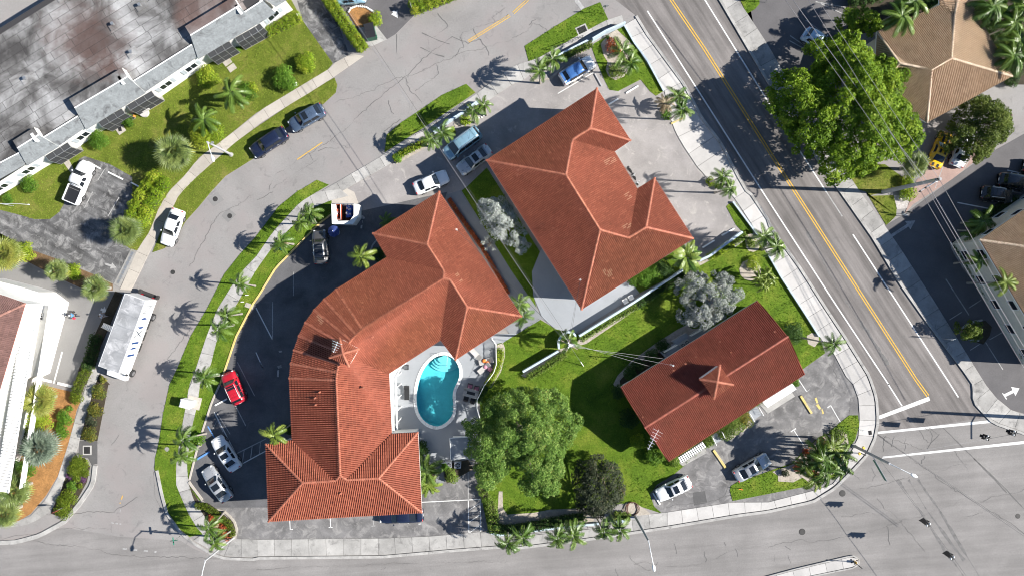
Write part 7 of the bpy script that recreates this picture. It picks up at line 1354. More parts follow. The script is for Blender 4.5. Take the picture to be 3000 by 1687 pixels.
    for s_ in (-1, 1):
        for a, b in cuts:
            a2 = max(a + .035, S['rf'] + .0) if a < S['rf'] else a; b2 = min(b, S['rr'] - .01)
            yb_, yt = wb * .985, g(wb, wr, .80); P = [(X(a), s_ * yb_, zb + .05), (X(b), s_ * yb_, zb + .05), (X(b2), s_ * yt, zm), (X(a2), s_ * yt, zm)]
            pane('side_window', P if s_ > 0 else P[::-1], off=(0, s_ * .03, .012))
        mb = MB(); mb.ball((X(S['cw'] + .05), s_ * (w + .1), zb + .1), (.09, .11, .075), 8, 5); mb.build('mirror', PT[col], root, True, True)
        mb = MB(); mb.ball((X(.035), s_ * w * .66, .68), (.14, .17, .07), 8, 5); mb.build('headlight', M['lamp'], root, True, True)
        mb = MB(); mb.ball((X(.975), s_ * w * .68, .86), (.07, .17, .08), 8, 5); mb.build('taillight', M['tail'], root, True, True)
        for f in (.185, .79): 
            wh = link('wheel', MB().cyl((0, -.1, 0), (0, .1, 0), .2, n=10).mesh('wheel', M['dark']), root, (X(f), s_ * (w - .075), .33)); link('tyre', TYRE, wh); link('rim', RIM, wh, rot=(0, 0, 0 if s_ > 0 else math.pi))
        for f0 in (.46, .66): MB().box((X(f0), s_ * (w + .0), .86), (.16, .03, .03)).build('door_handle', M['alu'], root, local=True)
    for f_, z_ in ((.004, .5), (.996, .72)): MB().box((X(f_), 0, z_), (.03, .34, .13)).build('number_plate', M['white'], root, local=True)
    MB().box((X(.012), 0, .48), (.05, .95, .14)).build('grille', M['dark'], root, local=True)
    if sunroof: a, b = S['rf'] + .055, S['rf'] + .055 + (.13 if sunroof is True else sunroof); pane('sunroof', [(X(a), -wr * .72, zr + .03), (X(a), wr * .72, zr + .03), (X(b), wr * .72, zr + .03), (X(b), -wr * .72, zr + .03)][::-1], off=(0, 0, .016))
    if rack:
        for s_ in (-1, 1): mb = MB(); mb.tube([(X(S['rf'] + .05), s_ * wr * .88, zr + .03), (X(S['rf'] + .08), s_ * wr * .88, zr + .09), (X(S['rr'] - .06), s_ * wr * .88, zr + .09), (X(S['rr'] - .03), s_ * wr * .88, zr + .03)], .025, 5); mb.build('roof_rail', M['alu' if col != 'lightblue' else 'metal'], root, local=True)
        for k in range(4): f = S['rf'] + .1 + k * (S['rr'] - S['rf'] - .18) / 3; MB().box((X(f), 0, zr + .05), (.035 if k % 3 else .06, wr * 1.6, .02)).build('roof_rib', PT[col], root, local=True)
    if stripes:
        for s_ in (-.3, .3):
            for nm, f0, f1, z in (('bonnet_stripe', .09, S['cw'] - .02, None), ('roof_stripe', S['rf'] + .05, S['rr'] - .04, zr + .028), ('boot_stripe', S['rb'] + .02, .975, None)):
                fs = [f0 + (f1 - f0) * k / 4 for k in range(5)]; v = []; 
                for f in fs: zz = (top(f) + .012) if z is None else z + .02; v += [(X(f), s_ - .14, zz), (X(f), s_ + .14, zz)]
                MB().add(v, [(2 * k, 2 * k + 2, 2 * k + 3, 2 * k + 1)[::-1] for k in range(4)]).build(nm, M['dark'], root, local=True)
    if kind == 'pickup':
        a, b = X(.61), X(.97); MB().box(((a + b) / 2, 0, S['deck'] - .005), (a - b, w * 1.62, .03)).build('bed_liner', M['dark'], root, local=True)
        mb = MB(); [mb.box(((a + b) / 2, s_ * w * .88, S['deck'] + .06), (a - b + .1, .12, .16)) for s_ in (-1, 1)]; mb.box((b - .06, 0, S['deck'] + .06), (.1, w * 1.7, .16)); mb.build('bed_side', PT[col], root, local=True)
        for s_ in (-.5, 0, .5): MB().box((a - .35, s_, S['deck'] + .03), (.06, .5, .04)).build('bed_rib', M['tar'], root, local=True)
    return root
VS = vehicle
VS('pickup_truck', 'pickup', 'white crew cab pickup with black bed liner in the dark driveway bay', "0:662,1222", "4:532,84", 'pickup', 'white')
VS('parked_car', 'car', 'white sedan standing half on the verge of the curving street', "4:1248,400", "4:1345,130", 'sedan', 'white')
VS('parked_car', 'car', 'dark navy car on the verge of the curving street', "s:737,450", "s:837,385", 'crossover', 'navy'); VS('parked_car', 'car', 'blue grey crossover with dark sunroof ahead of the navy car', "s:849,373", "s:947,317", 'crossover', 'bluegrey', sunroof=.12)
VS('parked_van', 'van', 'light blue minivan with roof rails in the upper car park', "1:1428,1172", "1:1682,985", 'van', 'lightblue', rack=True); VS('parked_car', 'car', 'silver sedan with dark sunroof next to the light blue van', "1:1530,1290", "1:1762,1118", 'sedan', 'silver', sunroof=True)
VS('parked_car', 'car', 'white sedan with its nose near the dividing wall at the grey path', "1:1445,1322", "1:1192,1428", 'sedan', 'white'); VS('parked_car', 'car', 'white crossover with sky reflection painted on its roof by the red shrub island', "2:614,455", "2:370,605", 'crossover', 'white', roofcol='skyblue')  # crossover roof: blue sky reflection put into the paint
VS('parked_car', 'car', 'dark grey car with bright roof rails in the shade below the parasol', "5:475,284", "5:492,542", 'crossover', 'grey', sunroof=.3, rack=True); VS('parked_car', 'car', 'red wagon with roof rails in the curved car park', "O:382,52", "O:452,205", 'suv', 'red', sunroof=.12, rack=True)
VS('parked_car', 'car', 'white sedan with sunroof in the curved car park, second from the corner', "O:325,378", "O:430,538", 'sedan', 'white', sunroof=True); VS('parked_car', 'car', 'silver white sedan with dark sunroof in the curved car park, nearest the corner', "O:277,530", "O:388,690", 'sedan', 'silver', sunroof=.15)
VS('parked_car', 'car', 'dark navy sedan half under the lower eave of the curved motel block', "9:925,1000", "9:1262,985", 'sedan', 'navy'); VS('parked_car', 'car', 'white sedan with sunroof beside the lower lawn edge', "x:1095,848", "x:1345,730", 'sedan', 'white', sunroof=True)
VS('parked_car', 'car', 'silver sedan with sunroof shaded by the corner palms', "A:1208,945", "A:848,1150", 'sedan', 'silver', sunroof=True); VS('parked_car', 'car', 'yellow coupe with black stripes under the olive green tree', "3:1362,1000", "3:1248,1262", 'coupe', 'yellow', stripes=True)
VS('parked_car', 'car', 'white sedan beside the yellow coupe, mostly under the olive green tree', "3:1525,1000", "3:1418,1255", 'sedan', 'white'); VS('parked_car', 'car', 'white hatchback, blue of deep shade in its paint, with its nose under the huge tree', "G:1190,680", "G:872,470", 'crossover', 'shade_blue')  # hatchback: white body with the blue shade put into its colour
VS('parked_car', 'car', 'black pickup like wagon beside the dark strip of planting', "E:2180,610", "E:1690,545", 'suv', 'black'); VS('parked_car', 'car', 'pale car cut off by the top edge above the mulch island', "1:770,-30", "1:650,-20", 'sedan', 'lightblue')
VS('parked_car', 'car', 'black off-roader in the shaded lot at the right edge', "E:1905,800", "E:1430,745", 'suv', 'black', rack=True); VS('parked_car', 'car', 'black car at the far right edge of the shaded lot', "E:2500,430", "E:2080,330", 'sedan', 'black')
for s in ("E:1425,745", "E:1688,545"):
    pass
# box truck with lettering
def box_truck():
    # ground outline from the visible side: tail right, nose right; box 2.5 wide
    tr, nr = g1("K:930,205", 1.0), g1("K:535,1350", .6); d = (nr - tr); L = d.length; d.normalize(); q = Vector((d.y, -d.x, 0)) if True else 0
    if q.x > 0: q = -q
    W_ = 2.5; c = (tr + nr) / 2 + q * W_ / 2; c.z = .014; root = thing('box_truck', 'white box truck with blue DIXON lettering parked at the kerb', 'truck', c, math.atan2(d.y, d.x)); ZB, ZT = 1.0, 3.72; xb0, xb1 = -L / 2, L / 2 - .75
    bx = MB().box(((xb0 + xb1) / 2, 0, (ZB + ZT) / 2), (xb1 - xb0, W_, ZT - ZB)).build('box', PT['box'], root, local=True); MB().box(((xb0 + xb1) / 2, 0, ZT + .015), (xb1 - xb0 - .1, W_ - .12, .03)).build('roof_skin', PT['boxroof'], bx, local=True)
    for k in range(6): MB().box((xb0 + (xb1 - xb0) * (k + .5) / 6, 0, ZT + .034), (.03, W_ - .14, .012)).build('roof_seam', M['metal'], bx, local=True)
    tm = MB(); [tm.box(((xb0 + xb1) / 2, s * W_ / 2, ZT), (xb1 - xb0, .06, .06)) for s in (-1, 1)]; tm.build('top_rail', M['alu'], bx, local=True)
    MB().box(((xb0 + xb1) / 2, 0, .8), (L * .95, .9, .3)).build('chassis', M['dark'], root, local=True)
    cab = MB(); xs = [(xb1 - .05, 2.5), (xb1 + .2, 2.5), (xb1 + .55, 1.75), (L / 2 + .55, 1.45), (L / 2 + .62, .6)]
    cab.prism([(x, z) for x, z in xs] + [(xb1 - .05, .6)], -W_ / 2 + .12, W_ / 2 - .12); cab.v = [(x, z, y) for x, y, z in cab.v]; cab.build('cab', PT['white'], root, local=True)
    MB().add([(xb1 + .22, -1.0, 2.45), (xb1 + .22, 1.0, 2.45), (xb1 + .58, 1.05, 1.80), (xb1 + .58, -1.05, 1.80)], [(3, 2, 1, 0)]).build('windscreen', M['car_glass'], root, local=True)
    for s in (-1, 1):
        mb = MB(); mb.box((xb1 + .45, s * (W_ / 2 + .12), 1.9), (.14, .12, .4)); mb.tube([(xb1 + .35, s * (W_ / 2 - .12), 1.7), (xb1 + .45, s * (W_ / 2 + .1), 1.7)], .03, 5); mb.build('mirror', M['dark'], root, local=True)
        mb = MB(); mb.ball((L / 2 + .55, s * .85, .95), (.12, .2, .14), 8, 5); mb.build('headlight', M['lamp'], root, True, True)
        for x in (L / 2 - .35, -L / 2 + 2.2):
            wh = link('wheel', MB().cyl((0, -.13, 0), (0, .13, 0), .3, n=12).mesh('wheel', M['dark']), root, (x, s * (W_ / 2 - .02), .47)); link('tyre', TYRE, wh, scale=(1.42, 1.5, 1.42)); link('rim', RIM, wh, scale=(1.4, 1.55, 1.4), rot=(0, 0, 0 if s > 0 else math.pi))
        for k in range(3): MB().box((-L / 2 + 3.2 + 1.45 * k, s * (W_ / 2 - .05), .78), (1.1, .12, .4)).build('side_guard', M['iron'], root, local=True)
        MB().box((-L / 2 - .05, s * .7, .75), (.1, .3, .2)).build('taillight', M['tail'], root, local=True)
    mb = MB(); mb.box((-L / 2 - .3, 0, .62), (.35, W_, .16)); [mb.box((-L / 2 - .3, s * (W_ / 2 - .15), .8), (.5, .25, .35)) for s in (-1, 1)]; mb.build('tail_lift', M['iron'], root, local=True)
    MB().box((-L / 2 - .012, 0, 2.3), (.02, W_ - .25, 2.4)).build('rear_door', PT['box'], root, local=True)
    # lettering, read from the cab end towards the tail on the sunny side: D I X O N
    blue = plain('blue lettering', (.02, .09, .32), .5); ink = plain('slate lettering', (.10, .13, .17), .5); ys = (W_ / 2 + .012); zc = (ZB + ZT) / 2 + .1; hh = .72
    sgn = 1 if (Matrix.Rotation(root.rotation_euler.z, 3, 'Z') @ Vector((0, 1, 0))).x > 0 else -1
    def face(pts2, mat, nm='letter'):
        o_ = MB().add([(x, sgn * ys, z) for x, z in pts2], [tuple(range(len(pts2))), tuple(range(len(pts2) - 1, -1, -1))]).build(nm, mat, bx, local=True); return o_
    fx = lambda t: xb0 + (xb1 - xb0) * t                        # 0 tail .. 1 nose
    def bar(t, w): face([(fx(t) - w / 2, zc - hh), (fx(t) + w / 2, zc - hh), (fx(t) + w / 2, zc + hh), (fx(t) - w / 2, zc + hh)], blue)
    def crescent(t, w, depth, dirn):
        P = []; n = 12
        for i in range(n + 1): a = -math.pi / 2 + math.pi * i / n; P.append((fx(t) + dirn * depth * math.cos(a), zc + hh * math.sin(a)))
        for i in range(n, -1, -1): a = -math.pi / 2 + math.pi * i / n; P.append((fx(t) + dirn * (depth - w * math.cos(a)) * math.cos(a), zc + hh * .97 * math.sin(a)))
        face(P, blue)
    bar(.765, .24); crescent(.70, .24, .42, -1); bar(.592, .24); crescent(.345, .24, .42, 1); crescent(.285, .24, .42, -1)
    cx_ = fx(.465)
    for s in (-1, 1): face([(cx_ - .42 * s - .07, zc + hh), (cx_ - .42 * s + .07, zc + hh), (cx_ + .42 * s + .07, zc - hh), (cx_ + .42 * s - .07, zc - hh)], ink)
    nx = fx(.125)
    for t in (-.4, .4): face([(nx + t - .04, zc - hh), (nx + t + .04, zc - hh), (nx + t + .04, zc + hh), (nx + t - .04, zc + hh)], ink)
    face([(nx + .44, zc + hh), (nx + .36, zc + hh), (nx - .44, zc - hh), (nx - .36, zc - hh)], ink)
box_truck()
rp = thing('loading_ramp', 'pale loading ramp leaning out of the shaded side of the box truck', 'ramp', g1("K:200,610")); A = gp("K:125,545 90,605", .05); B = gp("K:290,610 265,690", 1.0); mb = MB(); mb.add([A[0], A[1], B[1], B[0]] + [p - Vector((0, 0, .08)) for p in (A[0], A[1], B[1], B[0])], [(0, 1, 2, 3), (7, 6, 5, 4), (0, 4, 5, 1), (1, 5, 6, 2), (2, 6, 7, 3), (3, 7, 4, 0)]); mb.build('plate', M['alu'], rp)
for i in (0, 1): mb = MB(); mb.tube([A[i] + Vector((0, 0, .06)), B[i] + Vector((0, 0, .06))], .05, 4); mb.build('side_rail', M['metal'], rp)
for k in range(7): p, q = A[0].lerp(B[0], (k + .5) / 7), A[1].lerp(B[1], (k + .5) / 7); mb = MB(); mb.tube([p + Vector((0, 0, .01)), q + Vector((0, 0, .01))], .02, 4); mb.build('tread_bar', M['metal'], rp)
# motor scooters by the motel wall
def scooter(s, rz, label):
    t = thing('motor_scooter', label, 'scooter', g1(s), rz, 'scooters by the motel wall')
    for x in (-.55, .55): mb = MB(); mb.cyl((x, -.06, .25), (x, .06, .25), .25, n=14); mb.build('wheel', M['tyre'], t, True, True); t.children[-1].data.polygons.foreach_set('use_smooth', [False] * len(t.children[-1].data.polygons))
    mb = MB(); mb.ball((-.3, 0, .6), (.45, .17, .22), 10, 6); mb.build('body', M['dark'], t, True, True); mb = MB(); mb.ball((-.28, 0, .8), (.36, .14, .07), 10, 5); mb.build('saddle', M['tyre'], t, True, True); mb = MB(); mb.box((.42, 0, .6), (.08, .36, .6)); mb.build('leg_shield', M['dark'], t, local=True)
    mb = MB(); mb.tube([(.55, 0, .25), (.42, 0, 1.0)], .03, 5); mb.tube([(.4, -.33, 1.02), (.42, 0, 1.0), (.4, .33, 1.02)], .025, 5); mb.build('handlebar', M['metal'], t, local=True); mb = MB(); mb.ball((-.72, 0, .85), (.16, .17, .14), 8, 5); mb.build('top_box', M['dark'], t, True, True); mb = MB(); mb.ball((.5, 0, .88), (.07, .09, .09), 8, 5); mb.build('headlight', M['lamp'], t, True, True)
scooter("U:185,190", R(-55), 'black scooter further up along the tiled eave of the big motel block'); scooter("U:265,330", R(-60), 'black scooter nearer the hip wing of the big motel block')
# bicycle-less people: two figures near the truck
def skin_mesh(name, verts, edges, radii, root, mat, sub=1):
    me = bpy.data.meshes.new(name); me.from_pydata(verts, edges, []); o = bpy.data.objects.new(name, me); COL.objects.link(o)
    mod = o.modifiers.new('s', 'SKIN'); 
    for i, r_ in enumerate(radii): sv = me.skin_vertices[0].data[i]; sv.radius = (r_, r_); sv.use_root = (i == root)
    if sub: o.modifiers.new('u', 'SUBSURF').levels = sub
    bpy.context.view_layer.update(); m2 = bpy.data.meshes.new_from_object(o.evaluated_get(bpy.context.evaluated_depsgraph_get())); bpy.data.objects.remove(o); m2.name = name; m2.materials.clear(); m2.materials.append(mat); m2.polygons.foreach_set('use_smooth', [True] * len(m2.polygons)); return m2
M['skin'] = plain('skin', (.30, .17, .11), .6); M['hair'] = plain('dark hair', (.02, .015, .012), .6); M['shirt_blue'] = plain('blue shirt', (.07, .22, .42), .85); M['shirt_white'] = plain('white shirt', (.68, .70, .74), .85); M['trouser'] = plain('dark trousers', (.03, .035, .05), .85); M['trouser_l'] = plain('pale trousers', (.50, .50, .52), .85); M['cap_w'] = plain('pale cap', (.62, .63, .66), .8); M['shoe'] = plain('dark shoes', (.05, .045, .04), .7); M['bag_red'] = plain('red bag fabric', (.62, .02, .06), .7); M['bag_dark'] = plain('black bag fabric', (.015, .015, .016), .6)
def person(label, s, rz, shirt, trous, cap, arms, stride=.16):
    c = g1(s); t = thing('person', label, 'person', (c.x, c.y, .02), rz); V, E, Rd = [], [], []
    def ch(parent, pts_, rs):
        last = parent
        for p, r_ in zip(pts_, rs): V.append(p); Rd.append(r_); i = len(V) - 1; (E.append((last, i)) if last is not None else None); last = i
        return last
    pel = ch(None, [(0, 0, .93)], [.13]); ches = ch(pel, [(0, 0, 1.1), (.01, 0, 1.3)], [.125, .14]); nk = ch(ches, [(.01, 0, 1.45), (.03, 0, 1.53)], [.07, .055]); ch(nk, [(.04, 0, 1.6), (.045, 0, 1.67), (.04, 0, 1.72)], [.085, .095, .07])
    legs = []; hands = []
    for sd, x in ((-1, stride), (1, -stride)):
        L_ = [(x * .2, sd * .1, .84), (x * .6 + .02, sd * .105, .48), (x * .9 - .02, sd * .105, .1), (x * .9 + .13, sd * .115, .05)]; ch(pel, L_, [.085, .06, .045, .04]); legs.append(L_)
    for sd, (el, ha) in zip((-1, 1), arms):
        sh_ = (.01, sd * .18, 1.4); w_ = ch(ches, [sh_, el, ha], [.06, .042, .03]); h = Vector(ha); d = (h - Vector(el)).normalized(); sd_v = d.cross(Vector((0, sd, .2))).normalized(); palm_ = ch(w_, [tuple(h + d * .06)], [.032]); hands.append(h + d * .12)
        for k in range(4): b = h + d * .1 + sd_v * (.024 * (k - 1.5)); ch(palm_, [tuple(b), tuple(b + d * .035 - Vector((0, 0, .008))), tuple(b + d * (.062 + .008 * (k in (1, 2))) - Vector((0, 0, .02)))], [.010, .009, .008])
        b = h + d * .05 + sd_v * .04; ch(w_, [tuple(b), tuple(b + d * .03 + sd_v * .015)], [.011, .009])
    link('body', skin_mesh('body', V, E, Rd, 0, M['skin']), t)
    sv = [(0, 0, .9), (0, 0, 1.12), (.01, 0, 1.32), (.01, 0, 1.44)]; se = [(0, 1), (1, 2), (2, 3)]; sr = [.155, .15, .165, .085]
    for sd, (el, ha) in zip((-1, 1), arms): b = len(sv); sv += [(.01, sd * .185, 1.4), tuple(Vector((.01, sd * .185, 1.4)).lerp(Vector(el), .75))]; se += [(2, b), (b, b + 1)]; sr += [.08, .062]
    link('shirt', skin_mesh('shirt', sv, se, sr, 0, M[shirt]), t)
    tv = [(0, 0, .95)]; te = []; trr = [.15]
    for L_ in legs:
        last = 0
        for p, r_ in zip(L_[:3], (.105, .08, .065)): tv.append(p); trr.append(r_); te.append((last, len(tv) - 1)); last = len(tv) - 1
    link('trousers', skin_mesh('trousers', tv, te, trr, 0, M[trous]), t)
    for L_ in legs: mb = MB(); p = L_[3]; mb.ball((p[0] - .05, p[1], .045), (.145, .055, .05), 9, 6); mb.build('shoe', M['shoe'], t, True, True)
    mb = MB(); mb.ball((.03, 0, 1.70), (.112, .098, .09), 10, 6); mb.build('hair', M['hair'], t, True, True)
    if cap: mb = MB(); mb.ball((.035, 0, 1.735), (.12, .105, .07), 10, 6); mb.ball((.14, 0, 1.71), (.09, .08, .02), 8, 5); mb.build('cap', M['cap_w'], t, True, True)
    mb = MB(); [mb.ball((.128, sy * .035, 1.665), .012, 6, 4) for sy in (-1, 1)]; mb.build('eye', M['dark'], t, True, True); t.children[-1]['kind'] = 'stuff'; mb = MB(); mb.ball((.142, 0, 1.635), (.022, .015, .022), 6, 4); mb.build('nose', M['skin'], t, True, True); mb = MB(); mb.ball((.128, 0, 1.595), (.01, .028, .009), 6, 4); mb.build('mouth', M['bag_red'], t, True, True)
    for sy in (-1, 1): mb = MB(); mb.ball((.03, sy * .097, 1.65), (.022, .014, .032), 6, 4); mb.build('ear', M['skin'], t, True, True)
    return t, [Matrix.Rotation(rz, 4, 'Z') @ h + Vector((c.x, c.y, .02)) for h in hands]
pr, hd = person('person in blue shirt and pale cap carrying a red and a black bag', "s:230,922", R(180), 'shirt_blue', 'trouser', True, [((.1, -.28, 1.15), (.24, -.34, .92)), ((.08, .3, 1.14), (.2, .36, .9))], .2)
for h, m_, l, nm in ((hd[0], 'bag_dark', 'black bag held by the person in the blue shirt', 'black'), (hd[1], 'bag_red', 'red bag held by the person in the blue shirt', 'red')):
    mb = MB(); mb.ball((h.x, h.y, h.z - .32), (.2, .14, .2), 10, 6); mb.tube([h + Vector((-.1, 0, -.15)), h + Vector((0, 0, .01)), h + Vector((.1, 0, -.15))], .012, 5); tag(link('carry_bag', mb.mesh('carry_bag', M[m_], True, off=h), None, h), l, 'bag')
person('person in a white shirt bending an arm in the shadow beside the box truck', "4:806,928", R(10), 'shirt_white', 'trouser_l', False, [((.12, -.3, 1.2), (.36, -.22, 1.2)), ((.1, .3, 1.18), (.34, .25, 1.12))], .12)
# ---------------------------------------------------------------- poles, lamps, signs, wires
def lamp_post(base, top_s, h, r0, r1, label, arm=None, mat='polecon', head='white'):
    b = g1(base); tp = g1(top_s, h); t = thing('street_lamp', label, 'street lamp', b, 0, 'street lamps'); mb = MB(); mb.cyl((b.x, b.y, 0), tp, r0, r1, 10); mb.build('pole', M[mat], t); MB().cyl((b.x, b.y, 0), (b.x, b.y, .12), r0 * 1.7, n=10).build('base', M['concrete'], t)
    if arm:
        P = [tp - Vector((0, 0, .1))] + [g1(s, z) for s, z in arm]; mb = MB(); mb.tube(P, [.06] + [.045] * (len(P) - 1), 6); mb.build('arm', M['alu'], t); e = P[-1]; d = (P[-1] - P[-2]); d.z = 0; d.normalize()
        mb = MB(); mb.ball((0, 0, 0), (.42, .19, .12), 12, 7); o = link('lamp_head', mb.mesh('lamp_head', M[head], True), t, e + d * .3 - wloc(t), (0, 0, math.atan2(d.y, d.x))); mb = MB(); mb.ball((.05, 0, -.06), (.25, .13, .09), 10, 6); link('lens', mb.mesh('lens', M['lamp'], True), o)
    return t, tp
lamp_post("8:1762,1158", "8:1546,1332", 7.9, .13, .09, 'grey lamp post at the bottom left street corner with its arm over the bottom road', [("8:1530,1400", 8.4), ("8:1515,1475", 8.5)])
t_, _ = lamp_post("x:925,990", "x:1030,1182", 8.8, .17, .11, 'grey lamp post on the bottom pavement beside the bronze tree', [("x:1045,1260", 9.4), ("x:1066,1365", 9.6)]); MB().box((*g1("M:2300,512").xy, .3), (.9, .35, .6)).build('control_box', M['polecon'], t_)
t_, tp = lamp_post("y:645,465", "y:918,600", 9.3, .18, .13, 'grey lamp post at the rounded street corner carrying a green street name sign', [("y:1000,640", 9.8), ("y:1082,680", 10.0)])
p0, p1 = g1("y:800,575", 7.2), g1("y:888,728", 7.2); d = (p1 - p0); nb_ = MB().box(((p0 + p1) / 2)[:], (d.length, .06, .55), math.atan2(d.y, d.x)).build('name_sign', M['sign_green'], t_); mb = MB(); mb.tube([g1("y:790,545", 7.3), p0 + Vector((0, 0, .3)), p1 + Vector((0, 0, .3))], .04, 5); mb.build('sign_bracket', M['metal'], nb_)
t_, tp = lamp_post("0:1745,1168", "0:1562,1072", 7.3, .16, .10, 'grey concrete lamp post leaning over the tan pavement by the big fan palm', [("0:1580,1130", 7.4), ("0:1598,1178", 7.3)]); MB().box((*g1("0:1600,1075", 7.0).xy, 6.9), (.2, .2, .3)).build('junction_box', M['metal'], t_)
# crossing button post and yellow things
cp = thing('crossing_post', 'yellow crossing button post on the rounded corner pavement', 'post', g1("y:700,520")); mb = MB(); mb.cyl((*g1("y:700,520").xy, 0), (*g1("y:700,520").xy, 1.2), .06, n=8); mb.build('post', M['dark'], cp)
for dz, s in ((1.0, "y:690,525"), (.7, "y:720,480")): p = g1(s, dz); MB().box((p.x, p.y, dz), (.22, .28, .3), .4).build('button_box', M['yellow'], cp)
# big utility pole with three phase wires
def utility_pole(base, top_s, h, label, arms=(), mat='polecon', r=.22):
    b = g1(base); tp = g1(top_s, h); t = thing('utility_pole', label, 'utility pole', b); mb = MB(); mb.cyl((b.x, b.y, 0), tp, r, r * .62, 10); mb.build('pole', M[mat], t); return t, b, tp
UP, ub, ut = utility_pole("3:868,1448", "3:1300,1350", 11.4, 'thick grey concrete utility pole at the avenue pavement carrying the power lines', r=.28)
UI = [g1("E:480,735", 9.9), g1("E:565,680", 10.3), g1("E:755,545", 11.2)]
for i, p in enumerate(UI): mb = MB(); mb.cyl(p, p + Vector((0, 0, .32)), .07, n=8); mb.ball(p + Vector((0, 0, .2)), (.12, .12, .1), 8, 5); mb.build('insulator', M['dark'], UP)
mb = MB(); mb.tube([g1("E:470,745", 9.9), g1("E:580,672", 10.2), g1("E:770,560", 10.9)], .06, 5); mb.build('crossarm', M['alu'], UP); p = g1("E:720,565", 10.6); MB().cyl(p - Vector((0, 0, .5)), p + Vector((0, 0, .3)), .2, n=10).build('transformer', M['metal'], UP)
def cable(A, B, label, r=.016, sag=.25, mat='wire', group='overhead cables'):
    P = [A.lerp(B, k / 14) - Vector((0, 0, sag * 4 * (k / 14) * (1 - k / 14))) for k in range(15)]; mb = MB(); mb.tube(P, r, 4); c = P[7]; o = link('overhead_cable', mb.mesh('overhead_cable', M[mat], True, off=c), None, c); tag(o, label, 'cable', group)
for i, (far, near, r) in enumerate([("G:585,0 545,-55", "E:940,1449 s:3090,1228", .02), ("G:905,0 870,-60", "E:1050,1449 s:3110,1228", .02), ("G:1040,0 1005,-60", "E:1290,1449 s:3150,1228", .02)]):
    a = g1('s:%f,%f' % pts(far)[1], 11.3); bpt = UI[i] + Vector((0, 0, .3)); cable(a, bpt, ['lowest power line from the top edge over the huge tree to the big pole', 'middle power line over the huge tree to the big pole', 'right power line over the huge tree to the pole top'][i], r, .1, group='power lines')
    e = g1('s:%f,%f' % pts(near)[1], 11.3); cable(bpt, e, ['left power line from the big pole over the shaded lot', 'middle power line from the big pole over the shaded lot', 'right power line from the pole top towards the cream building'][i], r, .1, group='power lines')
cable(g1("G:650,-55", 9.0), ub.lerp(ut, .8), 'low communication cable through the huge tree to the big pole', .03, .2); cable(ub.lerp(ut, .78), g1("s:3130,1228", 9.0), 'low communication cable from the big pole over the shaded lot', .028, .2)
# wooden pole in the court with service drops
WP_, wb_, wt_ = utility_pole("6:418,1095", "6:436,1152", 9.2, 'brown wooden utility pole standing inside the curved wall of the court', mat='wood', r=.17)
for k in range(3): a = k * 2.1; mb = MB(); q = wt_ + Vector((.28 * math.cos(a), .28 * math.sin(a), -.3)); mb.cyl(q, q + Vector((0, 0, .25)), .08, n=8); mb.build('insulator', M['white'], WP_)
mb = MB(); mb.cyl(wt_ + Vector((.35, -.1, -1.3)), wt_ + Vector((.35, -.1, -.5)), .22, n=12); mb.build('transformer', M['metal'], WP_); mb = MB(); mb.tube([wt_ + Vector((-.9, .5, -.45)), wt_ + Vector((.9, -.5, -.45))], .06, 4); mb.build('crossarm', M['wood'], WP_)
mb = MB(); mb.ball(wt_ + Vector((0, 0, .05)), (.2, .2, .08), 8, 5); mb.build('cap', M['white'], WP_)
def mast(s, z, h, label):
    p = g1(s, z + h); t = thing('weatherhead', label, 'cable mast', (p.x, p.y, z - .25), 0, 'roof cable masts'); MB().cyl((0, 0, 0), (0, 0, h + .25), .05, n=7).build('pipe', M['metal'], t, local=True); mb = MB(); mb.ball((0, 0, h + .3), (.13, .13, .1), 8, 5); mb.build('head', M['alu'], t, True, True); return p
m1 = mast("6:515,660", 7.35, 1.3, 'pipe mast with white head near the lower hip of the big motel block'); m2 = mast("6:1215,1305", 4.9, 1.2, 'pipe mast with white head on the roof of the low block'); m3 = mast("5:1512,282", 6.9, 1.3, 'pipe mast with white head on the upper wing of the curved block')
cable(wt_ - Vector((0, 0, .3)), m1, 'service cable from the wooden pole to the big motel block', .018, .15, 'wire_dark'); cable(wt_ - Vector((.2, 0, .4)), m1 + Vector((.05, 0, -.1)), 'second service cable from the wooden pole to the big motel block', .014, .5, 'wire_dark')
cable(wt_ - Vector((0, 0, .3)), m2, 'bright service cable from the wooden pole to the low block', .018, .2); cable(wt_ - Vector((0, .2, .5)), g1("D:800,822", 3.6), 'upper thin cable from the wooden pole to the eave of the low block', .015, .2); cable(wt_ - Vector((0, -.2, .6)), g1("D:600,930", 3.4), 'lower thin cable from the wooden pole to the eave of the low block', .015, .2)
cable(wt_ - Vector((0, 0, .35)), m3, 'service cable from the wooden pole over the grey path to the curved block', .014, .4, 'wire_dark'); cable(wt_ - Vector((0, 0, .4)), m3 + Vector((0, .1, -.1)), 'second cable from the wooden pole to the curved block', .012, .7, 'wire_dark')
cable(wt_ - Vector((-.1, 0, .2)), g1("s:985,-20", 8.8), 'pale bundled cable running from the wooden pole across the street to the top edge', .026, .5); cable(wt_ - Vector((-.1, 0, .2)) + Vector((.25, 0, 0)), g1("s:993,-20", 8.5), 'thin dark cable alongside the pale bundle across the street', .016, .9, 'wire_dark')
gy = thing('guy_wire', 'guy wire with white guard anchored in the lawn below the wooden pole', 'guy wire', g1("6:540,1310")); mb = MB(); mb.tube([wt_ - Vector((0, 0, 1)), g1("6:540,1310")], .012, 4); mb.build('strand', M['wire'], gy); a_ = g1("6:540,1310"); mb = MB(); mb.cyl(a_, a_.lerp(wt_ - Vector((0, 0, 1)), .22), .045, n=6); mb.build('guard', M['white'], gy)
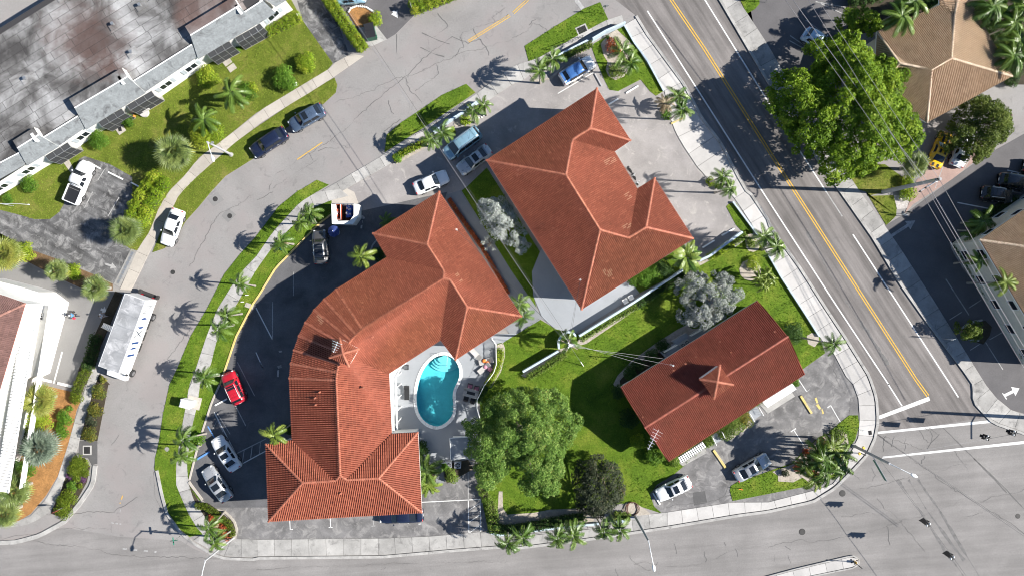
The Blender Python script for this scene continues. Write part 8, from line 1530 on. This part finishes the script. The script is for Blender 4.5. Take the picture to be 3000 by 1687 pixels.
# span wires with traffic signals
def signal(s, h, rz, label):
    p = g1(s, h); t = thing('traffic_signal', label, 'traffic light', (p.x, p.y, h - .55), rz, 'traffic lights on the span wires'); MB().box((0, 0, 0), (.34, .30, 1.06)).build('housing', M['dark'], t, local=True)
    for k, m_ in enumerate(('tail', 'yellow', 'sign_green')):
        mb = MB(); mb.cyl((.17, 0, .33 - .33 * k), (.20, 0, .33 - .33 * k), .12, n=12); mb.build('lens', M[m_], t, local=True); mb = MB(); mb.box((.29, 0, .47 - .33 * k), (.24, .26, .02)); mb.build('visor', M['dark'], t, local=True)
    MB().box((-.19, 0, 0), (.02, .62, 1.3)).build('backplate', M['dark'], t, local=True); mb = MB(); mb.tube([(0, 0, .53), (0, 0, .95)], .03, 5); mb.build('hanger', M['metal'], t, local=True); mb = MB(); [mb.ball((.05, sy * .2, .62), (.12, .1, .1), 8, 5) for sy in (-1, 1)]; mb.build('clamp', M['alu'], t, True, True); t.children[-1]['kind'] = 'stuff'; return Vector((p.x, p.y, h + .4))
q1 = signal("y:1205,1055", 6.0, R(-60), 'hanging traffic light nearest the rounded corner over the junction'); q2 = signal("y:1385,1305", 6.0, R(-60), 'hanging traffic light nearer the traffic island over the junction'); q3 = signal("y:1655,405", 6.0, R(160), 'hanging traffic light over the far crossing line'); q4 = signal("y:1855,370", 6.0, R(160), 'hanging traffic light near the right edge of the photo')
cable(tp * 0 + g1("y:700,480", 6.9) * 0 + g1("y:918,600", 9.3) - Vector((0, 0, 2.2)), q1, 'span wire from the corner lamp post to the first traffic light', .02, .05, 'wire_dark', 'span wires'); cable(q1, q2, 'span wire between the two traffic lights of the junction', .02, .05, 'wire_dark', 'span wires'); cable(q2, q2 + (q2 - q1) * 1.6, 'span wire from the second traffic light to the bottom edge', .02, .05, 'wire_dark', 'span wires')
cable(g1("y:918,600", 9.3) - Vector((0, 0, 2.4)), q3, 'span wire from the corner lamp post to the far traffic light', .015, .05, 'wire', 'span wires'); cable(q3, q4, 'span wire between the traffic lights at the right edge', .02, .05, 'wire_dark', 'span wires'); cable(q4, q4 + (q4 - q3) * 1.2, 'span wire leaving the picture at the right edge', .02, .05, 'wire_dark', 'span wires')
cable(g1("y:826,385", 8.6), g1("y:2200,1330", 9.0), 'long black cable crossing the junction to the right edge', .022, .2, 'wire_dark', 'junction cables'); cable(g1("y:826,380", 8.6), g1("y:2210,1318", 9.0), 'second long black cable crossing the junction', .016, .3, 'wire_dark', 'junction cables')
mp = thing('signal_pole', 'heavy grey signal pole just outside the right edge with a long shadow on the crossing', 'pole', (*g1("s:3050,1224").xy, 0)); b = g1("s:3050,1224"); mb = MB(); mb.cyl((b.x, b.y, 0), (b.x, b.y, 10.2), .24, .17, 10); mb.build('pole', M['polecon'], mp); mb = MB(); mb.tube([(b.x, b.y, 5.6), (b.x + .3, b.y - 1.0, 6.2), (b.x + .6, b.y - 3.0, 6.4)], .07, 5); mb.build('arm', M['polecon'], mp)
# signs
def sign(s_top, base, h, label, shape='oct', mat='red', rz=0.0, text=None, sz=.38, tilt=0):
    b = g1(base); t = thing('street_sign', label, 'street sign', b, rz, 'street signs'); n = 8 if shape == 'oct' else 4; mb = MB(); mb.cyl((0, 0, 0), (0, 0, h + .3), .03, n=6); mb.build('post', M['metal'], t, local=True)
    if shape == 'oct': ring = [(sz * math.cos(R(22.5 + 45 * k)), sz * math.sin(R(22.5 + 45 * k))) for k in range(8)]
    else: ring = [(-sz * .75, -sz), (sz * .75, -sz), (sz * .75, sz), (-sz * .75, sz)]
    v = [(.035, x, h + z) for x, z in ring] + [(.05, x, h + z) for x, z in ring]; k_ = len(ring); mb = MB(); mb.add(v, [tuple(range(k_ - 1, -1, -1)), tuple(range(k_, 2 * k_))] + [(i, (i + 1) % k_, k_ + (i + 1) % k_, k_ + i) for i in range(k_)]); pl = mb.build('plate', M[mat], t, local=True)
    if text: link('lettering', text_mesh(text, sz * .62, 'white'), pl, (.054, 0, h), (R(90), 0, R(90)))
    return t
sign(None, "8:500,918", 2.1, 'red STOP sign among the clipped shrubs of the lower left corner', 'oct', 'red', R(-70), 'STOP'); sign(None, "2:690,105", 2.2, 'grey backed octagonal stop sign on the grass verge at the upper corner', 'oct', 'metal', R(100)); sign(None, "y:640,323", 2.2, 'edge on rectangular sign on the grass of the corner island', 'rect', 'white', R(80)); sign(None, "7:1010,165", 1.6, 'dark small sign at the mouth of the pink driveway', 'rect', 'dark', R(70)); sign(None, "7:1000,180", .9, 'lower small sign at the mouth of the pink driveway', 'rect', 'white', R(70)); sign(None, "3:-20,20", 2.2, 'rectangular sign on the avenue pavement at the top edge', 'rect', 'white', R(100)); sign(None, "7:1300,1100", 2.2, 'small sign on the shaded avenue pavement near the junction', 'rect', 'white', R(100)); sign(None, "1:1180,82", 1.6, 'small white sign by the hedge at the top edge', 'rect', 'white', R(20))
sn = thing('name_sign_post', 'green street name blades on a thin post at the bottom left corner', 'street sign', g1("8:1395,1118")); b = g1("8:1395,1118"); mb = MB(); mb.cyl((b.x, b.y, 0), (b.x, b.y, 2.9), .03, n=6); mb.build('post', M['metal'], sn)
for k, rz in enumerate((0, 90)): MB().box((b.x, b.y, 2.75 + .22 * k), (.9, .03, .2), R(rz + 8)).build('blade', M['sign_green'], sn)
# roof aerials
def aerial(s, z, rz, label, n=8, L=2.1, parent=None):
    p = g1(s, z); t = thing('roof_aerial', label, 'aerial', (p.x, p.y, z - 1.5), rz, 'roof aerials'); MB().cyl((0, 0, 0), (0, 0, 1.55), .03, n=6).build('mast', M['metal'], t, local=True); MB().box((0, 0, 1.5), (L, .045, .045)).build('boom', M['alu'], t, local=True)
    for k in range(n): w_ = .45 + .9 * (k / n); MB().box((-L / 2 + L * (k + .5) / n, 0, 1.53), (.03, w_, .03)).build('rod', M['alu'], t, local=True)
aerial("x:1065,420", 6.2, R(62), 'silver television aerial on a mast at the gable end of the low block', 7, 2.6); aerial("5:600,1165", 9.4, R(68), 'small dark aerial beside the cupola of the curved block', 5, 1.3)
# bollards and small things
def bollard(s, h, label, mat='white'): p = g1(s); t = thing('bollard', label, 'bollard', p, 0, 'small bollards'); MB().cyl((0, 0, 0), (0, 0, h), .05, n=8).build('post', M[mat], t, local=True); mb = MB(); mb.ball((0, 0, h), (.055, .055, .04), 8, 4); mb.build('top', M[mat], t, True, True)
bollard("4:1872,775", .9, 'upper white bollard at the sunken step of the curved strip'); bollard("4:1838,825", .9, 'lower white bollard at the sunken step of the curved strip')
p = g1("4:1880,855"); simple('stepping_slab', 'stone slab between the strip and the yellow kerb', 'paving slab', MB().box((p.x, p.y, .07), (1.0, .55, .08), R(-20)), M['concrete_tan']); p = g1("5:195,423", .5); simple('plant_pot', 'teal pot at the foot of the palm on the curved strip', 'pot', MB().cyl((p.x, p.y, .05), (p.x, p.y, .5), .2, .26, n=12), plain('teal glaze', (.02, .30, .30), .4))
p = g1("5:410,215", 1); simple('utility_box', 'olive utility box between palms near the bin enclosure', 'utility box', MB().box((p.x, p.y, .35), (.85, .7, .6), .1), plain('olive paint', (.16, .15, .10), .7))
p = g1("L:1085,325"); simple('bench_slab', 'pale long slab in the hedge by the crescent bed', 'slab', MB().box((p.x, p.y, .2), (1.1, .35, .3), R(35)), M['concrete'])
p = g1("x:1725,785"); simple('garden_tap', 'bent orange tap pipe on the grass of the front island', 'tap', MB().tube([(p.x, p.y, 0), (p.x, p.y, .7), (p.x - .5, p.y + .1, .75)], .04, 6), M['orange']); p = g1("x:905,935"); ho = MB(); ho.tube([(p.x + .5 * math.cos(a * .5) * (1 + .02 * a), p.y + .8 * math.sin(a * .5), .1 + .004 * a) for a in range(44)], .04, 5); simple('garden_hose', 'coiled brown hose lying on bare sand by the bottom pavement', 'hose', ho, plain('brown hose', (.12, .06, .04), .6))
p = g1("8:1260,490"); simple('valve_cover', 'pale round cover in the grass below the twin palms', 'cover', MB().cyl((p.x, p.y, .05), (p.x, p.y, .08), .28, n=16), M['concrete'])
# traffic island end: keep-right post laid flat shadows, reflectors
tp_ = thing('island_post', 'leaning dark post with a yellow marker at the end of the concrete island', 'post', g1("y:650,1345")); b = g1("y:645,1338", .17); MB().cyl((b.x, b.y, .16), (b.x, b.y, 2.3), .05, n=8).build('post', M['dark'], tp_); MB().box((b.x + .1, b.y, .5), (.05, .3, .6)).build('marker', M['yellow'], tp_)
for k, s in enumerate(("y:628,1322", "y:672,1330", "y:655,1355", "y:632,1345")): p = g1(s, .17); MB().cyl((p.x, p.y, .165), (p.x, p.y, .2), .09, n=10).build('bolt', M['dark'], tp_)
# lawn pole lying by the white wall, flag like
sp = thing('lawn_lamp', 'thin pale curved lamp post on the left lawn', 'lamp', g1("4:130,98")); mb = MB(); a_ = g1("4:105,105"); mb.tube([a_, a_ + Vector((0, 0, 2.4)), g1("4:150,90", 2.9), g1("4:215,95", 2.9)], .035, 6); mb.build('post', M['alu'], sp); mb = MB(); mb.ball(g1("4:215,95", 2.85), (.16, .08, .06), 8, 5); mb.build('lamp_head', M['white'], sp, True)
